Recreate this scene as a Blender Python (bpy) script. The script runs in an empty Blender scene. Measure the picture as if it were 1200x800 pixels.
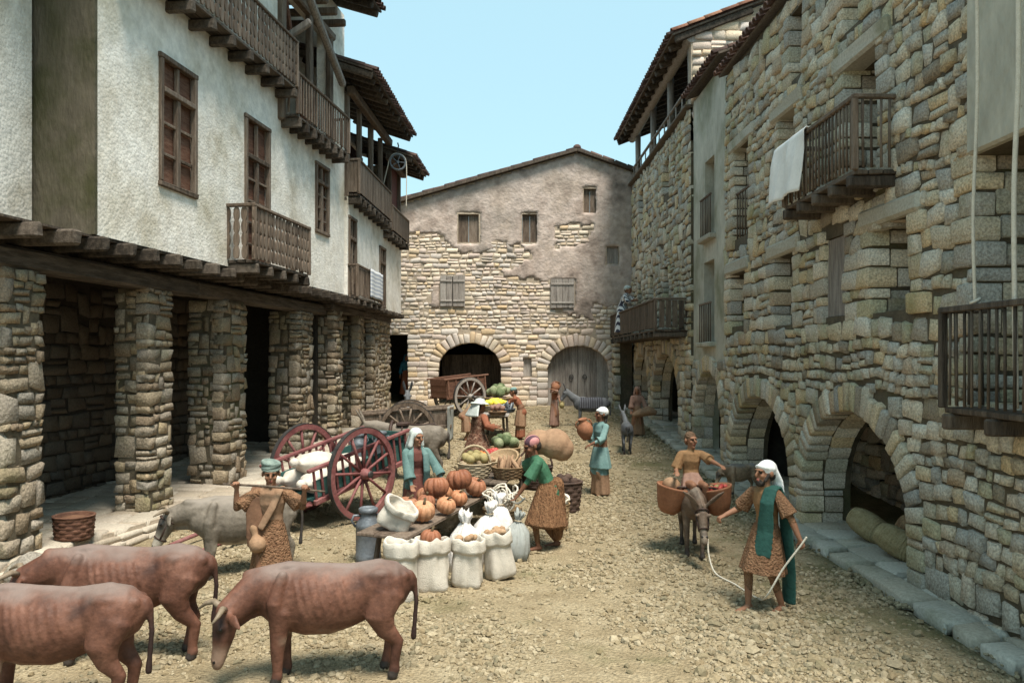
import bpy, math, random
import numpy as np
from mathutils import Vector, Matrix, Euler, noise as mnoise

random.seed(7)
RNG = np.random.default_rng(11)
scene = bpy.context.scene
COL = scene.collection
R = math.radians

# ---------------------------------------------------------------- camera
FPX, VPX, VPY, CAMH = 933.0, 590.0, 420.0, 2.8
cam_d = bpy.data.cameras.new('camera')
cam = bpy.data.objects.new('camera', cam_d)
COL.objects.link(cam)
cam.location = (0, 0, CAMH)
cam.rotation_euler = (R(90), 0, 0)
cam_d.sensor_width = 36.0
cam_d.lens = 36.0 * FPX / 1200.0
cam_d.shift_x = (600 - VPX) / 1200.0
cam_d.shift_y = (VPY - 400) / 1200.0
cam_d.clip_end = 2000
scene.camera = cam

# ---------------------------------------------------------------- sky and sun
SUN = Vector((0.20, -0.40, 1.0)).normalized()          # towards the sun
SUN_EL = math.asin(SUN.z)
SUN_AZ = math.atan2(SUN.x, SUN.y)
world = bpy.data.worlds.new('World')
scene.world = world
world.use_nodes = True
wn = world.node_tree
wn.nodes.clear()
w_out = wn.nodes.new('ShaderNodeOutputWorld')
w_bg = wn.nodes.new('ShaderNodeBackground')
w_sky = wn.nodes.new('ShaderNodeTexSky')
w_sky.sky_type = 'NISHITA'
w_sky.sun_disc = False
w_sky.sun_elevation = SUN_EL
w_sky.sun_rotation = SUN_AZ
w_sky.air_density = 1.0
w_sky.dust_density = 0.9
w_sky.ozone_density = 0.6
w_mix = wn.nodes.new('ShaderNodeMix')
w_mix.data_type = 'RGBA'
w_mix.blend_type = 'MULTIPLY'
w_mix.inputs['Factor'].default_value = 1.0
w_mix.inputs['B'].default_value = (0.84, 0.88, 0.74, 1)
wn.links.new(w_sky.outputs[0], w_mix.inputs['A'])
w_flat = wn.nodes.new('ShaderNodeMix')                   # an even, hazy cyan over the whole sky
w_flat.data_type = 'RGBA'
w_flat.inputs['Factor'].default_value = 0.82
w_flat.inputs['B'].default_value = (1.30, 2.06, 2.32, 1)
wn.links.new(w_mix.outputs['Result'], w_flat.inputs['A'])
wn.links.new(w_flat.outputs['Result'], w_bg.inputs['Color'])
w_bg.inputs['Strength'].default_value = 0.15
wn.links.new(w_bg.outputs[0], w_out.inputs['Surface'])
sun_d = bpy.data.lights.new('sun', 'SUN')
sun_d.energy = 2.7
sun_d.angle = R(20.0)
sun_d.color = (1.0, 0.94, 0.84)
sun_o = bpy.data.objects.new('sun', sun_d)
COL.objects.link(sun_o)
sun_o.location = SUN * 60
sun_o.rotation_euler = (-SUN).to_track_quat('-Z', 'Y').to_euler()
scene.view_settings.view_transform = 'Standard'
scene.view_settings.look = 'None'
scene.view_settings.exposure = 1.46
scene.view_settings.gamma = 1.0
scene.view_settings.use_curve_mapping = False
scene.cycles.max_bounces = 8
scene.cycles.diffuse_bounces = 6
scene.cycles.glossy_bounces = 2
scene.cycles.use_denoising = True
scene.cycles.use_fast_gi = False


def G(y):
    """ground height along the street: level in front, climbing towards the far house"""
    t = y - 15.0
    return 0.06 * 0.5 * (t + math.sqrt(t * t + 4.0)) if y < 60 else 2.7


def gz(x, y):
    return G(y)


def at(px, py, d):
    return Vector(((px - VPX) * d / FPX, d, CAMH - (py - VPY) * d / FPX))


def on_ground(px, d):
    x = (px - VPX) * d / FPX
    return Vector((x, d, G(d)))


# ---------------------------------------------------------------- materials
MATS = {}


def ramp_set(ramp, cols, lo=0.0, hi=1.0, interp='LINEAR'):
    cr = ramp.color_ramp
    cr.interpolation = interp
    n = len(cols)
    while len(cr.elements) < n:
        cr.elements.new(0.5)
    for i, c in enumerate(cols):
        e = cr.elements[i]
        e.position = lo + (hi - lo) * (i / max(1, n - 1))
        e.color = (*c, 1)


def mk(name, cols, scale=3.0, stretch=(1, 1, 1), rand=0.0, bump=0.4, bscale=30.0, rough=0.85, mott=0.35,
       moss=None, moss_scale=0.6, moss_lo=0.5, moss_hi=0.68, voro=0.0, world_pos=False, spec=0.25, metal=0.0, by_id=False, bdist=0.02,
       stripes=None, sss=0.0):
    m = bpy.data.materials.new(name)
    m.use_nodes = True
    nt = m.node_tree
    N, L = nt.nodes, nt.links
    bs = N['Principled BSDF']
    bs.inputs['Roughness'].default_value = rough
    bs.inputs['Metallic'].default_value = metal
    bs.inputs['Specular IOR Level'].default_value = spec
    geo = N.new('ShaderNodeNewGeometry')
    tc = N.new('ShaderNodeTexCoord')
    src = geo.outputs['Position'] if world_pos else tc.outputs['Object']
    mp = N.new('ShaderNodeMapping')
    mp.inputs['Scale'].default_value = stretch
    L.new(src, mp.inputs['Vector'])
    oi = N.new('ShaderNodeObjectInfo')
    rnd = N.new('ShaderNodeMath'); rnd.operation = 'ADD'
    L.new(oi.outputs['Random'], rnd.inputs[0])
    L.new(geo.outputs['Random Per Island'], rnd.inputs[1])
    fr = N.new('ShaderNodeMath'); fr.operation = 'FRACT'
    L.new(rnd.outputs[0], fr.inputs[0])
    # offset the pattern of each piece so that copies never repeat
    off = N.new('ShaderNodeVectorMath'); off.operation = 'ADD'
    cmb = N.new('ShaderNodeCombineXYZ')
    mul = N.new('ShaderNodeMath'); mul.operation = 'MULTIPLY'; mul.inputs[1].default_value = 37.0 if not world_pos else 0.0
    L.new(oi.outputs['Random'], mul.inputs[0])
    for k in range(3):
        L.new(mul.outputs[0], cmb.inputs[k])
    L.new(mp.outputs[0], off.inputs[0]); L.new(cmb.outputs[0], off.inputs[1])
    vec = off.outputs[0]
    n1 = N.new('ShaderNodeTexNoise')
    n1.inputs['Scale'].default_value = scale
    n1.inputs['Detail'].default_value = 7
    n1.inputs['Roughness'].default_value = 0.6
    L.new(vec, n1.inputs['Vector'])
    rp = N.new('ShaderNodeValToRGB')
    if by_id:
        ramp_set(rp, cols, 0.0, 1.0)
        L.new(fr.outputs[0], rp.inputs[0])
    else:
        ramp_set(rp, cols, 0.3, 0.7)
        if rand > 0:
            a = N.new('ShaderNodeMath'); a.operation = 'MULTIPLY_ADD'
            a.inputs[1].default_value = rand
            a.inputs[2].default_value = -rand / 2
            L.new(fr.outputs[0], a.inputs[0])
            b = N.new('ShaderNodeMath'); b.operation = 'ADD'
            L.new(n1.outputs['Fac'], b.inputs[0]); L.new(a.outputs[0], b.inputs[1])
            L.new(b.outputs[0], rp.inputs[0])
        else:
            L.new(n1.outputs['Fac'], rp.inputs[0])
    col = rp.outputs[0]
    if stripes:
        axis, freq, scol, duty = stripes
        sx = N.new('ShaderNodeSeparateXYZ')
        L.new(tc.outputs['Object'], sx.inputs[0])
        mm = N.new('ShaderNodeMath'); mm.operation = 'MULTIPLY'; mm.inputs[1].default_value = freq
        if axis == 'A':
            at2 = N.new('ShaderNodeMath'); at2.operation = 'ARCTAN2'
            L.new(sx.outputs[0], at2.inputs[0]); L.new(sx.outputs[1], at2.inputs[1])
            L.new(at2.outputs[0], mm.inputs[0])
        else:
            L.new(sx.outputs['XYZ'.index(axis)], mm.inputs[0])
        f2 = N.new('ShaderNodeMath'); f2.operation = 'FRACT'
        L.new(mm.outputs[0], f2.inputs[0])
        lt = N.new('ShaderNodeMath'); lt.operation = 'LESS_THAN'; lt.inputs[1].default_value = duty
        L.new(f2.outputs[0], lt.inputs[0])
        ms = N.new('ShaderNodeMix'); ms.data_type = 'RGBA'
        ms.inputs['B'].default_value = (*scol, 1)
        L.new(lt.outputs[0], ms.inputs['Factor']); L.new(col, ms.inputs['A'])
        col = ms.outputs['Result']
    # mottling
    n2 = N.new('ShaderNodeTexNoise')
    n2.inputs['Scale'].default_value = scale * 5.3
    n2.inputs['Detail'].default_value = 8
    n2.inputs['Roughness'].default_value = 0.65
    L.new(vec, n2.inputs['Vector'])
    mr = N.new('ShaderNodeMapRange')
    mr.inputs['From Min'].default_value = 0.28
    mr.inputs['From Max'].default_value = 0.72
    mr.inputs['To Min'].default_value = 1 - mott
    mr.inputs['To Max'].default_value = 1 + mott * 0.7
    L.new(n2.outputs['Fac'], mr.inputs['Value'])
    mx = N.new('ShaderNodeMix'); mx.data_type = 'RGBA'; mx.blend_type = 'MULTIPLY'
    mx.inputs['Factor'].default_value = 1.0
    L.new(col, mx.inputs['A']); L.new(mr.outputs[0], mx.inputs['B'])
    col = mx.outputs['Result']
    if moss:
        n3 = N.new('ShaderNodeTexNoise')
        n3.inputs['Scale'].default_value = moss_scale
        n3.inputs['Detail'].default_value = 9
        n3.inputs['Roughness'].default_value = 0.62
        L.new(geo.outputs['Position'], n3.inputs['Vector'])
        m3 = N.new('ShaderNodeMapRange')
        m3.inputs['From Min'].default_value = moss_lo
        m3.inputs['From Max'].default_value = moss_hi
        m3.inputs['To Max'].default_value = 0.8
        L.new(n3.outputs['Fac'], m3.inputs['Value'])
        mo = N.new('ShaderNodeMix'); mo.data_type = 'RGBA'
        mo.inputs['B'].default_value = (*moss, 1)
        L.new(m3.outputs[0], mo.inputs['Factor']); L.new(col, mo.inputs['A'])
        col = mo.outputs['Result']
    L.new(col, bs.inputs['Base Color'])
    if bump > 0:
        bp = N.new('ShaderNodeBump')
        bp.inputs['Strength'].default_value = bump
        bp.inputs['Distance'].default_value = bdist
        n4 = N.new('ShaderNodeTexNoise')
        n4.inputs['Scale'].default_value = bscale
        n4.inputs['Detail'].default_value = 5
        L.new(vec, n4.inputs['Vector'])
        hgt = n4.outputs['Fac']
        if voro > 0:
            vo = N.new('ShaderNodeTexVoronoi')
            vo.inputs['Scale'].default_value = bscale * voro
            L.new(vec, vo.inputs['Vector'])
            sb = N.new('ShaderNodeMath'); sb.operation = 'SUBTRACT'
            L.new(hgt, sb.inputs[0]); L.new(vo.outputs['Distance'], sb.inputs[1])
            hgt = sb.outputs[0]
        L.new(hgt, bp.inputs['Height'])
        L.new(bp.outputs[0], bs.inputs['Normal'])
    MATS[name] = m
    return m


mk('stone_shaded', [(.07, .052, .036), (.12, .09, .062), (.09, .078, .064), (.14, .105, .07)], scale=7, by_id=True, mott=.4, bump=.55, bscale=26, world_pos=True)  # arcade back wall: its shade is put into a darker stone colour
mk('mortar_shaded', [(.03, .024, .018), (.05, .04, .03)], scale=3, bump=.4, bscale=30, world_pos=True)  # darker copy of the mortar, carrying the arcade's shade in its colour
MOSS = (0.085, 0.09, 0.03)
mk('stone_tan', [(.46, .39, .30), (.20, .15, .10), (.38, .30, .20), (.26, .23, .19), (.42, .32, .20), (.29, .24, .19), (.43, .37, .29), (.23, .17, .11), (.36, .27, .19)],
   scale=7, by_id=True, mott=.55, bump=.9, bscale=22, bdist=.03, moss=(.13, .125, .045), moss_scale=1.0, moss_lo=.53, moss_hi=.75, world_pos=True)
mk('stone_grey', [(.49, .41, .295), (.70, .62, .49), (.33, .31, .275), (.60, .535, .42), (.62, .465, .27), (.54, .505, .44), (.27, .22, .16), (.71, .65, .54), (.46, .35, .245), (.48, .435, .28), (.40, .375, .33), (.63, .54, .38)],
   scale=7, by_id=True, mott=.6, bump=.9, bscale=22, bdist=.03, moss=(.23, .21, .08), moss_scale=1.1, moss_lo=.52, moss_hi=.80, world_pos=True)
mk('stone_warm', [(.50, .38, .26), (.65, .55, .43), (.53, .43, .37), (.70, .60, .48), (.58, .42, .25), (.60, .54, .48), (.46, .39, .34), (.62, .49, .40)],
   scale=7, by_id=True, mott=.35, bump=.5, bscale=20, moss=(.2, .17, .06), moss_scale=.7, moss_lo=.6, moss_hi=.8, world_pos=True)
mk('mortar', [(.075, .06, .04), (.13, .105, .07)], scale=3, bump=.6, bscale=40, world_pos=True, moss=MOSS, moss_lo=.55, moss_hi=.75)
mk('mortar_warm', [(.33, .26, .19), (.46, .38, .29)], scale=3, bump=.6, bscale=40, world_pos=True)
mk('plaster_white', [(.54, .475, .375), (.77, .71, .62), (.86, .81, .735), (.87, .83, .765)], scale=1.1, mott=.24, bump=.4, bscale=30, bdist=.016, rough=.92,
   moss=(.40, .365, .25), moss_scale=.6, moss_lo=.50, moss_hi=.80, world_pos=True, voro=.6)
mk('plaster_mossy', [(.075, .064, .04), (.125, .105, .075), (.07, .064, .03)], scale=1.2, mott=.3, bump=.8, bscale=18, bdist=.03, world_pos=True,
   stretch=(1, 1, .35), moss=(.045, .048, .014), moss_scale=.9, moss_lo=.42, moss_hi=.62)
mk('plaster_mauve', [(.23, .18, .15), (.40, .315, .265), (.50, .41, .355), (.43, .345, .285), (.33, .26, .215)], scale=.8, mott=.34, bump=.7, bscale=9, bdist=.04, world_pos=True,
   moss=(.13, .12, .10), moss_scale=.35, moss_lo=.52, moss_hi=.72)
mk('plaster_grey', [(.34, .32, .26), (.46, .435, .36), (.53, .50, .42)], scale=.8, mott=.22, bump=.8, bscale=12, bdist=.03, world_pos=True,
   moss=(.13, .135, .06), moss_scale=.6, moss_lo=.48, moss_hi=.7, stretch=(1, 1, .5))
mk('wood_dark', [(.052, .039, .029), (.105, .079, .058), (.155, .12, .09)], scale=3, stretch=(6, 6, .7), rand=.25, mott=.4, bump=.6, bscale=14, rough=.75)
mk('wood_brown', [(.08, .056, .04), (.15, .11, .08), (.22, .17, .13)], scale=3, stretch=(6, 6, .7), rand=.25, mott=.35, bump=.5, bscale=14, rough=.75)
mk('wood_grey', [(.18, .155, .135), (.29, .255, .225), (.37, .335, .30)], scale=3, stretch=(7, 7, .6), rand=.3, mott=.35, bump=.5, bscale=14, rough=.85)
mk('wood_beam', [(.030, .023, .017), (.070, .054, .040), (.125, .10, .078)], scale=2.4, stretch=(.7, 6, 6), rand=.3, mott=.4, bump=.6, bscale=12, rough=.85)  # darkened so that the beams under the jetty look shaded
mk('wood_red', [(.13, .042, .042), (.195, .07, .066), (.235, .105, .095)], scale=4, rand=.1, mott=.3, bump=.35, bscale=24, rough=.6)
mk('wood_teal', [(.03, .085, .075), (.055, .125, .11)], scale=4, mott=.3, bump=.35, bscale=24, rough=.6)
mk('wood_rust', [(.085, .04, .026), (.15, .072, .045), (.20, .11, .075)], scale=4, stretch=(1, 6, 6), rand=.2, mott=.35, bump=.4, bscale=18)
mk('tile_clay', [(.10, .05, .035), (.22, .10, .065), (.34, .17, .10), (.14, .075, .055)], scale=4, by_id=True, mott=.4, bump=.4, bscale=24)
mk('tile_dark', [(.055, .036, .032), (.10, .06, .05), (.08, .055, .05), (.14, .08, .06)], scale=4, by_id=True, mott=.4, bump=.4, bscale=24)
mk('iron', [(.05, .048, .048), (.10, .095, .09)], scale=9, mott=.3, bump=.3, bscale=40, rough=.55, metal=.6)
mk('zinc', [(.12, .135, .15), (.20, .215, .23)], scale=6, mott=.25, bump=.3, bscale=22, rough=.5, metal=.35)
mk('cloth_white', [(.60, .56, .52), (.72, .68, .64)], scale=3, mott=.12, bump=.5, bscale=60, voro=1.2, bdist=.008, rough=.95)
mk('cloth_cream', [(.48, .43, .36), (.61, .56, .48)], scale=3, mott=.14, bump=.5, bscale=70, voro=1.3, bdist=.008, rough=.95)
mk('linen', [(.76, .75, .73), (.84, .83, .81)], scale=3, mott=.08, bump=.3, bscale=60, bdist=.006, rough=.95)
mk('cloth_grey', [(.24, .25, .23), (.34, .35, .33)], scale=3, mott=.15, bump=.4, bscale=60, bdist=.01, rough=.95)
mk('cloth_stripe', [(.62, .60, .58), (.72, .70, .68)], scale=3, mott=.1, bump=.2, bscale=50, bdist=.006, rough=.95, stripes=('X', 16.0, (.05, .05, .07), .45))
mk('cloth_stripe_h', [(.66, .66, .66), (.74, .74, .74)], scale=3, mott=.1, bump=.2, bscale=50, bdist=.006, rough=.95, stripes=('Z', 9.0, (.40, .43, .50), .45))
mk('rope', [(.34, .27, .18), (.50, .42, .30)], scale=20, mott=.3, bump=.5, bscale=90, rough=.95, stretch=(1, 1, 1))
mk('rope_pale', [(.58, .52, .42), (.70, .64, .54)], scale=20, mott=.2, bump=.4, bscale=90, rough=.95)
mk('wicker', [(.18, .11, .06), (.30, .20, .11), (.38, .27, .16)], scale=9, rand=.3, mott=.35, bump=.5, bscale=60, rough=.85)
mk('wicker_dark', [(.045, .03, .025), (.10, .062, .045)], scale=9, rand=.3, mott=.35, bump=.5, bscale=60, rough=.85)
mk('wicker_pale', [(.36, .28, .18), (.50, .41, .28)], scale=9, rand=.3, mott=.3, bump=.5, bscale=60, rough=.85)
mk('straw', [(.26, .20, .10), (.40, .33, .19)], scale=12, mott=.3, bump=.7, bscale=40, rough=.95)
mk('pumpkin', [(.20, .075, .04), (.29, .115, .06), (.34, .16, .09)], scale=6, rand=.25, mott=.25, bump=.25, bscale=24, rough=.6)
mk('pumpkin_stem', [(.06, .045, .025), (.12, .085, .045)], scale=12, mott=.3, bump=.3, rough=.9)
mk('potato', [(.30, .18, .10), (.42, .28, .17)], scale=9, rand=.3, mott=.25, bump=.2, rough=.8)
mk('melon', [(.25, .20, .085), (.34, .28, .13)], scale=9, rand=.3, mott=.25, bump=.2, rough=.7)
mk('lemon', [(.72, .58, .04), (.80, .70, .10)], scale=9, rand=.3, mott=.15, bump=.2, rough=.55)
mk('orange_fruit', [(.55, .17, .03), (.62, .25, .06)], scale=9, rand=.3, mott=.15, bump=.2, rough=.55)
mk('red_fruit', [(.30, .03, .03), (.48, .09, .07)], scale=9, rand=.3, mott=.2, bump=.2, rough=.5)
mk('cabbage', [(.075, .105, .045), (.15, .18, .085), (.25, .27, .16)], scale=9, rand=.4, mott=.3, bump=.4, rough=.7)
mk('grain', [(.42, .28, .06), (.56, .40, .12)], scale=30, mott=.3, bump=.7, bscale=60, rough=.9)
mk('clay_pot', [(.22, .09, .045), (.31, .14, .075)], scale=5, mott=.22, bump=.25, bscale=25, rough=.7)
mk('clay_tan', [(.25, .145, .08), (.34, .21, .125)], scale=5, mott=.22, bump=.25, bscale=25, rough=.75)
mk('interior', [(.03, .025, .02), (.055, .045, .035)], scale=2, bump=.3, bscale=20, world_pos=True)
mk('slab', [(.35, .32, .26), (.48, .45, .38), (.40, .365, .29), (.43, .38, .30)], scale=5, by_id=True, mott=.3, bump=.45, bscale=22, world_pos=True,
   moss=(.13, .135, .055), moss_scale=.9, moss_lo=.52, moss_hi=.74)
mk('slab_warm', [(.36, .31, .24), (.46, .40, .32), (.40, .34, .27), (.33, .27, .20)], scale=5, by_id=True, mott=.3, bump=.45, bscale=22, world_pos=True)
# figures: painted terracotta
mk('skin', [(.21, .098, .055), (.28, .14, .082)], scale=5, mott=.15, bump=.15, bscale=30, rough=.62)
mk('skin_dark', [(.13, .055, .03), (.185, .085, .048)], scale=5, mott=.18, bump=.15, bscale=30, rough=.62)
mk('hair_dark', [(.022, .017, .014), (.05, .038, .03)], scale=12, mott=.3, bump=.6, bscale=40, rough=.7)
mk('hair_brown', [(.09, .05, .028), (.16, .095, .055)], scale=12, mott=.3, bump=.8, bscale=40, voro=.7, rough=.75)
mk('eye_dark', [(.012, .01, .009), (.02, .016, .013)], scale=5, mott=.1, bump=0, rough=.35)
mk('lip', [(.20, .06, .04), (.25, .08, .055)], scale=5, mott=.1, bump=0, rough=.55)
mk('coat_nubby', [(.12, .058, .03), (.20, .105, .055), (.26, .145, .08)], scale=16, mott=.4, bump=.9, bscale=36, voro=1.2, bdist=.016, rough=.85)
mk('coat_speck', [(.05, .022, .014), (.17, .08, .05), (.34, .23, .16)], scale=16, mott=.5, bump=.9, bscale=30, voro=1.3, bdist=.02, rough=.85)
mk('fleece', [(.12, .058, .027), (.20, .10, .048), (.26, .14, .07)], scale=11, mott=.4, bump=1.0, bscale=20, bdist=.045, rough=.9, stretch=(2.2, 2.2, .8))
mk('tunic_tan', [(.21, .12, .07), (.29, .18, .11)], scale=5, mott=.22, bump=.4, bscale=22, rough=.85)
mk('tunic_ochre', [(.20, .108, .048), (.27, .155, .075)], scale=5, mott=.25, bump=.45, bscale=22, rough=.85)
mk('tunic_teal', [(.085, .155, .145), (.135, .215, .20)], scale=5, mott=.18, bump=.35, bscale=24, rough=.8)
mk('tunic_aqua', [(.12, .21, .20), (.18, .28, .265)], scale=5, mott=.18, bump=.35, bscale=24, rough=.85)
mk('tunic_green', [(.035, .11, .062), (.06, .16, .09)], scale=5, mott=.2, bump=.35, bscale=24, rough=.7)
mk('sash_green', [(.016, .062, .05), (.03, .095, .078)], scale=5, mott=.22, bump=.4, bscale=22, rough=.75)
mk('tunic_rust', [(.20, .07, .036), (.27, .10, .055)], scale=5, mott=.2, bump=.35, bscale=24, rough=.8)
mk('tunic_wine', [(.13, .045, .036), (.18, .07, .055)], scale=5, mott=.2, bump=.35, bscale=24, rough=.8)
mk('tunic_brown', [(.12, .06, .032), (.19, .10, .06)], scale=5, mott=.22, bump=.4, bscale=24, rough=.85)
mk('tunic_pink', [(.23, .13, .095), (.31, .19, .145)], scale=5, mott=.2, bump=.35, bscale=24, rough=.85)
mk('tunic_blue', [(.02, .10, .15), (.04, .17, .23)], scale=5, mott=.2, bump=.35, bscale=24, rough=.8)
mk('veil_pale', [(.42, .46, .43), (.56, .59, .56)], scale=4, mott=.14, bump=.3, bscale=26, rough=.85)
mk('veil_white', [(.66, .66, .64), (.78, .78, .76)], scale=4, mott=.1, bump=.3, bscale=26, rough=.8)
mk('turban', [(.11, .15, .13), (.23, .28, .24)], scale=9, mott=.3, bump=.5, bscale=30, rough=.85, stretch=(1, 1, 2))
mk('scarf_pink', [(.42, .17, .17), (.50, .24, .23)], scale=6, mott=.2, bump=.3, bscale=30, rough=.8, stripes=('A', 1.43, (.09, .045, .06), .33))
mk('sackcloth_tan', [(.25, .15, .09), (.34, .215, .13)], scale=3, mott=.2, bump=.3, bscale=30, rough=.85)
mk('cow', [(.14, .054, .034), (.215, .088, .058), (.27, .125, .09)], scale=2.2, mott=.25, bump=.3, bscale=26, bdist=.012, rough=.62)
mk('cow_dust', [(.22, .125, .10), (.32, .205, .17)], scale=4, mott=.25, bump=.3, bscale=26, bdist=.012, rough=.75)
mk('cow_pale', [(.28, .18, .125), (.40, .29, .21)], scale=4, mott=.25, bump=.3, bscale=26, bdist=.012, rough=.72)
mk('cow_dark', [(.035, .018, .014), (.075, .038, .028)], scale=5, mott=.25, bump=.3, bscale=26, bdist=.012, rough=.7)
mk('mule_grey', [(.20, .16, .12), (.29, .24, .185), (.34, .28, .22)], scale=2.2, mott=.22, bump=.3, bscale=28, bdist=.012, rough=.75)
mk('mule_brown', [(.13, .078, .05), (.20, .13, .085)], scale=2.5, mott=.25, bump=.3, bscale=28, bdist=.012, rough=.75)
mk('donkey_slate', [(.055, .058, .065), (.11, .115, .125)], scale=3, mott=.3, bump=.3, bscale=28, bdist=.012, rough=.75)
mk('donkey_dark', [(.03, .027, .027), (.06, .055, .055)], scale=3, mott=.3, bump=.3, bscale=28, bdist=.012, rough=.75)
mk('blanket', [(.085, .085, .095), (.13, .13, .145)], scale=6, mott=.2, bump=.3, bscale=50, rough=.9, stripes=('X', 14.0, (.03, .028, .032), .4))
mk('hoof', [(.03, .024, .02), (.06, .046, .038)], scale=9, mott=.2, bump=.2, rough=.6)
mk('horn', [(.16, .12, .08), (.26, .20, .14)], scale=9, mott=.2, bump=.2, rough=.5)
mk('leather', [(.035, .02, .016), (.075, .045, .034)], scale=9, mott=.25, bump=.3, bscale=40, rough=.55)

# ---------------------------------------------------------------- helpers
def V(*a):
    return Vector(a[0]) if len(a) == 1 else Vector(a)


def curve(pts, n=6):
    """smooth path through the points"""
    P = [Vector(p) for p in pts]
    out = []
    for i in range(len(P) - 1):
        a, b, c, d = P[max(0, i - 1)], P[i], P[i + 1], P[min(len(P) - 1, i + 2)]
        for k in range(n):
            t = k / n
            out.append(.5 * ((2 * b) + (c - a) * t + (2 * a - 5 * b + 4 * c - d) * t * t + (3 * b - a - 3 * c + d) * t ** 3))
    return out + [P[-1]]


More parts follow.
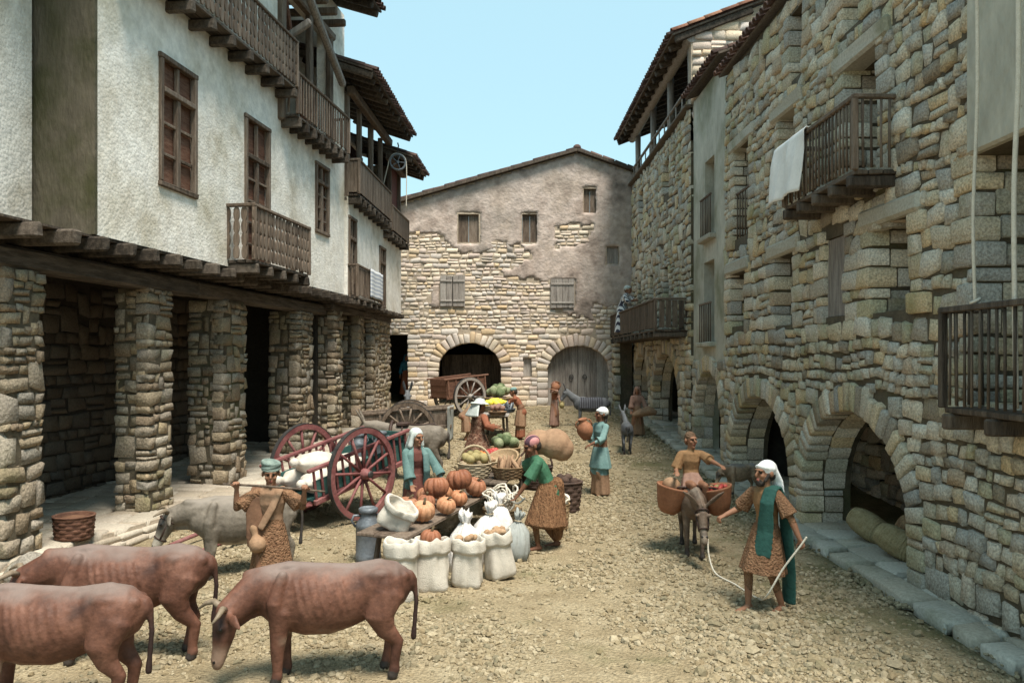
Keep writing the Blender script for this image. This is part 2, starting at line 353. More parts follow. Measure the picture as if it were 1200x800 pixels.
class MB:
    """collects verts and faces (with a material slot each), then links ONE mesh object"""

    def __init__(self):
        self.v, self.f, self.m, self.s = [], [], [], []

    def add(self, vs, fs, mi=0, smooth=False):
        o = len(self.v)
        self.v.extend([tuple(p) for p in vs])
        for f in fs:
            self.f.append([i + o for i in f]); self.m.append(mi); self.s.append(smooth)
        return self

    def box(self, c, size, rot=None, mi=0, jit=0.0, ch=0.0):
        """box with chamfered long edges (ch) and slightly uneven corners (jit)"""
        hx, hy, hz = (s / 2 for s in size)
        M = rot if rot is not None else Matrix.Identity(3)
        c = Vector(c)
        if ch <= 0:
            P = [(x, y, z) for x in (-hx, hx) for y in (-hy, hy) for z in (-hz, hz)]
            P = [c + M @ Vector((p[0] + random.uniform(-jit, jit), p[1] + random.uniform(-jit, jit), p[2] + random.uniform(-jit, jit))) for p in P]
            return self.add(P, [(0, 1, 3, 2), (4, 6, 7, 5), (0, 4, 5, 1), (2, 3, 7, 6), (0, 2, 6, 4), (1, 5, 7, 3)], mi)
        ch = min(ch, hx * .8, hy * .8, hz * .8)
        vs, idx = [], {}
        for sx in (-1, 1):
            for sy in (-1, 1):
                for sz in (-1, 1):
                    j = [random.uniform(-jit, jit) for _ in range(3)]
                    for a in range(3):
                        p = [sx * (hx - ch), sy * (hy - ch), sz * (hz - ch)]
                        p[a] = (sx, sy, sz)[a] * (hx, hy, hz)[a]
                        idx[(sx, sy, sz, a)] = len(vs)
                        vs.append(c + M @ Vector((p[0] + j[0], p[1] + j[1], p[2] + j[2])))
        fs = []
        for a in range(3):
            b, d = (a + 1) % 3, (a + 2) % 3
            for s in (-1, 1):
                q = []
                for (sb, sd) in ((-1, -1), (1, -1), (1, 1), (-1, 1)):
                    k = [0, 0, 0]; k[a] = s; k[b] = sb; k[d] = sd
                    q.append(idx[(*k, a)])
                fs.append(q if s > 0 else q[::-1])
        for a in range(3):
            b, d = (a + 1) % 3, (a + 2) % 3
            for sb in (-1, 1):
                for sd in (-1, 1):
                    k0 = [0, 0, 0]; k1 = [0, 0, 0]
                    k0[a] = -1; k1[a] = 1
                    for k in (k0, k1):
                        k[b] = sb; k[d] = sd
                    q = [idx[(*k0, b)], idx[(*k1, b)], idx[(*k1, d)], idx[(*k0, d)]]
                    fs.append(q if sb * sd > 0 else q[::-1])
        for sx in (-1, 1):
            for sy in (-1, 1):
                for sz in (-1, 1):
                    q = [idx[(sx, sy, sz, 0)], idx[(sx, sy, sz, 1)], idx[(sx, sy, sz, 2)]]
                    fs.append(q if sx * sy * sz > 0 else q[::-1])
        return self.add(vs, fs, mi)

    def bar(self, a, b, w, h, mi=0, up=(0, 0, 1), ch=0.0, jit=0.0):
        a, b = Vector(a), Vector(b)
        d = b - a
        x = d.normalized()
        z = Vector(up)
        y = z.cross(x)
        if y.length < 1e-4:
            y = Vector((0, 1, 0)).cross(x)
        y.normalize()
        z = x.cross(y)
        M = Matrix((x, y, z)).transposed()
        return self.box((a + b) / 2, (d.length, w, h), M, mi, jit, ch)

    def tube(self, pts, rs, seg=8, mi=0, caps=True, closed=False, smooth=True):
        pts = [Vector(p) for p in pts]
        n = len(pts)
        if not isinstance(rs, (list, tuple)):
            rs = [rs] * n
        vs, fs = [], []
        prev = None
        for i, p in enumerate(pts):
            if closed:
                t = pts[(i + 1) % n] - pts[i - 1]
            else:
                t = pts[min(i + 1, n - 1)] - pts[max(i - 1, 0)]
            t.normalize()
            if prev is None:
                ref = Vector((0, 0, 1)) if abs(t.z) < .9 else Vector((1, 0, 0))
                u = ref.cross(t).normalized()
            else:
                u = (prev - t * prev.dot(t)).normalized()
            prev = u
            w = t.cross(u)
            for k in range(seg):
                an = 2 * math.pi * k / seg
                vs.append(p + (u * math.cos(an) + w * math.sin(an)) * rs[i])
        for i in range(n if closed else n - 1):
            j = (i + 1) % n
            for k in range(seg):
                l = (k + 1) % seg
                fs.append((i * seg + k, i * seg + l, j * seg + l, j * seg + k))
        self.add(vs, fs, mi, smooth)
        if caps and not closed:
            o = len(self.v) - len(vs)
            self.f.append([o + k for k in range(seg)][::-1]); self.m.append(mi); self.s.append(False)
            self.f.append([o + (n - 1) * seg + k for k in range(seg)]); self.m.append(mi); self.s.append(False)
        return self

    def lathe(self, prof, seg=20, c=(0, 0, 0), rot=None, mi=0, lobes=0, lamp=0.0, wob=0.0, sq=(1, 1), smooth=True):
        """prof: (radius, z) from bottom to top"""
        c = Vector(c)
        M = rot if rot is not None else Matrix.Identity(3)
        ph = random.uniform(0, 6)
        vs, fs = [], []
        for i, (r, z) in enumerate(prof):
            for k in range(seg):
                an = 2 * math.pi * k / seg
                q = 1.0
                if lobes:
                    q *= 1 - lamp * (0.5 - 0.5 * math.cos(lobes * an)) ** 3 if False else 1 - lamp * abs(math.cos(lobes * an / 2)) ** 6
                if wob:
                    q *= 1 + wob * (math.sin(2 * an + ph + z * 3) + .6 * math.sin(3 * an + ph * 2 - z * 7))
                vs.append(c + M @ Vector((r * q * math.cos(an) * sq[0], r * q * math.sin(an) * sq[1], z)))
        for i in range(len(prof) - 1):
            for k in range(seg):
                l = (k + 1) % seg
                fs.append((i * seg + k, i * seg + l, (i + 1) * seg + l, (i + 1) * seg + k))
        n = len(prof)
        if prof[0][0] > 1e-4:
            fs.append([k for k in range(seg)][::-1])
        if prof[-1][0] > 1e-4:
            fs.append([(n - 1) * seg + k for k in range(seg)])
        return self.add(vs, fs, mi, smooth)

    def ball(self, c, r, seg=12, rings=7, rot=None, mi=0, jit=0.0):
        rr = (r, r, r) if not isinstance(r, (tuple, list)) else r
        M = rot if rot is not None else Matrix.Identity(3)
        c = Vector(c)
        vs, fs = [], []
        for i in range(1, rings):
            t = math.pi * i / rings
            for k in range(seg):
                a = 2 * math.pi * k / seg
                q = 1 + random.uniform(-jit, jit)
                vs.append(c + M @ Vector((rr[0] * math.sin(t) * math.cos(a) * q, rr[1] * math.sin(t) * math.sin(a) * q, -rr[2] * math.cos(t) * q)))
        b = len(vs); vs.append(c + M @ Vector((0, 0, -rr[2])))
        tp = len(vs); vs.append(c + M @ Vector((0, 0, rr[2])))
        for i in range(rings - 2):
            for k in range(seg):
                l = (k + 1) % seg
                fs.append((i * seg + k, i * seg + l, (i + 1) * seg + l, (i + 1) * seg + k))
        for k in range(seg):
            l = (k + 1) % seg
            fs.append((b, l, k)); fs.append((tp, (rings - 2) * seg + k, (rings - 2) * seg + l))
        return self.add(vs, fs, mi, True)

    def prism(self, poly, y0, y1, mi=0, M=None):
        """polygon in (x, z), extruded along y"""
        M = M if M is not None else Matrix.Identity(4)
        n = len(poly)
        vs = [M @ Vector((p[0], y0, p[1])) for p in poly] + [M @ Vector((p[0], y1, p[1])) for p in poly]
        fs = [list(range(n)), [n + i for i in range(n)][::-1]]
        fs += [(i, n + i, n + (i + 1) % n, (i + 1) % n) for i in range(n)]
        return self.add(vs, fs, mi)

    def mesh(self, name, mats):
        me = bpy.data.meshes.new(name)
        me.from_pydata(self.v, [], self.f)
        for m in (mats if isinstance(mats, (list, tuple)) else [mats]):
            me.materials.append(MATS[m] if isinstance(m, str) else m)
        me.polygons.foreach_set('material_index', self.m)
        me.polygons.foreach_set('use_smooth', self.s)
        me.update()
        return me

    def build(self, name, mats, parent=None, loc=None, rotz=0.0, smooth=None):
        if smooth is not None:
            self.s = [smooth] * len(self.f)
        return link(name, self.mesh(name, mats), parent, loc, rotz)


def link(name, data, parent=None, loc=None, rotz=0.0):
    o = bpy.data.objects.new(name, data)
    COL.objects.link(o)
    if parent is not None:
        o.parent = parent
    if loc is not None:
        o.location = loc
    if rotz:
        o.rotation_euler = (0, 0, rotz)
    return o


def tag(o, label=None, cat=None, group=None, kind=None):
    for k, v in (('label', label), ('category', cat), ('group', group), ('kind', kind)):
        if v:
            o[k] = v
    return o


def thing(name, label, cat, loc=(0, 0, 0), rotz=0.0, group=None):
    o = link(name, None, None, loc, rotz)
    o.empty_display_size = .2
    return tag(o, label, cat, group)


def struct(o):
    o['kind'] = 'structure'
    return o


def mat_of(o):
    """parent's matrix without waiting for the depsgraph"""
    M = Matrix.Translation(o.location) @ o.rotation_euler.to_matrix().to_4x4()
    M = M @ Matrix.Diagonal((*o.scale, 1))
    return mat_of(o.parent) @ M if o.parent else M


def pixel(p):
    if p.y < .5:
        return None
    return VPX + FPX * p.x / p.y, VPY - FPX * (p.z - CAMH) / p.y


# ---------------------------------------------------------------- stones
def stone_variant(bev, seed, deep=False):
    rnd = random.Random(seed)
    us = [-.5, -.42, .42, .5]
    sk = .5 if deep else 1.0
    qx = [rnd.uniform(-.09, .09) * sk for _ in range(4)]; qz = [rnd.uniform(-.13, .13) * sk for _ in range(4)]
    vs, fs = [], []
    gi = {}
    for i, u in enumerate(us):
        for j, w in enumerate(us):
            edge = i in (0, 3) or j in (0, 3)
            corner = i in (0, 3) and j in (0, 3)
            y = -.5
            if edge: y += bev * rnd.uniform(.7, 1.2)
            if corner: y += bev * .5
            k = .93 if corner else 1.0
            fu, fw = u + .5, w + .5
            cx = qx[0] * (1 - fu) * (1 - fw) + qx[1] * fu * (1 - fw) + qx[2] * (1 - fu) * fw + qx[3] * fu * fw
            cz = qz[0] * (1 - fu) * (1 - fw) + qz[1] * fu * (1 - fw) + qz[2] * (1 - fu) * fw + qz[3] * fu * fw
            jx, jz = cx + rnd.uniform(-.035, .035) * sk, cz + rnd.uniform(-.05, .05) * sk
            if not edge:
                y += rnd.uniform(-.25, .6) * bev
            gi[(i, j)] = len(vs)
            vs.append((u * k + jx, y, w * k + jz))
    ring = [(i, 0) for i in range(4)] + [(3, j) for j in range(1, 4)] + [(i, 3) for i in (2, 1, 0)] + [(0, j) for j in (2, 1)]
    bi = {}
    for (i, j) in ring:
        x, y, z = vs[gi[(i, j)]]
        bi[(i, j)] = len(vs)
        vs.append((x * .97, .5, z * .97))
    for i in range(3):
        for j in range(3):
            fs.append((gi[(i, j)], gi[(i + 1, j)], gi[(i + 1, j + 1)], gi[(i, j + 1)]))
    n = len(ring)
    for q in range(n):
        a, b = ring[q], ring[(q + 1) % n]
        fs.append((gi[b], gi[a], bi[a], bi[b]))
    if deep:
        fs.append([bi[r] for r in ring])
    return vs, fs


SHALLOW = [stone_variant(.27, 100 + i) for i in range(14)]
DEEP = [stone_variant(.065, 300 + i, True) for i in range(10)]
_VM = {}


def variant_mesh(kind, i, mat):
    k = (kind, i, mat)
    if k not in _VM:
        vs, fs = (SHALLOW if kind == 's' else DEEP)[i]
        me = bpy.data.meshes.new('stone')
        me.from_pydata(vs, [], fs)
        me.materials.append(MATS[mat])
        me.polygons.foreach_set('use_smooth', [True] * len(fs))
        _VM[k] = me
    return _VM[k]


class Stones:
    """stones of one building: the largest in view become objects of their own, the rest one part"""

    def __init__(self, mat, limit=290):
        self.mat, self.limit, self.items = mat, limit, []

    def add(self, parent, c, size, rot=None, kind='s', name='stone', smooth_px=None):
        self.items.append((parent, Vector(c), Vector(size), rot, kind, name))

    def emit(self, root, stuff_name='rubble_stones'):
        scored = []
        for it in self.items:
            parent, c, size, rot, kind, name = it
            w = mat_of(parent) @ c
            p = pixel(w)
            s = 0
            if p and -15 < p[0] < 1215 and -15 < p[1] < 815:
                s = max(size.x, size.z) * FPX / w.y * (1.5 if name != 'stone' else 1)
            scored.append((s, it))
        scored.sort(key=lambda q: -q[0])
        rest = []
        for k, (s, it) in enumerate(scored):
            parent, c, size, rot, kind, name = it
            vi = random.randrange(14 if kind == 's' else 10)
            if k < self.limit and s > 6:
                o = link(name, variant_mesh(kind, vi, self.mat), parent)
                o.location = c
                o.scale = size
                if rot is not None:
                    o.rotation_euler = rot if isinstance(rot, Euler) else Euler(rot)
                if kind == 's' and random.random() < .5:
                    o.rotation_euler.rotate_axis('Y', math.pi)
            else:
                rest.append((it, vi))
        if rest:
            mb = MB()
            for (parent, c, size, rot, kind, name), vi in rest:
                vs, fs = (SHALLOW if kind == 's' else DEEP)[vi]
                M = Euler(rot).to_matrix() if rot is not None else Matrix.Identity(3)
                if parent is not root:
                    M4 = mat_of(root).inverted() @ mat_of(parent)
                else:
                    M4 = Matrix.Identity(4)
                mb.add([M4 @ (c + M @ Vector((v[0] * size.x, v[1] * size.y, v[2] * size.z))) for v in vs], fs, 0, True)
            o = mb.build(stuff_name, self.mat, root)
            o['kind'] = 'stuff'


# ---------------------------------------------------------------- facades
class Hole:
    def __init__(self, u0, u1, z0, z1, rise=0.0):
        """rectangle, or with rise > 0 an arch whose springing is z1 - rise"""
        self.u0, self.u1, self.z0, self.z1, self.rise = u0, u1, z0, z1, rise

    def hi(self, u, grow=0.0):
        if not self.rise:
            return self.z1 + grow
        c, a = (self.u0 + self.u1) / 2, (self.u1 - self.u0) / 2 + grow
        t = max(-1, min(1, (u - c) / a))
        return self.z1 - self.rise + (self.rise + grow) * math.sqrt(max(0, 1 - t * t))

    def span(self, z, grow=0.0):
        """the stretch of u that the hole takes at height z"""
        if z < self.z0 or z > self.z1 + grow:
            return None
        g = grow if self.rise else 0.0
        if self.rise and z > self.z1 - self.rise:
            c, a = (self.u0 + self.u1) / 2, (self.u1 - self.u0) / 2 + g
            t = (z - (self.z1 - self.rise)) / (self.rise + g)
            if t >= 1: return None
            w = a * math.sqrt(1 - t * t)
            return c - w, c + w
        if not self.rise and z > self.z1:
            return None
        return self.u0 - g, self.u1 + g

    def samples(self):
        if not self.rise:
            return [self.u0, self.u1]
        c, a = (self.u0 + self.u1) / 2, (self.u1 - self.u0) / 2
        return [c - a * math.cos(math.pi * k / 18) for k in range(19)]


def wall_mesh(u0, u1, z0, top, holes, th, y0=0.0, extra=(), mb=None, mi=0):
    """backing wall with its openings and reveals; top may be a number or a function of u"""
    tf = top if callable(top) else (lambda u: top)
    mb = mb or MB()
    bps = {round(u0, 4), round(u1, 4)} | {round(e, 4) for e in extra if u0 < e < u1}
    for h in holes:
        for s in h.samples():
            if u0 < s < u1: bps.add(round(s, 4))
    bps = sorted(bps)
    for a, b in zip(bps, bps[1:]):
        if b - a < 1e-4: continue
        m = (a + b) / 2
        hs = sorted([h for h in holes if h.u0 < m < h.u1], key=lambda h: h.z0)
        lo = (z0, z0)
        for h in hs + [None]:
            if h is None:
                hi = (tf(a), tf(b))
            else:
                hi = (max(h.z0, z0), max(h.z0, z0))
            if hi[0] - lo[0] > 1e-4 or hi[1] - lo[1] > 1e-4:
                for y, fl in ((y0, False), (y0 + th, True)):
                    q = [(a, y, lo[0]), (b, y, lo[1]), (b, y, hi[1]), (a, y, hi[0])]
                    mb.add(q[::-1] if fl else q, [(0, 1, 2, 3)], mi)
            if h is not None:
                lo = (h.hi(a), h.hi(b))
        mb.add([(a, y0, tf(a)), (b, y0, tf(b)), (b, y0 + th, tf(b)), (a, y0 + th, tf(a))], [(0, 1, 2, 3)], mi)
    for e, fl in ((u0, True), (u1, False)):
        q = [(e, y0, z0), (e, y0 + th, z0), (e, y0 + th, tf(e)), (e, y0, tf(e))]
        mb.add(q[::-1] if fl else q, [(0, 1, 2, 3)], mi)
    for h in holes:
        s = h.samples()
        y1 = y0 + th
        if h.z0 > z0 + .01:
            mb.add([(h.u0, y0, h.z0), (h.u1, y0, h.z0), (h.u1, y1, h.z0), (h.u0, y1, h.z0)], [(0, 1, 2, 3)], mi)
        zb = max(h.z0, z0)
        for e in (h.u0, h.u1):
            t = h.z1 - h.rise if h.rise else h.z1
            if t > zb:
                mb.add([(e, y0, zb), (e, y1, zb), (e, y1, t), (e, y0, t)], [(0, 1, 2, 3)], mi)
        for a, b in zip(s, s[1:]):
            mb.add([(a, y0, h.hi(a)), (a, y1, h.hi(a)), (b, y1, h.hi(b)), (b, y0, h.hi(b))], [(0, 1, 2, 3)], mi)
    return mb


def subtract(spans, cuts):
    out = list(spans)
    for c0, c1 in cuts:
        nxt = []
        for a, b in out:
            if c1 <= a or c0 >= b:
                nxt.append((a, b)); continue
            if c0 > a: nxt.append((a, c0))
            if c1 < b: nxt.append((c1, b))
        out = nxt
    return out


def lay_stones(S, parent, u0, u1, z0, z1, holes, h=(.16, .30), asp=(1.0, 2.4), out=.05, depth=.2, reveal=.5, ring=0.0, gap=.018,
               y0=0.0, mask=None, tall=.10, top=None, wobble=.5, drift=.0):
    """rubble in rough courses round the openings; stones beside an opening run back into the reveal"""
    z = z0
    blocked = []
    while z < z1 - .05:
        hh = random.uniform(*h)
        if z + hh > z1 - .07: hh = z1 - z
        zc = z + hh / 2
        row = random.uniform(0, 99)
        cuts = list(blocked)
        blocked = []
        jambs = []
        for ho in holes:
            sp = [ho.span(zz, ring) for zz in (z + .03, zc, z + hh - .03)]
            sp = [s for s in sp if s]
            if sp:
                c0, c1 = min(s[0] for s in sp), max(s[1] for s in sp)
                cuts.append((c0, c1)); jambs += [c0, c1]
        for a, b in subtract([(u0, u1)], cuts):
            if b - a < .05: continue
            u = a
            while u < b - 1e-3:
                w = hh * random.uniform(*asp)
                if b - (u + w) < hh * .6: w = b - u
                if w > hh * asp[1] * 1.25: w = w * random.uniform(.42, .58)
                uc = u + w / 2
                wz = drift * mnoise.noise(Vector((uc * .9, z * .7, 2.2)))
                if (mask is None or mask(uc, zc)) and (top is None or z + hh * .8 < top(uc)):
                    nl = any(abs(u - j) < .02 for j in jambs); nr_ = any(abs(u + w - j) < .02 for j in jambs); near = nl or nr_
                    o = out * random.uniform(.55, 1.35)
                    rot = (random.uniform(-.07, .07), random.uniform(-.09, .09) * wobble, random.uniform(-.07, .07))
                    if near and reveal > .05:
                        e0, e1 = u - (random.uniform(.025, .05) if nl else 0), u + w + (random.uniform(.025, .05) if nr_ else 0)
                        kk = random.uniform(.38, .68) if reveal > .35 else 1.0
                        S.add(parent, ((e0 + e1) / 2, y0 - o + reveal * kk / 2, zc), (e1 - e0 - gap * .4, reveal * kk, hh - gap), (0, rot[1] * .4, 0), 'd')
                        if kk < 1:
                            q0, q1 = e0 + random.uniform(-.015, .02) * nl, e1 - random.uniform(-.015, .02) * nr_
                            S.add(parent, ((q0 + q1) / 2, y0 - o + reveal * (1 + kk) / 2 + gap, zc + random.uniform(-.02, .02)), (q1 - q0 - gap, reveal * (1 - kk), hh * random.uniform(.85, 1.1) - gap), None, 'd')
                    elif random.random() < tall and w < hh * 1.8 and z + hh * 1.7 < z1 and not any(ho.span(z + hh * 1.5, ring) for ho in holes):
                        H2 = hh * random.uniform(1.6, 1.9)
                        S.add(parent, (uc, y0 - o + depth / 2, z + wz + H2 / 2), (w - gap, depth, H2 - gap), rot)
                        blocked.append((u, u + w))
                    elif hh > (h[0] + h[1]) / 2 and random.random() < .18:
                        k = random.uniform(.4, .6)
                        S.add(parent, (uc, y0 - o + depth / 2, z + wz + hh * k / 2), (w - gap, depth, hh * k - gap), rot)
                        S.add(parent, (uc, y0 - o * .8 + depth / 2, z + wz + hh * (1 + k) / 2), (w - gap, depth, hh * (1 - k) - gap), rot)
                    else:
                        S.add(parent, (uc, y0 - o + depth / 2, zc + wz + random.uniform(-.012, .012)),
                              (w - gap * random.uniform(.6, 1.6), depth, hh * random.uniform(.92, 1.04) - gap), rot)
                u += w
        z += hh


def lay_ring(S, parent, ho, ring, y0=0.0, out=.06, reveal=.5, wst=.2, gap=.014, deep=True):
    """voussoirs round an arch, in two depths"""
    if deep and reveal > .4:
        f = reveal * .5
        lay_ring(S, parent, ho, ring, y0, out, f, wst, gap, False)
        lay_ring(S, parent, ho, ring * .9, y0 + f - out * .5, .01, reveal - f, wst * 1.5, gap, False)
        z = max(ho.z0, -.25)
        while z < ho.z1 - ho.rise - .03:                       # jambs below the springing
            hh = min(random.uniform(.18, .3), ho.z1 - ho.rise - z)
            for sgn, e in ((-1, ho.u0), (1, ho.u1)):
                k = random.uniform(.4, .65)
                for (a, b) in ((0, k), (k, 1)):
                    S.add(parent, (e + sgn * (ring / 2 - .035), y0 - out + reveal * (a + b) / 2, z + hh / 2), (ring - gap + random.uniform(-.02, .02), reveal * (b - a) - gap, hh - gap), None, 'd')
            z += hh
        return
    c, a = (ho.u0 + ho.u1) / 2, (ho.u1 - ho.u0) / 2
    zs = ho.z1 - ho.rise
    pts = []
    for k in range(241):
        t = math.pi * k / 240
        pts.append((c - a * math.cos(t), zs + ho.rise * math.sin(t)))
    L = [0]
    for p, q in zip(pts, pts[1:]):
        L.append(L[-1] + math.hypot(q[0] - p[0], q[1] - p[1]))
    n = max(7, int(L[-1] / wst))
    cuts = [L[-1] * (k + random.uniform(-.12, .12) * (0 < k < n)) / n for k in range(n + 1)]
    for k in range(n):
        m = (cuts[k] + cuts[k + 1]) / 2
        i = min(range(len(L)), key=lambda q: abs(L[q] - m))
        i = max(1, min(239, i))
        tx, tz = pts[i + 1][0] - pts[i - 1][0], pts[i + 1][1] - pts[i - 1][1]
        l = math.hypot(tx, tz); tx /= l; tz /= l
        nx, nz = -tz, tx
        if nz < 0 and abs(nz) > .05: nx, nz = -nx, -nz
        rr = ring * random.uniform(.85, 1.12)
        px, pz = pts[i][0] + nx * (rr / 2 - .035), pts[i][1] + nz * (rr / 2 - .035)
        ang = -math.atan2(tz, tx)
        S.add(parent, (px, y0 - out * random.uniform(.7, 1.3) + reveal / 2, pz), ((cuts[k + 1] - cuts[k]) * 1.06 - gap, reveal, rr), (0, ang, 0), 'd', 'voussoir')


# ---------------------------------------------------------------- sculpted bodies
class Body:
    """limbs and masses fused into ONE continuous surface; each face keeps the paint of the mass it came from"""

    def __init__(self):
        self.mb = MB()
        self.pr = []
        self.mats = []

    def mi(self, m):
        if m not in self.mats: self.mats.append(m)
        return self.mats.index(m)

    def tube(self, pts, rs, mat, side=None, seg=14, folds=0, famp=0.0, bias=0.0, flat=False, fph=0.0):
        pts = [Vector(p) for p in pts]
        rs = [(r, r) if not isinstance(r, (tuple, list)) else r for r in rs]
        n = len(pts)
        vs, fs, frames = [], [], []
        prev = Vector(side) if side is not None else None
        for i in range(n):
            t = (pts[min(i + 1, n - 1)] - pts[max(i - 1, 0)]).normalized()
            if prev is None:
                ref = Vector((1, 0, 0)) if abs(t.x) < .85 else Vector((0, 1, 0))
            else:
                ref = prev
            u = (ref - t * ref.dot(t))
            u = u.normalized() if u.length > 1e-5 else t.orthogonal().normalized()
            prev = u
            frames.append((t, u, t.cross(u)))
        rings = []
        if not flat:
            t, u, w = frames[0]; r = min(rs[0])
            rings.append((pts[0] - t * r * .62, rs[0], .72, frames[0]))
        for i in range(n):
            rings.append((pts[i], rs[i], 1.0, frames[i]))
        if not flat:
            t, u, w = frames[-1]; r = min(rs[-1])
            rings.append((pts[-1] + t * r * .62, rs[-1], .72, frames[-1]))
        for (c, r, k, (t, u, w)) in rings:
            for q in range(seg):
                a = 2 * math.pi * q / seg
                f = 1 + (famp * math.cos(folds * a + fph) if folds else 0)
                vs.append(c + (u * math.cos(a) * r[0] + w * math.sin(a) * r[1]) * k * f)
        m = len(rings)
        for i in range(m - 1):
            for q in range(seg):
                l = (q + 1) % seg
                fs.append((i * seg + q, i * seg + l, (i + 1) * seg + l, (i + 1) * seg + q))
        e0 = pts[0] - (frames[0][0] * min(rs[0]) if not flat else Vector((0, 0, 0)))
        e1 = pts[-1] + (frames[-1][0] * min(rs[-1]) if not flat else Vector((0, 0, 0)))
        b = len(vs); vs += [e0, e1]
        for q in range(seg):
            l = (q + 1) % seg
            fs.append((b, l, q)); fs.append((b + 1, (m - 1) * seg + q, (m - 1) * seg + l))
        self.mb.add(vs, fs)
        for i in range(n - 1):
            self.pr.append(('t', np.array(pts[i]), np.array(pts[i + 1]), rs[i], rs[i + 1], np.array(frames[i][1]), np.array(frames[i][2]), self.mi(mat), bias))
        return self

    def ell(self, c, r, mat, rot=None, bias=0.0, seg=16, rings=10):
        r = (r, r, r) if not isinstance(r, (tuple, list)) else r
        M = rot if rot is not None else Matrix.Identity(3)
        self.mb.ball(c, r, seg, rings, M)
        self.pr.append(('e', np.array(Vector(c)), np.array(M), np.array(r), self.mi(mat), bias))
        return self

    def build(self, name, parent, voxel=.012, smooth=3, loc=None, paint=None):
        me0 = bpy.data.meshes.new('tmp')
        me0.from_pydata(self.mb.v, [], self.mb.f)
        me0.update()
        ob = bpy.data.objects.new('tmp', me0)
        COL.objects.link(ob)
        md = ob.modifiers.new('r', 'REMESH'); md.mode = 'VOXEL'; md.voxel_size = voxel; md.adaptivity = 0
        ms = ob.modifiers.new('s', 'SMOOTH'); ms.factor = .5; ms.iterations = smooth
        dg = bpy.context.evaluated_depsgraph_get()
        me = bpy.data.meshes.new_from_object(ob.evaluated_get(dg))
        bpy.data.objects.remove(ob); bpy.data.meshes.remove(me0)
        me.name = name
        nf = len(me.polygons)
        P = np.empty(nf * 3, dtype=np.float32)
        me.polygons.foreach_get('center', P)
        P = P.reshape(-1, 3).astype(np.float64)
        best = np.full(nf, 1e9); bi = np.zeros(nf, dtype=np.int32)
        for p in self.pr:
            if p[0] == 't':
                _, a, b, ra, rb, u, w, mi, bias = p
                d = b - a
                t = np.clip((P - a) @ d / max(1e-9, d @ d), 0, 1)
                c = a + t[:, None] * d
                q = P - c
                A = ra[0] + (rb[0] - ra[0]) * t
                B = ra[1] + (rb[1] - ra[1]) * t
                ax = q @ (d / max(1e-9, np.linalg.norm(d)))
                mn = np.minimum(A, B)
                k = np.sqrt((q @ u / A) ** 2 + (q @ w / B) ** 2 + (ax / mn) ** 2)
                dist = (k - 1) * mn + bias
            else:
                _, c, M, r, mi, bias = p
                q = (P - c) @ M
                k = np.sqrt(((q / r) ** 2).sum(1))
                dist = (k - 1) * r.min() + bias
            s = dist < best
            best[s] = dist[s]; bi[s] = mi
        for m in self.mats:
            me.materials.append(MATS[m])
        if paint:
            N = np.empty(nf * 3, dtype=np.float32)
            me.polygons.foreach_get('normal', N)
            for fn, m in paint:
                s = fn(P, N.reshape(-1, 3), bi, self.mats)
                if m not in self.mats:
                    self.mats.append(m); me.materials.append(MATS[m])
                bi[s] = self.mats.index(m)
        me.polygons.foreach_set('material_index', bi)
        me.polygons.foreach_set('use_smooth', np.ones(nf, dtype=bool))
        me.update()
        return link(name, me, parent, loc)

# ---------------------------------------------------------------- ground
def fbm(x, y, s, o=3):
    return mnoise.fractal(Vector((x * s, y * s, 3.7)), 1.0, 2.0, o)


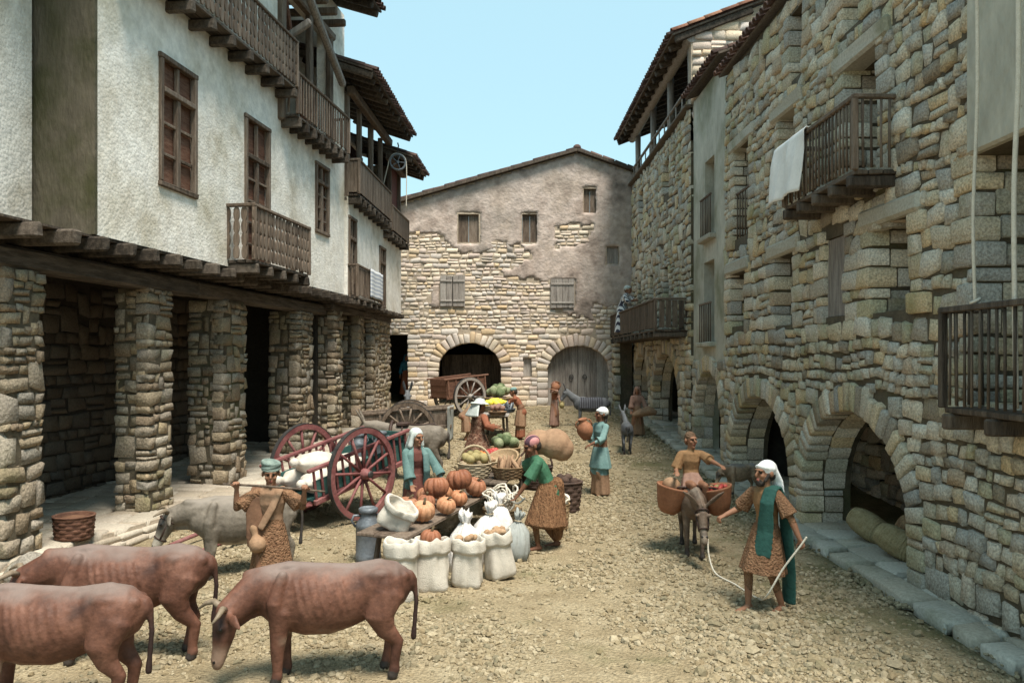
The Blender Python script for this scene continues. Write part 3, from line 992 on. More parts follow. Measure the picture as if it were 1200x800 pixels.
def build_ground():
    m = bpy.data.materials.new('ground_earth')
    m.use_nodes = True
    nt = m.node_tree; N, L = nt.nodes, nt.links
    bs = N['Principled BSDF']; bs.inputs['Roughness'].default_value = .95; bs.inputs['Specular IOR Level'].default_value = .15
    geo = N.new('ShaderNodeNewGeometry')
    n1 = N.new('ShaderNodeTexNoise'); n1.inputs['Scale'].default_value = 1.3; n1.inputs['Detail'].default_value = 9; n1.inputs['Roughness'].default_value = .65
    n2 = N.new('ShaderNodeTexNoise'); n2.inputs['Scale'].default_value = 30; n2.inputs['Detail'].default_value = 6
    vo = N.new('ShaderNodeTexVoronoi'); vo.inputs['Scale'].default_value = 34
    for n in (n1, n2, vo): L.new(geo.outputs['Position'], n.inputs['Vector'])
    rp = N.new('ShaderNodeValToRGB'); ramp_set(rp, [(.205, .158, .092), (.295, .235, .146), (.355, .295, .194)], .3, .7)
    L.new(n1.outputs['Fac'], rp.inputs[0])
    mr = N.new('ShaderNodeMapRange'); mr.inputs['From Min'].default_value = .3; mr.inputs['From Max'].default_value = .7
    mr.inputs['To Min'].default_value = .68; mr.inputs['To Max'].default_value = 1.2
    L.new(n2.outputs['Fac'], mr.inputs['Value'])
    mx = N.new('ShaderNodeMix'); mx.data_type = 'RGBA'; mx.blend_type = 'MULTIPLY'; mx.inputs['Factor'].default_value = 1
    L.new(rp.outputs[0], mx.inputs['A']); L.new(mr.outputs[0], mx.inputs['B'])
    # mossy patches, and more of the dark green tint towards the right-hand wall
    n3 = N.new('ShaderNodeTexNoise'); n3.inputs['Scale'].default_value = .75; n3.inputs['Detail'].default_value = 9; n3.inputs['Roughness'].default_value = .7
    L.new(geo.outputs['Position'], n3.inputs['Vector'])
    sp = N.new('ShaderNodeSeparateXYZ'); L.new(geo.outputs['Position'], sp.inputs[0])
    wx = N.new('ShaderNodeMapRange'); wx.inputs['From Min'].default_value = 2.2; wx.inputs['From Max'].default_value = 5.0; wx.inputs['To Max'].default_value = .22
    L.new(sp.outputs[0], wx.inputs['Value'])
    ad = N.new('ShaderNodeMath'); ad.operation = 'ADD'; L.new(n3.outputs['Fac'], ad.inputs[0]); L.new(wx.outputs[0], ad.inputs[1])
    m3 = N.new('ShaderNodeMapRange'); m3.inputs['From Min'].default_value = .56; m3.inputs['From Max'].default_value = .74; m3.inputs['To Max'].default_value = .75
    L.new(ad.outputs[0], m3.inputs['Value'])
    mo = N.new('ShaderNodeMix'); mo.data_type = 'RGBA'; mo.inputs['B'].default_value = (.10, .098, .042, 1)
    L.new(m3.outputs[0], mo.inputs['Factor']); L.new(mx.outputs['Result'], mo.inputs['A'])
    L.new(mo.outputs['Result'], bs.inputs['Base Color'])
    bp = N.new('ShaderNodeBump'); bp.inputs['Strength'].default_value = .8; bp.inputs['Distance'].default_value = .03
    sb = N.new('ShaderNodeMath'); sb.operation = 'SUBTRACT'
    L.new(n2.outputs['Fac'], sb.inputs[0]); L.new(vo.outputs['Distance'], sb.inputs[1])
    L.new(sb.outputs[0], bp.inputs['Height']); L.new(bp.outputs[0], bs.inputs['Normal'])
    MATS['ground_earth'] = m
    xs = [-400, -150, -60, -25, -12] + [(-9 + .12 * i) for i in range(int(18 / .12) + 1)] + [12, 25, 60, 150, 400]
    ys = [-300, -100, -30, -5, 2] + [(4 + .12 * i) for i in range(int(29 / .12) + 1)] + [34, 40, 60, 120, 300, 900]
    vs = []
    for y in ys:
        for x in xs:
            z = G(y)
            if -9 <= x <= 9 and 4 <= y <= 33.2:
                z += .05 * fbm(x, y, .7) + .022 * fbm(x + 9, y, 4.5)
                if x > 4.4: z -= min(.1, (x - 4.4) * .3)
            vs.append((x, y, z - .01))
    nx = len(xs)
    fs = [(j * nx + i, j * nx + i + 1, (j + 1) * nx + i + 1, (j + 1) * nx + i) for j in range(len(ys) - 1) for i in range(nx - 1)]
    mb = MB(); mb.add(vs, fs, 0, True)
    o = mb.build('ground', 'ground_earth'); struct(o)


build_ground()

mk('gravel', [(.205, .155, .088), (.31, .247, .152), (.26, .212, .138), (.37, .307, .205), (.24, .19, .113), (.175, .15, .095)], scale=9, by_id=True, mott=.3, bump=.4, bscale=30,
   world_pos=True, moss=(.13, .122, .055), moss_scale=.75, moss_lo=.57, moss_hi=.75)


def build_gravel():
    t = (1 + 5 ** .5) / 2
    iv = np.array([(-1, t, 0), (1, t, 0), (-1, -t, 0), (1, -t, 0), (0, -1, t), (0, 1, t), (0, -1, -t), (0, 1, -t), (t, 0, -1), (t, 0, 1), (-t, 0, -1), (-t, 0, 1)], float)
    iv /= np.linalg.norm(iv[0])
    it = np.array([(0, 11, 5), (0, 5, 1), (0, 1, 7), (0, 7, 10), (0, 10, 11), (1, 5, 9), (5, 11, 4), (11, 10, 2), (10, 7, 6), (7, 1, 8),
                   (3, 9, 4), (3, 4, 2), (3, 2, 6), (3, 6, 8), (3, 8, 9), (4, 9, 5), (2, 4, 11), (6, 2, 10), (8, 6, 7), (9, 8, 1)])
    n = 46000
    # more pebbles where they show largest
    y = 5.6 + 24.5 * RNG.random(n * 3) ** 2.1
    x = RNG.uniform(-7.2, 4.75, n * 3)
    px = VPX + FPX * x / y
    ok = (px > -40) & (px < 1240) & (x > -7.3 + .135 * y + np.clip((15.4 - y) * .12, 0, .6))
    clump = np.array([fbm(a, b, .8, 3) for a, b in zip(x, y)])
    ok &= RNG.random(n * 3) < np.clip(.50 + 1.5 * clump, .07, 1)
    x, y = x[ok][:n], y[ok][:n]
    n = len(x)
    size = .009 + .024 * RNG.random(n) ** 3.0 + .0006 * y
    big = RNG.random(n) < .03
    size[big] *= RNG.uniform(1.3, 1.9, big.sum())
    z = np.array([G(b) + .05 * fbm(a, b, .7) + .022 * fbm(a + 9, b, 4.5) for a, b in zip(x, y)]) - .012
    var = RNG.uniform(.72, 1.25, (n, 12, 1)) * iv[None]
    sc = np.stack([size * RNG.uniform(.8, 1.4, n), size * RNG.uniform(.8, 1.4, n), size * RNG.uniform(.65, 1.05, n)], 1)
    var = var * sc[:, None, :]
    a = RNG.uniform(0, 6.283, n)
    ca, sa = np.cos(a)[:, None], np.sin(a)[:, None]
    X = var[:, :, 0] * ca - var[:, :, 1] * sa + x[:, None]
    Y = var[:, :, 0] * sa + var[:, :, 1] * ca + y[:, None]
    Z = var[:, :, 2] + (z + size * .28)[:, None]
    co = np.stack([X, Y, Z], 2).reshape(-1, 3)
    F = (it[None] + (np.arange(n) * 12)[:, None, None]).reshape(-1, 3)
    me = bpy.data.meshes.new('gravel')
    me.vertices.add(len(co)); me.vertices.foreach_set('co', co.ravel())
    me.loops.add(len(F) * 3); me.loops.foreach_set('vertex_index', F.ravel().astype(np.int32))
    me.polygons.add(len(F)); me.polygons.foreach_set('loop_start', np.arange(0, len(F) * 3, 3, dtype=np.int32))
    me.polygons.foreach_set('use_smooth', np.zeros(len(F), dtype=bool))
    me.update(calc_edges=True)
    me.materials.append(MATS['gravel'])
    o = link('gravel', me)
    tag(o, 'sandy beige gravel strewn over the street', 'gravel', kind='stuff')


build_gravel()


# ---------------------------------------------------------------- carpentry shared by the houses
def part(name, parent):
    o = link(name, None, parent)
    o.empty_display_size = .1
    return o


def plank_mesh(size, mat, ch=.012, jit=.006, name='plank'):
    return MB().box((0, 0, 0), size, None, 0, jit, ch).mesh(name, mat)


def fret_mesh(h, w=.13, t=.03, mat='wood_brown', n=4):
    """baluster board with scalloped edges"""
    L, Rr = [], []
    k = n * 6
    for i in range(k + 1):
        z = h * i / k
        c = abs(math.sin(math.pi * n * i / k))
        ww = w / 2 * (.55 + .45 * c ** .6)
        Rr.append((ww, z)); L.append((-ww, z))
    poly = L[::-1] + Rr
    poly = poly[::-1]
    return MB().prism(poly, -t / 2, t / 2).mesh('baluster', mat)


def stick_mesh(h, r=.016, mat='wood_dark'):
    return MB().tube([(0, 0, 0), (random.uniform(-.006, .006), 0, h * .5), (0, 0, h)], [r, r * .9, r], 6).mesh('baluster', mat)


def balcony(root, u0, u1, yw, yf, zf, zr, style='stick', step=.13, mat='wood_dark', joists=5, jmat='wood_beam', name='balcony', ends=(True, True),
            floor_t=.06, deck=True, rail=.06, jh=.16):
    """floor boards, joists, railing with its balusters, along the facade u0..u1 between wall plane yw and front yf"""
    b = part(name, root)
    if deck:
        n = max(2, int(round((yw - yf) / .2)))
        w = (yw - yf) / n
        for k in range(n):
            yy = yf + w * (k + .5)
            MB().box((0, 0, 0), (u1 - u0 - random.uniform(0, .03), w - .012, floor_t), None, 0, .004, .01).build('floor_board', jmat, b, ((u0 + u1) / 2, yy, zf - floor_t / 2 + random.uniform(-.004, .004)))
    jm = plank_mesh((.13, (yw - yf) + .28, jh), jmat, .02, .012, 'joist')
    for k in range(joists):
        uu = u0 + .1 + (u1 - u0 - .2) * k / max(1, joists - 1)
        link('joist', jm, b, (uu, (yw + yf) / 2 + .1, zf - floor_t - jh / 2 - .003))
    h = zr - zf
    runs = [((u0, yf), (u1, yf))]
    if ends[0]: runs.append(((u0, yw), (u0, yf)))
    if ends[1]: runs.append(((u1, yf), (u1, yw)))
    bm = {'stick': stick_mesh(h - .05, .017, mat), 'fret': fret_mesh(h - .06, min(.125, step * .72), .028, mat), 'board': plank_mesh((step * .86, .022, h - .08), mat, .004, .003, 'baluster'),
          'slim': plank_mesh((.045, .03, h - .08), mat, .008, .004, 'baluster')}[style]
    for ri, (a, c) in enumerate(runs):
        A, Cc = Vector((*a, 0)), Vector((*c, 0))
        d = Cc - A
        n = max(1, int(round(d.length / step)))
        ang = math.atan2(d.y, d.x)
        for k in range(n + 1):
            if ri and (k == (n if ri == 1 else 0)): continue
            p = A.lerp(Cc, k / n) + d.normalized() * random.uniform(-.008, .008)
            p.z = zf + (.02 if style in ('stick', 'fret') else h / 2)
            o = link('baluster', bm, b, p, ang)
            o.rotation_euler.y = random.uniform(-.015, .015)
        ex = d.normalized() * .04
        MB().bar((*(A - ex).xy, zr), (*(Cc + ex).xy, zr + random.uniform(-.01, .01)), rail * 1.3, rail, 0, ch=.012, jit=.004).build('rail', mat, b)
    for (pu, py) in ((u0, yf), (u1, yf)):
        MB().box((pu, py, zf + (h + .02) / 2), (.075, .075, h + .04), None, 0, .004, .012).build('post', mat, b)
    return b


def casement(root, u0, u1, z0, z1, y, rows=3, mat='wood_brown', back='wood_rust', name='window', transom=True, fr=.085):
    """wooden window: frame, muntins and the boards behind them"""
    w = part(name, root)
    cu = (u0 + u1) / 2
    MB().box((cu, y + .09, (z0 + z1) / 2), (u1 - u0 + .02, .04, z1 - z0 + .02), None).build('backing_board', back, w)
    for (a, b_, nm) in (((u0, z0), (u1, z0), 'frame'), ((u0, z1), (u1, z1), 'frame')):
        MB().box((cu, y, a[1]), (u1 - u0 + fr + .03, .11, fr), None, 0, .005, .012).build(nm, mat, w)
    for uu in (u0, u1):
        MB().box((uu, y, (z0 + z1) / 2), (fr, .10, z1 - z0 - fr), None, 0, .005, .012).build('frame', mat, w)
    zt = z1
    if transom:
        zt = z0 + (z1 - z0) * .74
        MB().box((cu, y - .01, zt), (u1 - u0 - fr, .11, fr * 1.05), None, 0, .005, .012).build('transom', mat, w)
        MB().box((cu, y + .02, (zt + z1) / 2), (fr * .7, .07, z1 - zt - fr), None, 0, .004, .01).build('mullion', mat, w)
    MB().box((cu, y + .015, (z0 + zt) / 2), (fr * 1.2, .08, zt - z0 - fr), None, 0, .004, .01).build('mullion', mat, w)
    for s in (-1, 1):
        a = cu + s * (u1 - u0) / 4
        for k in range(1, rows):
            zz = z0 + (zt - z0) * k / rows
            MB().box((a, y + .03, zz), ((u1 - u0) / 2 - fr * 1.15, .05, fr * .6), None, 0, .004, .008).build('muntin', mat, w)
    return w


def shutter(root, u0, u1, z0, z1, y, n=3, mat='wood_grey', battens=True, name='shutter', t=.035):
    s = part(name, root)
    w = (u1 - u0) / n
    for k in range(n):
        MB().box((u0 + w * (k + .5), y + random.uniform(-.006, .006), (z0 + z1) / 2), (w - .008, t, z1 - z0 - random.uniform(0, .02)), None, 0, .003, .006).build('plank', mat, s)
    if battens:
        for f in (.18, .82):
            MB().box(((u0 + u1) / 2, y - t * .9, z0 + (z1 - z0) * f), ((u1 - u0) * .94, t * .8, .07), None, 0, .003, .008).build('batten', mat, s)
    return s


def tile_mesh(mat, L=.46, r=.095):
    mb = MB()
    vs, fs = [], []
    seg = 7
    for (yy, q) in ((0, 1.0), (L, .86)):
        for rr in (r, r - .016):
            for k in range(seg + 1):
                a = math.pi * k / seg
                vs.append((rr * q * math.cos(a), yy, rr * q * math.sin(a)))
    m = seg + 1
    for k in range(seg):
        fs += [(k, k + 1, 2 * m + k + 1, 2 * m + k), (m + k + 1, m + k, 3 * m + k, 3 * m + k + 1), (k + 1, k, m + k, m + k + 1)]
    mb.add(vs, fs, 0, True)
    return mb.mesh('roof_tile', mat)


def roof(root, u0, u1, ye, ze, slope, yb, mat='tile_dark', rafters=.5, raf_len=1.6, courses=2, raf=(.12, .15), name='roof', board='wood_dark', slab=.05):
    """tiled slope rising from the eave (ye, ze) to yb; barrel tiles along the eave, rafters below"""
    r = part(name, root)
    ang = math.atan(slope)
    L = (yb - ye) / math.cos(ang)
    Rx = Matrix.Rotation(ang, 3, 'X')
    mb = MB().box(Vector(((u0 + u1) / 2, (ye + yb) / 2 + .03, ze + slope * (yb - ye) / 2 + .02)), (u1 - u0, L, slab), Rx)
    mb.build('roof_boards', board, r)
    tm = tile_mesh(mat)
    n = int((u1 - u0) / .215)
    st = (u1 - u0) / n
    for c in range(courses):
        for k in range(n):
            p = Vector((u0 + st * (k + .5), 0, 0)) + Rx @ Vector((0, -.07 + c * .38, .05 + c * .012)) + Vector((0, ye, ze))
            p.z += random.uniform(-.012, .012)
            o = link('roof_tile', tm, r, p)
            o.rotation_euler = (ang + random.uniform(-.02, .02), 0, random.uniform(-.05, .05))
    mb = MB()
    rows = int((L - courses * .38) / .38)
    src = [tuple(v.co) for v in tm.vertices]; sf = [tuple(p.vertices) for p in tm.polygons]
    for c in range(courses, courses + rows):
        for k in range(n):
            o = Vector((u0 + st * (k + .5), 0, 0)) + Rx @ Vector((0, -.07 + c * .38, .05)) + Vector((0, ye, ze))
            mb.add([o + Rx @ Vector(v) for v in src], sf, 0, True)
    if rows > 0:
        o = mb.build('far_tiles', mat, r); o['kind'] = 'stuff'
    if rafters:
        m = int((u1 - u0) / rafters)
        rm = plank_mesh((raf[0], raf_len, raf[1]), 'wood_beam', .02, .012, 'rafter')
        for k in range(m + 1):
            uu = u0 + .12 + (u1 - u0 - .24) * k / m
            p = Rx @ Vector((0, .06 + raf_len / 2 + random.uniform(-.04, .04), -.03 - raf[1] / 2)) + Vector((uu, ye, ze))
            o = link('rafter', rm, r, p)
            o.rotation_euler = (ang, 0, 0)
    return r


class Turned:
    """lays stones on the pier face that looks along -u"""

    def __init__(self, S, u0, y1):
        self.S, self.u0, self.y1 = S, u0, y1

    def add(self, parent, c, size, rot=None, kind='s', name='stone'):
        r = rot or (0, 0, 0)
        self.S.add(parent, (self.u0 + c[1], self.y1 - c[0], c[2]), size, (r[0], r[1], r[2] - math.pi / 2), kind, name)


def pillar(S, parent, u0, u1, y0, y1, z0, z1, h=(.10, .25)):
    """square pier of rubble: the two faces in view are laid stone by stone round a core"""
    kw = dict(h=h, asp=(.8, 2.0), out=.034, depth=.24, reveal=0, tall=.22, drift=.04, wobble=.7, gap=.014)
    lay_stones(S, parent, u0 - .03, u1 + .02, z0, z1, [], y0=y0 + .045, **kw)
    lay_stones(Turned(S, u0 + .045, y1), parent, -.02, y1 - y0 - .06, z0, z1, [], y0=0, **kw)
    MB().box(((u0 + u1) / 2, (y0 + y1) / 2, (z0 + z1) / 2), (u1 - u0 - .1, y1 - y0 - .1, z1 - z0)).build('core', 'mortar', parent)


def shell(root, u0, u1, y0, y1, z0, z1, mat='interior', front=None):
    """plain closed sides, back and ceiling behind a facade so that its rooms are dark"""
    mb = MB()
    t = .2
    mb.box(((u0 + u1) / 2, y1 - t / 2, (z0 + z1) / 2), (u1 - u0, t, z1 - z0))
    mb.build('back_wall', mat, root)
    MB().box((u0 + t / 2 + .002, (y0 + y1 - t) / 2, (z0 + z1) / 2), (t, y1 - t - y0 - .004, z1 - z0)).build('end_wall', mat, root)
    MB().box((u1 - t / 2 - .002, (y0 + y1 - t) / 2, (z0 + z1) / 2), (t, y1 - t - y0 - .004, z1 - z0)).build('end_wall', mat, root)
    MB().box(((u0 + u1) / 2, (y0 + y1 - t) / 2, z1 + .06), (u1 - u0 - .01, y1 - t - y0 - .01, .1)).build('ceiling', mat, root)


def slab_row(parent, S, pts_fn, rows):
    pass

# ================================================================ the far house closing the street
BY, BZ = 31.0, G(31.0)
bx = lambda px: (px - VPX) * BY / FPX
bz = lambda py: CAMH + (VPY - py) * BY / FPX - BZ
back = thing('gable_house', 'gabled stone house closing the street, half covered in mauve plaster, with an arched plank gate', 'house', (0, BY, BZ))


def back_top(u):
    pk = bx(676)
    if u < pk:
        return bz(179) - (pk - u) * (bz(179) - bz(238)) / (pk - bx(470))
    return bz(179) - (u - pk) * (bz(179) - bz(202)) / (bx(742) - pk)


bh = dict(a=Hole(bx(537), bx(561), bz(284), bz(251)), b=Hole(bx(612), bx(630), bz(284), bz(251)), c=Hole(bx(684), bx(699), bz(250), bz(221)),
          d=Hole(bx(711), bx(725), bz(309), bz(289)), e=Hole(bx(516), bx(545), bz(359), bz(323)), f=Hole(bx(645), bx(673), bz(361), bz(327)),
          g=Hole(bx(612), bx(624), bz(441), bz(418)), gate=Hole(bx(641), bx(715), -.4, bz(404), .98), arch=Hole(bx(513), bx(588), -.4, bz(401), 1.0),
          alley=Hole(bx(452), bx(479), -.4, bz(392)))
bholes = list(bh.values())
wall_mesh(-9.5, 5.7, -.5, back_top, bholes, .55, 0, [bx(676)]).build('wall', 'mortar_warm', back)
PLP = [(bx(a), bz(b)) for a, b in ((440, 274), (490, 272), (518, 276), (530, 290), (545, 297), (574, 293), (582, 284), (602, 284), (622, 300), (606, 312), (588, 316),
                                   (590, 324), (622, 328), (646, 332), (640, 350), (646, 362), (674, 372), (694, 376), (698, 354), (710, 358), (775, 356), (775, 100), (440, 100))]


def in_poly(poly, x, z):
    c = False
    n = len(poly)
    for i in range(n):
        x0, z0 = poly[i]; x1, z1 = poly[i - 1]
        if (z0 > z) != (z1 > z) and x < (x1 - x0) * (z - z0) / (z1 - z0) + x0:
            c = not c
    return c


def plastered(u, z, n=1.0):
    du = .22 * n * mnoise.noise(Vector((u * 2.1, z * 2.1, 1))) + .1 * n * mnoise.noise(Vector((u * 6, z * 6, 4)))
    dz = .22 * n * mnoise.noise(Vector((u * 2.1, z * 2.1, 9))) + .1 * n * mnoise.noise(Vector((u * 6, z * 6, 12)))
    uu, zz = u + du, z + dz
    if bx(650) < uu < bx(694) and bz(287) < zz < bz(264) and not (uu > bx(690) and zz < bz(280)):
        return False
    if bx(506) < uu < bx(516) and bz(362) < zz < bz(334):
        return True
    return in_poly(PLP, uu, zz)


def back_plaster():
    st = .1
    u0, u1, z0, z1 = -5.2, 5.7, bz(385), bz(178)
    nu, nz = int((u1 - u0) / st), int((z1 - z0) / st)
    cell = set()
    for i in range(nu):
        for j in range(nz):
            u, z = u0 + (i + .5) * st, z0 + (j + .5) * st
            if z < back_top(u) - .06 and plastered(u, z) and not any(h.u0 - .02 < u < h.u1 + .02 and h.z0 - .02 < z < h.z1 + .02 for h in bholes):
                cell.add((i, j))
    mb = MB(); idx = {}

    def vert(i, j, fr):
        k = (i, j, fr)
        if k not in idx:
            u, z = u0 + i * st, z0 + j * st
            e = sum((i + a, j + b) in cell for a in (-1, 0) for b in (-1, 0)) < 4
            y = (-.028 + .02 * mnoise.noise(Vector((u * 1.4, z * 1.4, 2))) + .012 * mnoise.noise(Vector((u * 5, z * 5, 7))) + (.02 if e else 0)) if fr else .02
            ju = .03 * mnoise.noise(Vector((u * 9, z * 9, 5))) if e else 0
            jz = .03 * mnoise.noise(Vector((u * 9, z * 9, 15))) if e else 0
            idx[k] = len(mb.v); mb.v.append((u + ju, y, z + jz))
        return idx[k]
    for (i, j) in cell:
        mb.f.append([vert(i, j, 1), vert(i + 1, j, 1), vert(i + 1, j + 1, 1), vert(i, j + 1, 1)]); mb.m.append(0); mb.s.append(True)
        for (di, dj, a, b) in ((-1, 0, (0, 1), (0, 0)), (1, 0, (1, 0), (1, 1)), (0, -1, (0, 0), (1, 0)), (0, 1, (1, 1), (0, 1))):
            if (i + di, j + dj) not in cell:
                mb.f.append([vert(i + b[0], j + b[1], 1), vert(i + a[0], j + a[1], 1), vert(i + a[0], j + a[1], 0), vert(i + b[0], j + b[1], 0)])
                mb.m.append(0); mb.s.append(False)
    mb.build('plaster', 'plaster_mauve', back)


back_plaster()
SB = Stones('stone_warm', 280)
lay_stones(SB, back, -4.6, 5.5, -.3, bz(182), bholes, h=(.11, .23), asp=(1.1, 2.6), out=.022, depth=.14, reveal=.4, ring=.4, drift=.08, gap=.012,
           mask=lambda u, z: not plastered(u, z, .7) or not plastered(u, z, 1.0), top=back_top, tall=.05)
for k in ('gate', 'arch'):
    lay_ring(SB, back, bh[k], .42, wst=.19, out=.07, reveal=.5)
SB.emit(back)
shell(back, -9.4, 5.6, .56, 4.5, -.5, 6.2)
for k, n, m in (('a', 2, 'wood_brown'), ('b', 2, 'wood_brown'), ('c', 2, 'wood_brown'), ('d', 1, 'wood_grey'), ('g', 1, 'wood_grey')):
    h = bh[k]
    shutter(back, h.u0, h.u1, h.z0, h.z1, .14, n, m, False, 'window_board')
for k in ('e', 'f'):
    h = bh[k]
    if k == 'e':
        m = (h.u0 + h.u1) / 2
        shutter(back, h.u0, m - .01, h.z0, h.z1, -.075, 2, 'wood_grey')
        shutter(back, m + .01, h.u1, h.z0, h.z1, -.075, 2, 'wood_grey')
    else:
        shutter(back, h.u0, h.u1, h.z0, h.z1, -.075, 4, 'wood_grey')
# plank gate, two leaves with ring handles
h = bh['gate']
gm = (h.u0 + h.u1) / 2
for s in (0, 1):
    leaf = part('gate_leaf', back)
    a, b = (h.u0, gm - .008) if s == 0 else (gm + .008, h.u1)
    n = 5
    for k in range(n):
        p0, p1 = a + (b - a) * k / n + .004, a + (b - a) * (k + 1) / n - .004
        y = .3 + random.uniform(-.008, .008)
        poly = [(p0, -.02), (p1, -.02), (p1, h.hi(p1) + .05), ((p0 + p1) / 2, h.hi((p0 + p1) / 2) + .05), (p0, h.hi(p0) + .05)]
        MB().prism(poly, y, y + .05).build('plank', 'wood_grey', leaf)
    hu = gm + (-.26 if s == 0 else .26)
    pts = [(hu + .075 * math.cos(t * math.pi / 5), .255, 1.12 + .085 * math.sin(t * math.pi / 5)) for t in range(10)]
    MB().tube(pts, .018, 6, closed=True).build('ring_handle', 'iron', leaf)
# dim double door deep inside the open arch
for k in range(6):
    h = bh['arch']
    w = (h.u1 - h.u0) / 6
    MB().box((h.u0 + w * (k + .5), 2.2, .9), (w - .01, .05, 2.2), None, 0, .003, .006).build('inner_door_plank', 'wood_dark', back)
# roof verge: two slopes and their edge tiles
rf = part('roof', back)
for (a, b) in ((-9.6, bx(676)), (bx(676), 6.2)):
    za, zb = back_top(a), back_top(b)
    MB().bar((a, 2.3, za + .07), (b, 2.3, zb + .07), 5.1, .1, 0).build('roof_boards', 'wood_dark', rf)
    n = int(abs(b - a) / .42)
    tm = tile_mesh('tile_dark', .48, .1)
    for k in range(n):
        t = (k + .5) / n
        if a + (b - a) * t < -5.2: continue
        o = link('roof_tile', tm, rf, (a + (b - a) * (k + .05) / n, -.12, za + (zb - za) * (k + .05) / n + .11 + random.uniform(-.015, .015)))
        o.rotation_euler = (math.atan2(zb - za, b - a), 0, -math.pi / 2 + random.uniform(-.04, .04))
MB().ball((bx(676), -.1, bz(179) + .17), (.16, .16, .13), 10, 6).build('ridge_tile', 'tile_dark', rf)

# ================================================================ right-hand houses (facade looks towards -X)
WX = 5.0
# ---- near rubble house
A0 = 17.9
ra = thing('rubble_house', 'tall rubble stone house with two low arches and a wooden balcony', 'house', (WX, A0, 0), -math.pi / 2)
ua = lambda d: A0 - d
AH = lambda d0, d1, z0, z1, rise=0.0: Hole(ua(d1), ua(d0), z0, z1, rise)
ah = dict(arch1=AH(9.72, 13.2, -.3, 2.08, 1.45), arch2=AH(13.75, 17.35, -.3, 2.1, 1.5), w1=AH(11.58, 12.37, 3.43, 4.63), w2=AH(9.72, 10.8, 3.41, 4.56), w3=AH(13.68, 14.67, 3.39, 4.63),
          w4=AH(16.4, 17.45, 3.49, 4.62), w5=AH(16.1, 17.2, 5.35, 7.25), door=AH(10.55, 11.65, 5.2, 7.0), w7=AH(13.55, 14.4, 5.6, 7.1), w8=AH(13.2, 13.85, 7.6, 8.75),
          w9=AH(11.1, 11.7, 7.55, 8.75), loggia=AH(5.3, 8.42, 2.3, 4.94))
aholes = list(ah.values())
AU1 = ua(4.6)
wall_mesh(0, AU1, -.4, 9.1, aholes, .75).build('wall', 'mortar', ra)
SA = Stones('stone_grey', 292)
lay_stones(SA, ra, 0, AU1, -.2, 9.05, aholes, h=(.13, .30), asp=(.7, 1.75), out=.06, depth=.22, reveal=.6, ring=.36, tall=.34, drift=.13, wobble=1.1)
for k in ('arch1', 'arch2'):
    lay_ring(SA, ra, ah[k], .38, wst=.17, out=.08, reveal=.7)
SA.emit(ra)
shell(ra, 0, AU1, .76, 4.2, -.4, 8.9)
MB().box((AU1 / 2, 2.35, 2.95), (AU1 - .45, 3.1, .15)).build('ceiling', 'wood_dark', ra)
MB().box((AU1 / 2, 2.35, 5.0), (AU1 - .45, 3.1, .12)).build('ceiling', 'wood_dark', ra)
# a stone vault wall inside the arches
SI = Stones('stone_grey', 60)
for (d0, d1) in ((9.2, 13.6), (13.4, 17.6)):
    lay_stones(SI, ra, ua(d1), ua(d0), -.2, 2.8, [], h=(.2, .34), asp=(1, 2.2), out=.05, depth=.2, y0=2.6)
SI.emit(ra, 'inner_wall_stones')
for (d0, d1, zt, key) in ((9.7, 10.82, 4.56, 'w2'), (13.66, 14.69, 4.63, 'w3'), (16.38, 17.47, 4.62, 'w4'), (16.05, 17.25, 7.25, 'w5'), (10.5, 11.7, 7.0, 'door'), (13.5, 14.45, 7.1, 'w7')):
    MB().box((ua((d0 + d1) / 2), .22, zt + .13), (d1 - d0 + .5, .62, .26), None, 0, .02, .04).build('lintel', 'slab', ra)
for k in ('w2', 'w3', 'w4', 'w5', 'door', 'w7', 'w8', 'w9'):
    h_ = ah[k]
    shutter(ra, h_.u0, h_.u1, h_.z0, h_.z1, .52, 3, 'wood_dark', False, 'window_board')
h_ = ah['w1']
shutter(ra, h_.u0, h_.u1, h_.z0, h_.z1, .05, 2, 'wood_grey', False, 'shutter')
b_ = balcony(ra, ua(12.6), ua(10.08), 0, -.55, 5.2, 6.12, 'stick', .115, 'wood_brown', 5, 'wood_dark', jh=.15)
# iron window guard
gd = part('window_guard', ra)
h_ = ah['w5']
bm_ = stick_mesh(.95, .016, 'wood_brown')
for k in range(6):
    link('bar', bm_, gd, (h_.u0 + .08 + (h_.u1 - h_.u0 - .16) * k / 5, .03, 5.37))
MB().bar((h_.u0, .03, 6.33), (h_.u1, .03, 6.33), .05, .05, ch=.01).build('rail', 'wood_brown', gd)
# rendered panel over the loggia opening, and its balcony
MB().box((ua(6.52), .05, 6.6), (3.86, .3, 3.3), None, 0, .01, .03).build('render_panel', 'plaster_grey', ra)
b_ = balcony(ra, ua(8.3), ua(5.2), 0, -.42, 2.3, 3.3, 'stick', .13, 'wood_dark', 5, 'wood_dark', ends=(True, True))
roof(ra, -.05, AU1, -.18, 9.12, .34, 4.2, 'tile_dark', rafters=0)

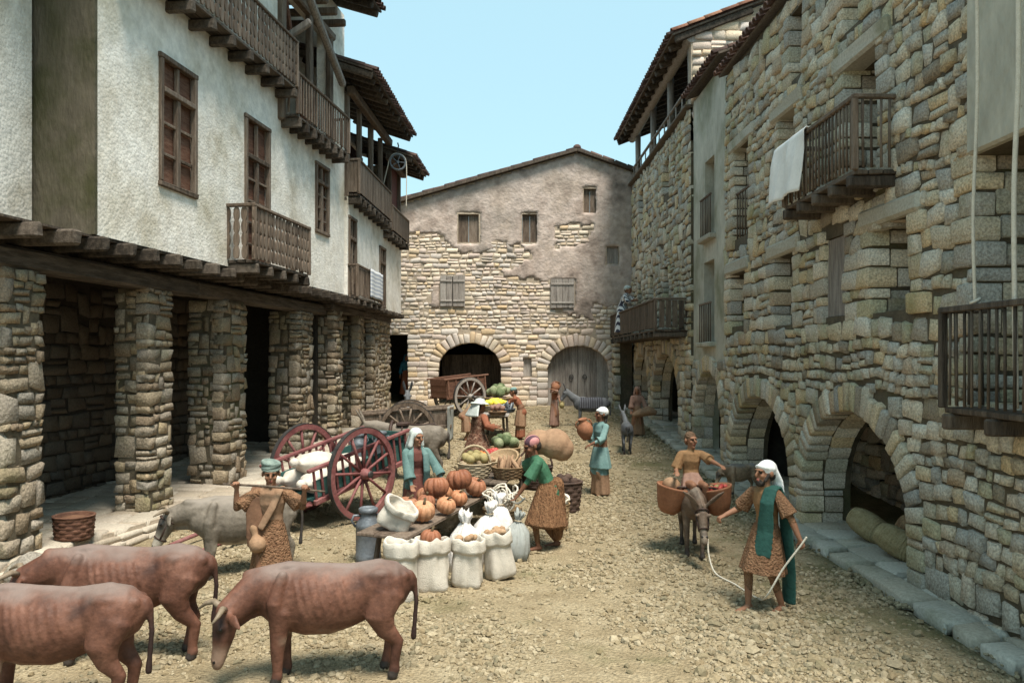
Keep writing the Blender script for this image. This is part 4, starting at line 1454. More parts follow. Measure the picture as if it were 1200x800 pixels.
# ---- narrow rendered house
B0D = 21.2
rb = thing('rendered_house', 'narrow grey-green rendered house between two stone houses, one barred window above another', 'house', (WX + .06, B0D, 0), -math.pi / 2)
ub = lambda d: B0D - d
bh2 = dict(up=Hole(ub(20.0), ub(19.1), 5.8, 7.7), low=Hole(ub(20.1), ub(19.1), 3.2, 5.2), arch=Hole(ub(20.9), ub(18.35), -.3, 2.55, 1.25))
wall_mesh(.01, 3.29, -.4, 9.6, list(bh2.values()), .6).build('wall', 'plaster_grey', rb)
SR = Stones('stone_grey', 90)
lay_stones(SR, rb, .02, 3.28, -.1, 2.75, [bh2['arch']], h=(.17, .3), asp=(.9, 2), out=.05, depth=.2, reveal=.5, ring=.36)
lay_ring(SR, rb, bh2['arch'], .36, wst=.18, out=.07, reveal=.5)
SR.emit(rb)
shell(rb, .02, 3.28, .61, 4.0, -.4, 9.4)
MB().box((1.65, 2.3, 3.0), (2.8, 3.0, .12)).build('ceiling', 'wood_dark', rb)
for k in ('up', 'low'):
    h_ = bh2[k]
    shutter(rb, h_.u0, h_.u1, h_.z0, h_.z1, .4, 2, 'wood_dark', False, 'window_board')
    MB().box(((h_.u0 + h_.u1) / 2, -.02, h_.z0 - .06), (h_.u1 - h_.u0 + .3, .3, .12), None, 0, .01, .02).build('sill', 'slab', rb)
    gd = part('window_guard', rb)
    for i in range(7):
        link('bar', bm_, gd, (h_.u0 - .02 + (h_.u1 - h_.u0 + .04) * i / 6, -.1, h_.z0))
    MB().bar((h_.u0 - .05, -.1, h_.z0 + .95), (h_.u1 + .05, -.1, h_.z0 + .95), .05, .05, ch=.01).build('rail', 'wood_brown', gd)
roof(rb, .02, 3.28, -.25, 9.66, .34, 4.0, 'tile_dark', rafters=0)

# ---- far stone house with the loggia under the eaves
C0D = 30.9
rc = thing('loggia_house', 'stone house with an open timber loggia under wide eaves and a long low balcony', 'house', (WX, C0D, 0), -math.pi / 2)
uc = lambda d: C0D - d
CU1 = uc(21.22)
ch_ = dict(ar1=Hole(uc(26.4), uc(22.5), -.2, 3.0, 1.5), ar2=Hole(uc(30.2), uc(27.2), -.2, 3.0, 1.4), t1=Hole(uc(24.9), uc(23.8), 7.85, 8.85), t2=Hole(uc(29.3), uc(28.3), 7.85, 8.85),
           m1=Hole(uc(24.7), uc(23.9), 3.62, 5.6), m2=Hole(uc(27.1), uc(26.3), 3.62, 5.6), m3=Hole(uc(29.3), uc(28.6), 4.4, 5.6))
choles = list(ch_.values())
wall_mesh(0, CU1, -.2, 9.5, choles, .6).build('wall', 'mortar', rc)
SC = Stones('stone_grey', 280)
lay_stones(SC, rc, 0, CU1, .1, 9.45, choles, h=(.15, .30), asp=(.75, 1.9), out=.055, depth=.2, reveal=.5, ring=.38, tall=.28, drift=.1, wobble=.9)
for k in ('ar1', 'ar2'):
    lay_ring(SC, rc, ch_[k], .4, wst=.2, out=.08, reveal=.55)
# gable above the neighbour's roof
gb = part('gable_wall', rc)
gb.location = (CU1, 0, 0); gb.rotation_euler = (0, 0, math.pi / 2)
gtop = lambda u: 11.5 + .38 * u
wall_mesh(0, 6.0, 8.6, gtop, [], .3).build('gable_backing', 'mortar_warm', rc, (CU1, 0, 0), math.pi / 2)
SG = Stones('stone_warm', 120)
lay_stones(SG, gb, .02, 6.0, 8.7, 13.9, [], h=(.16, .3), asp=(1.2, 2.8), out=.05, depth=.18, top=gtop)
SG.emit(rc, 'gable_stones')
SC.emit(rc)
shell(rc, 0, CU1 - .02, .61, 6.0, -.1, 9.3)
MB().box((CU1 / 2, 3.0, 3.35), (CU1 - .6, 4.6, .12)).build('ceiling', 'wood_dark', rc)
for k in ('t1', 't2', 'm1', 'm2', 'm3'):
    h_ = ch_[k]
    shutter(rc, h_.u0, h_.u1, h_.z0, h_.z1, .4, 2, 'wood_dark', False, 'window_board')
# loggia
lg = part('loggia', rc)
MB().box((CU1 / 2, 2.0, 10.5), (CU1 - .1, .1, 2.6)).build('inner_wall', 'wood_dark', lg)
for d in (21.7, 24.4, 27.2, 30.3):
    MB().tube([(uc(d), .12, 9.5), (uc(d) + .02, .12, 10.4), (uc(d), .12, 11.4)], [.11, .10, .11], 8).build('post', 'wood_grey', lg)
MB().tube([(-.2, .02, 11.36), (CU1 / 2, .0, 11.38), (CU1 + .02, .02, 11.36)], [.15, .16, .15], 10).build('beam', 'wood_grey', lg)
MB().bar((0, .02, 10.14), (CU1, .02, 10.14), .09, .07, ch=.015).build('rail', 'wood_grey', lg)
MB().bar((-.05, -.02, 9.54), (CU1, -.02, 9.54), .3, .07, ch=.015).build('sill_board', 'wood_dark', lg)
sm_ = plank_mesh((.05, .035, .58), 'wood_grey', .008, .004, 'baluster')
for k in range(12):
    link('baluster', sm_, lg, (.3 + (CU1 - .6) * k / 11, .02, 9.84))
roof(rc, -.5, CU1 + .15, -.56, 11.35, .38, 6.0, 'tile_dark', rafters=.62, raf_len=2.2, raf=(.15, .17), courses=2)
vt = part('verge', rc)
tm = tile_mesh('tile_clay', .5, .11)
for k in range(14):
    y = -.54 + k * .44
    o = link('roof_tile', tm, vt, (CU1 + .12, y, 11.43 + .38 * (y + .56)))
    o.rotation_euler = (math.atan(.38), 0, random.uniform(-.04, .04))
b_ = balcony(rc, uc(30.4), uc(21.6), 0, -.88, 3.6, 4.42, 'board', .17, 'wood_dark', 12, 'wood_dark', jh=.16, ends=(True, True))
# pier under the balcony's far end
SP = Stones('stone_grey', 60)
pp = part('balcony_pier', rc)
pillar(SP, pp, uc(30.75), uc(30.0), -.85, -.1, .7, 3.38, h=(.2, .32))
SP.emit(rc, 'pier_stones')

# ================================================================ left-hand houses (facade looks towards +X)
LA = math.atan(.135)
l1 = thing('arcade_house', 'white plastered house on an arcade of stone piers, with fretwork timber balconies', 'house', (-7.53 + .135 * 9, 9, 0), math.pi / 2 - LA)
ul = lambda d: (d - 9) / math.cos(LA)
YF = -.446
U0, U1 = ul(11.0), ul(21.2)
lh = dict(w1=Hole(ul(12.56), ul(13.59), 5.55, 7.57), w2=Hole(ul(15.47), ul(16.5), 4.6, 7.5), w3=Hole(ul(19.15), ul(19.96), 5.87, 7.5), gal=Hole(ul(17.0), ul(20.0), 8.02, 10.95))
wall_mesh(U0, U1, 4.5, 11.9, list(lh.values()), .3, YF).build('wall', 'plaster_white', l1)
MB().box((U0 - .02, YF + .55, 8.0), (.06, 1.14, 7.0)).build('end_render', 'plaster_mossy', l1)
MB().box(((U0 + U1) / 2, 1.4, 8.2), (U1 - U0 - .1, .1, 7.4)).build('inner_wall', 'wood_rust', l1)
MB().box((U1 - .1, .62, 8.2), (.2, 1.4, 7.4)).build('end_wall', 'plaster_white', l1)
MB().box((ul(18.4), .5, 7.94), (4.2, 1.6, .1)).build('gallery_floor', 'wood_dark', l1)
casement(l1, lh['w1'].u0, lh['w1'].u1, 5.55, 7.57, YF + .0, 3)
casement(l1, lh['w2'].u0, lh['w2'].u1, 4.62, 7.5, YF + .0, 5)
casement(l1, lh['w3'].u0, lh['w3'].u1, 5.87, 7.5, YF + .0, 4)
balcony(l1, U0 + .3, ul(17.0), YF, -.86, 8.55, 9.5, 'fret', .165, 'wood_brown', 9, 'wood_beam', jh=.18)
balcony(l1, ul(17.1), ul(20.4), YF, -.84, 8.02, 8.9, 'slim', .16, 'wood_brown', 8, 'wood_beam', jh=.2)
balcony(l1, ul(14.75), ul(17.4), YF, -.97, 4.62, 5.62, 'fret', .165, 'wood_brown', 5, 'wood_beam', jh=.18)
gl = part('gallery_frame', l1)
for d, y in ((17.05, -.5), (18.6, -.5), (19.95, -.5)):
    MB().box((ul(d), y, 9.4), (.16, .16, 3.0), None, 0, .012, .03).build('post', 'wood_brown', gl)
MB().bar((ul(16.4), -.95, 11.25), (ul(20.2), -.75, 9.7), .17, .17, ch=.04, jit=.015).build('slanted_beam', 'wood_grey', gl)
MB().bar((ul(17.2), -.45, 10.9), (ul(18.8), -.35, 8.0), .13, .13, ch=.03, jit=.01).build('brace', 'wood_rust', gl)
MB().bar((ul(16.3), -.52, 10.85), (ul(20.1), -.52, 10.85), .2, .2, ch=.04, jit=.01).build('head_beam', 'wood_brown', gl)
MB().bar((ul(17.05), -.55, 9.6), (ul(17.05), -1.15, 9.95), .12, .16, ch=.03).build('corbel', 'wood_grey', gl)
for k in range(6):
    MB().bar((ul(16.6 + k * .62), -1.0, 11.05), (ul(16.6 + k * .62), .6, 11.1), .14, .16, ch=.03, jit=.01).build('joist', 'wood_brown', gl)
roof(l1, U0 - 3.0, ul(20.85), -1.6, 11.75, .34, 3.5, 'tile_dark', rafters=.55, raf_len=2.2, raf=(.14, .16))
# arcade: piers, beam, joists and boards overhead, back wall
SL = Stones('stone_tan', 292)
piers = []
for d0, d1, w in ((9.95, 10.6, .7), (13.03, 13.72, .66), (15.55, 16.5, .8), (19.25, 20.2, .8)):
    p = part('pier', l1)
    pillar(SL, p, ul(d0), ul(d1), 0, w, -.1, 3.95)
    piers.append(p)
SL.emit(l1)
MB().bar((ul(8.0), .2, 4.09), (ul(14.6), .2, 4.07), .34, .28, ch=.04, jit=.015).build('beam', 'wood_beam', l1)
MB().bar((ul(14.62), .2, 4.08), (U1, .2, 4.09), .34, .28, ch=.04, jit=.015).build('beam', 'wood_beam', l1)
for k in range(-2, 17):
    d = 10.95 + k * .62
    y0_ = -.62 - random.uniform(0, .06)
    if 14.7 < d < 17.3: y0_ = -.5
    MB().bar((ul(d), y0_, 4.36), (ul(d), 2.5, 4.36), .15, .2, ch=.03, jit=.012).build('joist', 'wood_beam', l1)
MB().box((ul(15.2), 1.05, 4.475), (13.2, 2.95, .03)).build('ceiling_boards', 'wood_dark', l1)
SL2 = Stones('stone_shaded', 60)
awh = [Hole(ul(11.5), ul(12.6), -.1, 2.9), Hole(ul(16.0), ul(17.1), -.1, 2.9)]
wall_mesh(ul(7.5), U1, -.2, 4.5, awh, .3, 2.5).build('arcade_wall', 'mortar_shaded', l1)
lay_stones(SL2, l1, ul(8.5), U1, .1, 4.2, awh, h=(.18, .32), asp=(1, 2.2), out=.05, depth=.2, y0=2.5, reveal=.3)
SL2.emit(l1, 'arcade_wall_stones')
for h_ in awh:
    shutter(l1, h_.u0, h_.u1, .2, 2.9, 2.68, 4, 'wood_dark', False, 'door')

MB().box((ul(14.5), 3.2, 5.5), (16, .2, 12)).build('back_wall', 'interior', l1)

# ---- the next house, nearer the far end
L2A = math.atan(.054)
l2 = thing('balcony_house', 'white plastered house farther along with plank balconies under a tiled gallery roof', 'house', (-5.296 + .054 * 21.2, 21.2, 0), math.pi / 2 - L2A)
u2 = lambda d: (d - 21.2) / math.cos(L2A)
h2 = [Hole(.12, .85, 4.45, 6.6), Hole(4.05, 4.85, 4.45, 6.35)]
wall_mesh(.0, u2(29.0), 4.4, 7.12, h2, .3, 0).build('wall', 'plaster_white', l2)
for h_ in h2:
    casement(l2, h_.u0, h_.u1, h_.z0 + .02, h_.z1, .0, 4)
MB().box((3.9, .72, 7.06), (7.8, 1.4, .1)).build('gallery_floor', 'wood_dark', l2)
MB().box((3.9, 1.45, 8.3), (7.8, .1, 3.6)).build('gallery_wall', 'wood_rust', l2)
MB().box((7.72, .75, 7.5), (.16, 1.4, 4.6)).build('end_wall', 'plaster_white', l2)
balcony(l2, .05, 4.35, 0, -.3, 7.2, 8.1, 'board', .11, 'wood_brown', 8, 'wood_beam', jh=.2)
balcony(l2, 4.6, 7.6, 0, -.3, 6.95, 7.75, 'board', .12, 'wood_brown', 5, 'wood_beam', jh=.18)
balcony(l2, .05, 3.3, 0, -.25, 4.46, 5.3, 'slim', .14, 'wood_brown', 5, 'wood_beam', jh=.16)
gl = part('gallery_frame', l2)
for u in (.1, 1.5, 3.0, 4.4, 5.9, 7.6):
    MB().box((u, .05, 8.5), (.15, .15, 2.75 if u < 4.5 else 2.3), None, 0, .012, .025).build('post', 'wood_brown', gl)
MB().bar((-.1, -.1, 9.92), (5.2, -.1, 9.92), .2, .22, ch=.03, jit=.01).build('beam', 'wood_brown', gl)
MB().bar((5.0, -.1, 9.45), (7.8, -.1, 9.45), .2, .2, ch=.03, jit=.01).build('beam', 'wood_brown', gl)
MB().box((6.9, .12, 8.5), (1.3, .06, 2.4)).build('side_panel', 'tunic_wine', gl)
roof(l2, -.9, 5.25, -.9, 10.12, .34, 3.5, 'tile_dark', rafters=.55, raf_len=2.0, raf=(.16, .16))
roof(l2, 5.0, 7.95, -.93, 9.42, .34, 3.5, 'tile_dark', rafters=.55, raf_len=2.0, raf=(.16, .16))
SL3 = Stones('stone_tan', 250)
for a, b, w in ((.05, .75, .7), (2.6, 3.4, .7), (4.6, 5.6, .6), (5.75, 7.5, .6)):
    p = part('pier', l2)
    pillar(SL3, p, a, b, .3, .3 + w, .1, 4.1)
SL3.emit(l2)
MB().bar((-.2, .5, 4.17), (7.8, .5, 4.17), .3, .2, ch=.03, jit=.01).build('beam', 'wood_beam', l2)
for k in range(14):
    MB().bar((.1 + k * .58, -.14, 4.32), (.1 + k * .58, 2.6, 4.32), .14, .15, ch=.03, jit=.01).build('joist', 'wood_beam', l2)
MB().box((3.9, 1.3, 4.415), (7.8, 2.5, .03)).build('ceiling_boards', 'wood_dark', l2)
MB().box((3.9, 2.6, 2.2), (7.8, .2, 4.4)).build('arcade_wall', 'mortar_shaded', l2)
MB().box((-.1, 1.95, 2.2), (.2, 2.3, 4.6)).build('cross_wall', 'mortar_shaded', l2)
MB().box((7.75, 1.55, 2.2), (.2, 1.9, 4.4)).build('end_pier', 'mortar', l2)

# ---- corner of the house at the very front on the left
l0 = thing('front_house', 'white plastered house corner at the very front beside the dark mossy strip', 'house', (-6.48, 6.0, 0), math.pi / 2)
wall_mesh(0, 4.94, 4.43, 10.0, [], .3, 0).build('wall', 'plaster_white', l0)
MB().box((2.5, 1.2, 4.38), (4.9, 2.6, .06)).build('ceiling_boards', 'wood_dark', l0)
MB().box((2.5, 1.3, 10.1), (5.2, 3.4, .12)).build('roof_boards', 'wood_dark', l0)
for k in range(7):
    MB().bar((.4 + k * .68, -.12, 4.24), (.4 + k * .68, 2.4, 4.24), .15, .2, ch=.03, jit=.01).build('joist', 'wood_beam', l0)

# ================================================================ pavements
pv = struct(link('pavement', None)); pv.empty_display_size = .1
SPV = Stones('slab', 150)
d = 6.6
while d < 30.8:
    L = random.uniform(.45, .85)
    w1 = random.uniform(.32, .42)
    zt = G(d + L / 2) + .09
    SPV.add(pv, (4.56 + w1 / 2, d + L / 2, zt - .08), (w1 - .02, .16, L - .025), (-math.pi / 2 + random.uniform(-.03, .03), random.uniform(-.02, .02), random.uniform(-.03, .03)), 's', 'slab')
    SPV.add(pv, (4.56 + w1 + .3, d + L / 2 + .1, zt - .07), (.62, .16, L - .025), (-math.pi / 2 + random.uniform(-.03, .03), random.uniform(-.02, .02), random.uniform(-.03, .03)), 's', 'slab')
    SPV.add(pv, (4.56 + w1 + .95, d + L / 2, zt - .07), (.66, .16, L - .02), (-math.pi / 2, 0, random.uniform(-.02, .02)), 's', 'slab')
    d += L
SPV.emit(pv, 'far_slabs')
# raised arcade floor on the left
tr = struct(link('arcade_pavement', None)); tr.empty_display_size = .1
edge = lambda y: -7.53 + .135 * y + (.12 + .13 * max(0, min(4.6, y - 10.8)))
mb = MB()
ys = [6.5 + .5 * k for k in range(46)]
for y0_, y1_ in zip(ys, ys[1:]):
    q = []
    for y in (y0_, y1_):
        zt = .22 + G(y) * .9
        q += [(-10.5, y, zt), (edge(y) - .08, y, zt), (edge(y) - .05, y, -.1)]
    mb.add(q, [(0, 1, 4, 3), (1, 2, 5, 4)])
mb.build('pavement_bed', 'mortar_warm', tr)
ST = Stones('slab_warm', 260)
y = 6.6
while y < 28.5:
    L = random.uniform(.35, .62)
    x = edge(y)
    k = 0
    zt = .22 + G(y) * .9
    while x > -7.53 + .135 * y - 2.4 and k < 8:
        w = random.uniform(.35, .75)
        ST.add(tr, (x - w / 2, y + L / 2 + random.uniform(-.06, .06), zt - .01), (w - .02, .12, L - .02), (-math.pi / 2 + random.uniform(-.03, .03), random.uniform(-.02, .02), random.uniform(-.06, .06)), 's', 'slab')
        x -= w; k += 1
    for r_ in range(2):
        ST.add(tr, (edge(y) - .05 + r_ * .1, y + L / 2, zt - .1 - r_ * .09), (L * random.uniform(.9, 1.1), .25, .085), (0, random.uniform(-.04, .04), math.pi / 2 + random.uniform(-.06, .06) - .2), 'd', 'step_stone')
    y += L
ST.emit(tr, 'far_slabs')


# ================================================================ animals
def mk_hide(name, cols, dust, pale, dark):
    m = mk(name, cols, scale=3.4, mott=.38, bump=.5, bscale=20, bdist=.014, rough=.62)
    nt = m.node_tree; N, L = nt.nodes, nt.links
    bs = N['Principled BSDF']
    src = bs.inputs['Base Color'].links[0].from_socket
    at_ = N.new('ShaderNodeAttribute'); at_.attribute_name = 'mark'
    sp = N.new('ShaderNodeSeparateColor'); L.new(at_.outputs['Color'], sp.inputs[0])
    col = src
    for k, c in enumerate((dust, pale, dark)):
        mx = N.new('ShaderNodeMix'); mx.data_type = 'RGBA'
        mx.inputs['B'].default_value = (*c, 1)
        L.new(sp.outputs[k], mx.inputs['Factor']); L.new(col, mx.inputs['A'])
        col = mx.outputs['Result']
    L.new(col, bs.inputs['Base Color'])


mk_hide('hide_cow', [(.066, .027, .017), (.118, .050, .031), (.175, .080, .052)], (.185, .14, .12), (.25, .165, .115), (.02, .012, .011))
mk_hide('hide_grey', [(.105, .086, .066), (.15, .125, .097), (.185, .155, .122)], (.23, .195, .16), (.42, .37, .30), (.035, .03, .028))
mk_hide('hide_brown', [(.095, .062, .045), (.14, .096, .068), (.17, .122, .09)], (.30, .25, .20), (.36, .29, .22), (.03, .022, .02))
mk_hide('hide_slate', [(.06, .062, .068), (.105, .108, .115), (.14, .143, .15)], (.20, .205, .21), (.26, .26, .26), (.02, .018, .018))
mk_hide('hide_dark', [(.035, .032, .032), (.06, .055, .055), (.085, .08, .08)], (.13, .13, .13), (.16, .155, .15), (.015, .013, .013))
mk_hide('hide_tan', [(.20, .13, .08), (.28, .19, .12), (.33, .24, .16)], (.20, .19, .18), (.40, .31, .21), (.05, .04, .035))


def vnoise(P, s, seed=0.0):
    return np.array([mnoise.noise(Vector((p[0] * s + seed, p[1] * s, p[2] * s))) for p in P])


def add_marks(o, fn):
    me = o.data
    n = len(me.vertices)
    P = np.empty(n * 3, dtype=np.float32); me.vertices.foreach_get('co', P)
    P = P.reshape(-1, 3).astype(float)
    c = np.zeros((n, 4), dtype=np.float32); c[:, 3] = 1
    c[:, :3] = np.clip(fn(P), 0, 1)
    a = me.color_attributes.new('mark', 'FLOAT_COLOR', 'POINT')
    a.data.foreach_set('color', c.ravel())


def sm(x, a, b):
    t = np.clip((x - a) / (b - a), 0, 1)
    return t * t * (3 - 2 * t)


def quadruped(name, label, cat, loc, rotz, H=1.0, kind='cow', hide='hide_cow', head_low=0.0, head_yaw=0.0, stride=0.0, group=None, voxel=.014, horns=False, harness=False, ribs=False,
              bridle=False, seed=0, ear=.0, fat=1.0):
    """facing local +X, feet on z = 0; masses fused into one body, ears, horns, hooves and tail follow"""
    t = thing(name, label, cat, loc, rotz, group)
    rnd = random.Random(seed)
    S = lambda *p: Vector(p) * H
    b = Body()
    Y = (0, 1, 0)
    if kind == 'cow':
        rings = [(-.70, .80, .075, .10), (-.63, .79, .15, .18), (-.52, .765, .21, .225), (-.42, .745, .205, .235), (-.30, .715, .165, .235), (-.18, .69, .20, .265), (-.02, .668, .24, .295), (.16, .675, .235, .30), (.32, .70, .195, .275),
                 (.44, .72, .165, .235), (.53, .725, .12, .17)]
    else:
        rings = [(-.60, .80, .08, .10), (-.54, .79, .15, .18), (-.42, .77, .185, .215), (-.24, .74, .19, .225), (-.02, .72, .20, .24), (.18, .73, .19, .24), (.34, .755, .165, .235), (.46, .77, .125, .19)]
    b.tube([S(x, 0, z) for x, z, *_ in rings], [(hw * H * fat, hh * H) for *_, hw, hh in rings], hide, Y, 22)
    if kind == 'cow':
        b.tube([S(-.66, 0, .90), S(-.45, 0, .965), S(-.2, 0, .935), S(.1, 0, .955), S(.32, 0, .965), S(.5, 0, .93), S(.66, 0, 1.02 - .12 * head_low)], [(.03 * H, .025 * H), (.05 * H, .035 * H), (.03 * H, .035 * H), (.035 * H, .035 * H), (.06 * H, .045 * H), (.06 * H, .05 * H), (.05 * H, .05 * H)], hide, (0, 1, 0))
        for s in (-1, 1):
            b.ell(S(-.45, s * .125, .885), (.11 * H, .062 * H, .055 * H), hide); b.ell(S(-.655, s * .075, .85), (.05 * H, .04 * H, .05 * H), hide)    # hook and pin bones
            b.tube([S(-.44, s * .13, .86), S(-.43, s * .13, .72), S(-.42, s * .12, .56)], [(.09 * H, .06 * H), (.12 * H, .075 * H), (.10 * H, .07 * H)], hide, (1, 0, 0))                  # thigh
            b.tube([S(.36, s * .13, .92), S(.42, s * .165, .70), S(.40, s * .13, .52)], [.045 * H, .07 * H, .075 * H], hide)
        if ribs:
            for k in range(7):
                x = -.12 + k * .064
                for s in (-1, 1):
                    pts = []
                    for j, a_ in enumerate((.72, .42, .12, -.18, -.48)):
                        xx = x - .022 * j
                        hw_, hh_, zc_ = (float(np.interp(xx, [q[0] for q in rings], [q[i_] for q in rings])) for i_ in (2, 3, 1))
                        pts.append(S(xx, s * hw_ * math.cos(a_) * .985, zc_ + hh_ * math.sin(a_) * .985))
                    b.tube(pts, [.012 * H, .016 * H, .016 * H, .014 * H, .010 * H], hide, seg=8)
    else:
        b.tube([S(-.56, 0, .90), S(-.3, 0, .965), S(0, 0, .95), S(.3, 0, .985)], [.03 * H] * 4, hide)
    # neck and head
    hl = head_low
    if kind == 'cow':
        n0 = S(.40, 0, .80)
        poll = S(.86 - .02 * hl, .0, 1.0 - .37 * hl)
        n1 = S(.64, 0, .93 - .17 * hl)
        nr = [(.125, .19), (.105, .155), (.085, .115)]
    else:
        n0 = S(.40, 0, .84)
        poll = S(.80 + .10 * hl, .0, 1.24 - .55 * hl)
        n1 = S(.62 + .06 * hl, 0, 1.03 - .22 * hl)
        nr = [(.10, .17), (.08, .125), (.065, .095)]
    yaw = Matrix.Rotation(head_yaw, 3, 'Z')
    piv = n0
    fix = lambda p, k=1.0: piv + Matrix.Rotation(head_yaw * k, 3, 'Z') @ (p - piv)
    n1, poll = fix(n1, .6), fix(poll)
    b.tube([n0, n1, poll], [(a * H, c * H) for a, c in nr], hide, Y)
    if kind == 'cow':
        b.tube([S(.5, 0, .62), n1 - S(0, 0, .17), poll - S(.02, 0, .13)], [(.02 * H, .05 * H), (.016 * H, .05 * H), (.02 * H, .03 * H)], hide, Y)     # dewlap
    pit = R(38 + 35 * hl) if kind == 'cow' else R(50 + 10 * hl)
    hd = yaw @ Vector((math.cos(pit), 0, -math.sin(pit)))
    up = yaw @ Vector((math.sin(pit), 0, math.cos(pit)))
    sd = yaw @ Vector((0, 1, 0))
    HP = lambda a, s, u: poll + (hd * a + sd * s + up * u) * H
    if kind == 'cow':
        prof = [(-.05, .0, .085, .085), (.06, -.01, .098, .105), (.16, -.025, .082, .092), (.27, -.035, .062, .07), (.36, -.04, .064, .058), (.40, -.045, .055, .045)]
    else:
        prof = [(-.04, .0, .06, .075), (.06, -.015, .078, .10), (.16, -.03, .066, .085), (.29, -.045, .05, .06), (.40, -.05, .052, .055), (.44, -.055, .042, .04)]
    b.tube([HP(a, 0, u) for a, u, *_ in prof], [(w * H, h * H) for *_, w, h in prof], hide, sd)
    for s in (-1, 1):
        b.ell(HP(.10, s * .082, .045), (.026 * H,) * 3, hide)
        b.ell(HP(.105, s * (.098 if kind == 'cow' else .085), .045), (.017 * H,) * 3, 'eye_dark', bias=-.004)
        b.ell(HP(.375, s * .035, .0), (.014 * H,) * 3, 'eye_dark', bias=-.002)
        if kind == 'cow':
            e0, e1, e2 = HP(-.01, s * .09, .0), HP(.0, s * .175, -.01), HP(.035, s * .25, -.045)
            b.tube([e0, e1, e2], [(.024 * H, .032 * H), (.02 * H, .055 * H), (.014 * H, .022 * H)], hide, up)
        else:
            e0, e1, e2, e3 = HP(-.03, s * .05, .05), HP(-.08, s * (.075 + ear * .5), .13), HP(-.13, s * (.10 + ear), .23 - ear * .3), HP(-.16, s * (.105 + ear * 1.5), .30 - ear * .6)
            b.tube([e0, e1, e2, e3], [(.022 * H, .02 * H), (.022 * H, .042 * H), (.018 * H, .038 * H), (.01 * H, .012 * H)], hide, up.cross(sd))
    # legs
    for s in (-1, 1):
        fx = stride * s
        if kind == 'cow':
            b.tube([S(.37, s * .13, .62), S(.38 + fx * .3, s * .13, .46), S(.385 + fx * .6, s * .125, .29), S(.375 + fx * .9, s * .12, .12), S(.375 + fx, s * .12, .065)],
                   [(.11 * H, .09 * H), (.08 * H, .066 * H), (.06 * H, .056 * H), (.042 * H, .04 * H), (.05 * H, .046 * H)], hide, (1, 0, 0))
            b.tube([S(.375 + fx, s * .12, .06), S(.392 + fx, s * .12, .022)], [.042 * H, .05 * H], 'hoof', bias=-.004)
            gx = -stride * s
            b.tube([S(-.50, s * .12, .74), S(-.44, s * .15, .54), S(-.49 + gx * .4, s * .135, .41), S(-.575 + gx * .7, s * .12, .305), S(-.545 + gx * .9, s * .12, .13), S(-.54 + gx, s * .12, .065)],
                   [(.17 * H, .10 * H), (.13 * H, .088 * H), (.085 * H, .062 * H), (.058 * H, .048 * H), (.042 * H, .039 * H), (.05 * H, .046 * H)], hide, (1, 0, 0))
            b.tube([S(-.54 + gx, s * .12, .06), S(-.522 + gx, s * .12, .022)], [.042 * H, .05 * H], 'hoof', bias=-.004)
        else:
            b.tube([S(.34, s * .11, .66), S(.35 + fx * .3, s * .11, .50), S(.355 + fx * .6, s * .105, .32), S(.35 + fx * .9, s * .10, .13), S(.355 + fx, s * .10, .065)],
                   [(.085 * H, .07 * H), (.06 * H, .05 * H), (.044 * H, .042 * H), (.028 * H, .028 * H), (.036 * H, .034 * H)], hide, (1, 0, 0))
            b.tube([S(.355 + fx, s * .10, .06), S(.37 + fx, s * .10, .02)], [.035 * H, .043 * H], 'hoof', bias=-.004)
            gx = -stride * s
            b.tube([S(-.44, s * .11, .76), S(-.38, s * .125, .58), S(-.43 + gx * .4, s * .115, .44), S(-.51 + gx * .7, s * .105, .335), S(-.475 + gx * .9, s * .10, .14), S(-.47 + gx, s * .10, .065)],
                   [(.14 * H, .08 * H), (.10 * H, .07 * H), (.065 * H, .048 * H), (.042 * H, .036 * H), (.028 * H, .028 * H), (.037 * H, .034 * H)], hide, (1, 0, 0))
            b.tube([S(-.47 + gx, s * .10, .06), S(-.455 + gx, s * .10, .02)], [.035 * H, .043 * H], 'hoof', bias=-.004)
    if kind == 'cow':
        b.tube([S(-.68, 0, .86), S(-.745, 0, .80), S(-.765, .01, .62), S(-.75, .015, .42), S(-.74, .01, .30)], [.035 * H, .03 * H, .022 * H, .022 * H, .03 * H], hide, seg=10)
    else:
        b.tube([S(-.60, 0, .84), S(-.655, 0, .76), S(-.665, .01, .58), S(-.65, .02, .40)], [.03 * H, .022 * H, .02 * H, .035 * H], hide, seg=10)
        b.tube([n0 + S(.02, 0, .14), n1 + S(0, 0, .115), poll + up * .08 * H], [(.014 * H, .035 * H)] * 3, hide, Y, bias=-.004)
    o = b.build('body', t, voxel, 7 if kind == 'cow' else 5)
    muz = HP(.34, 0, -.04)
    pl = np.array(poll)

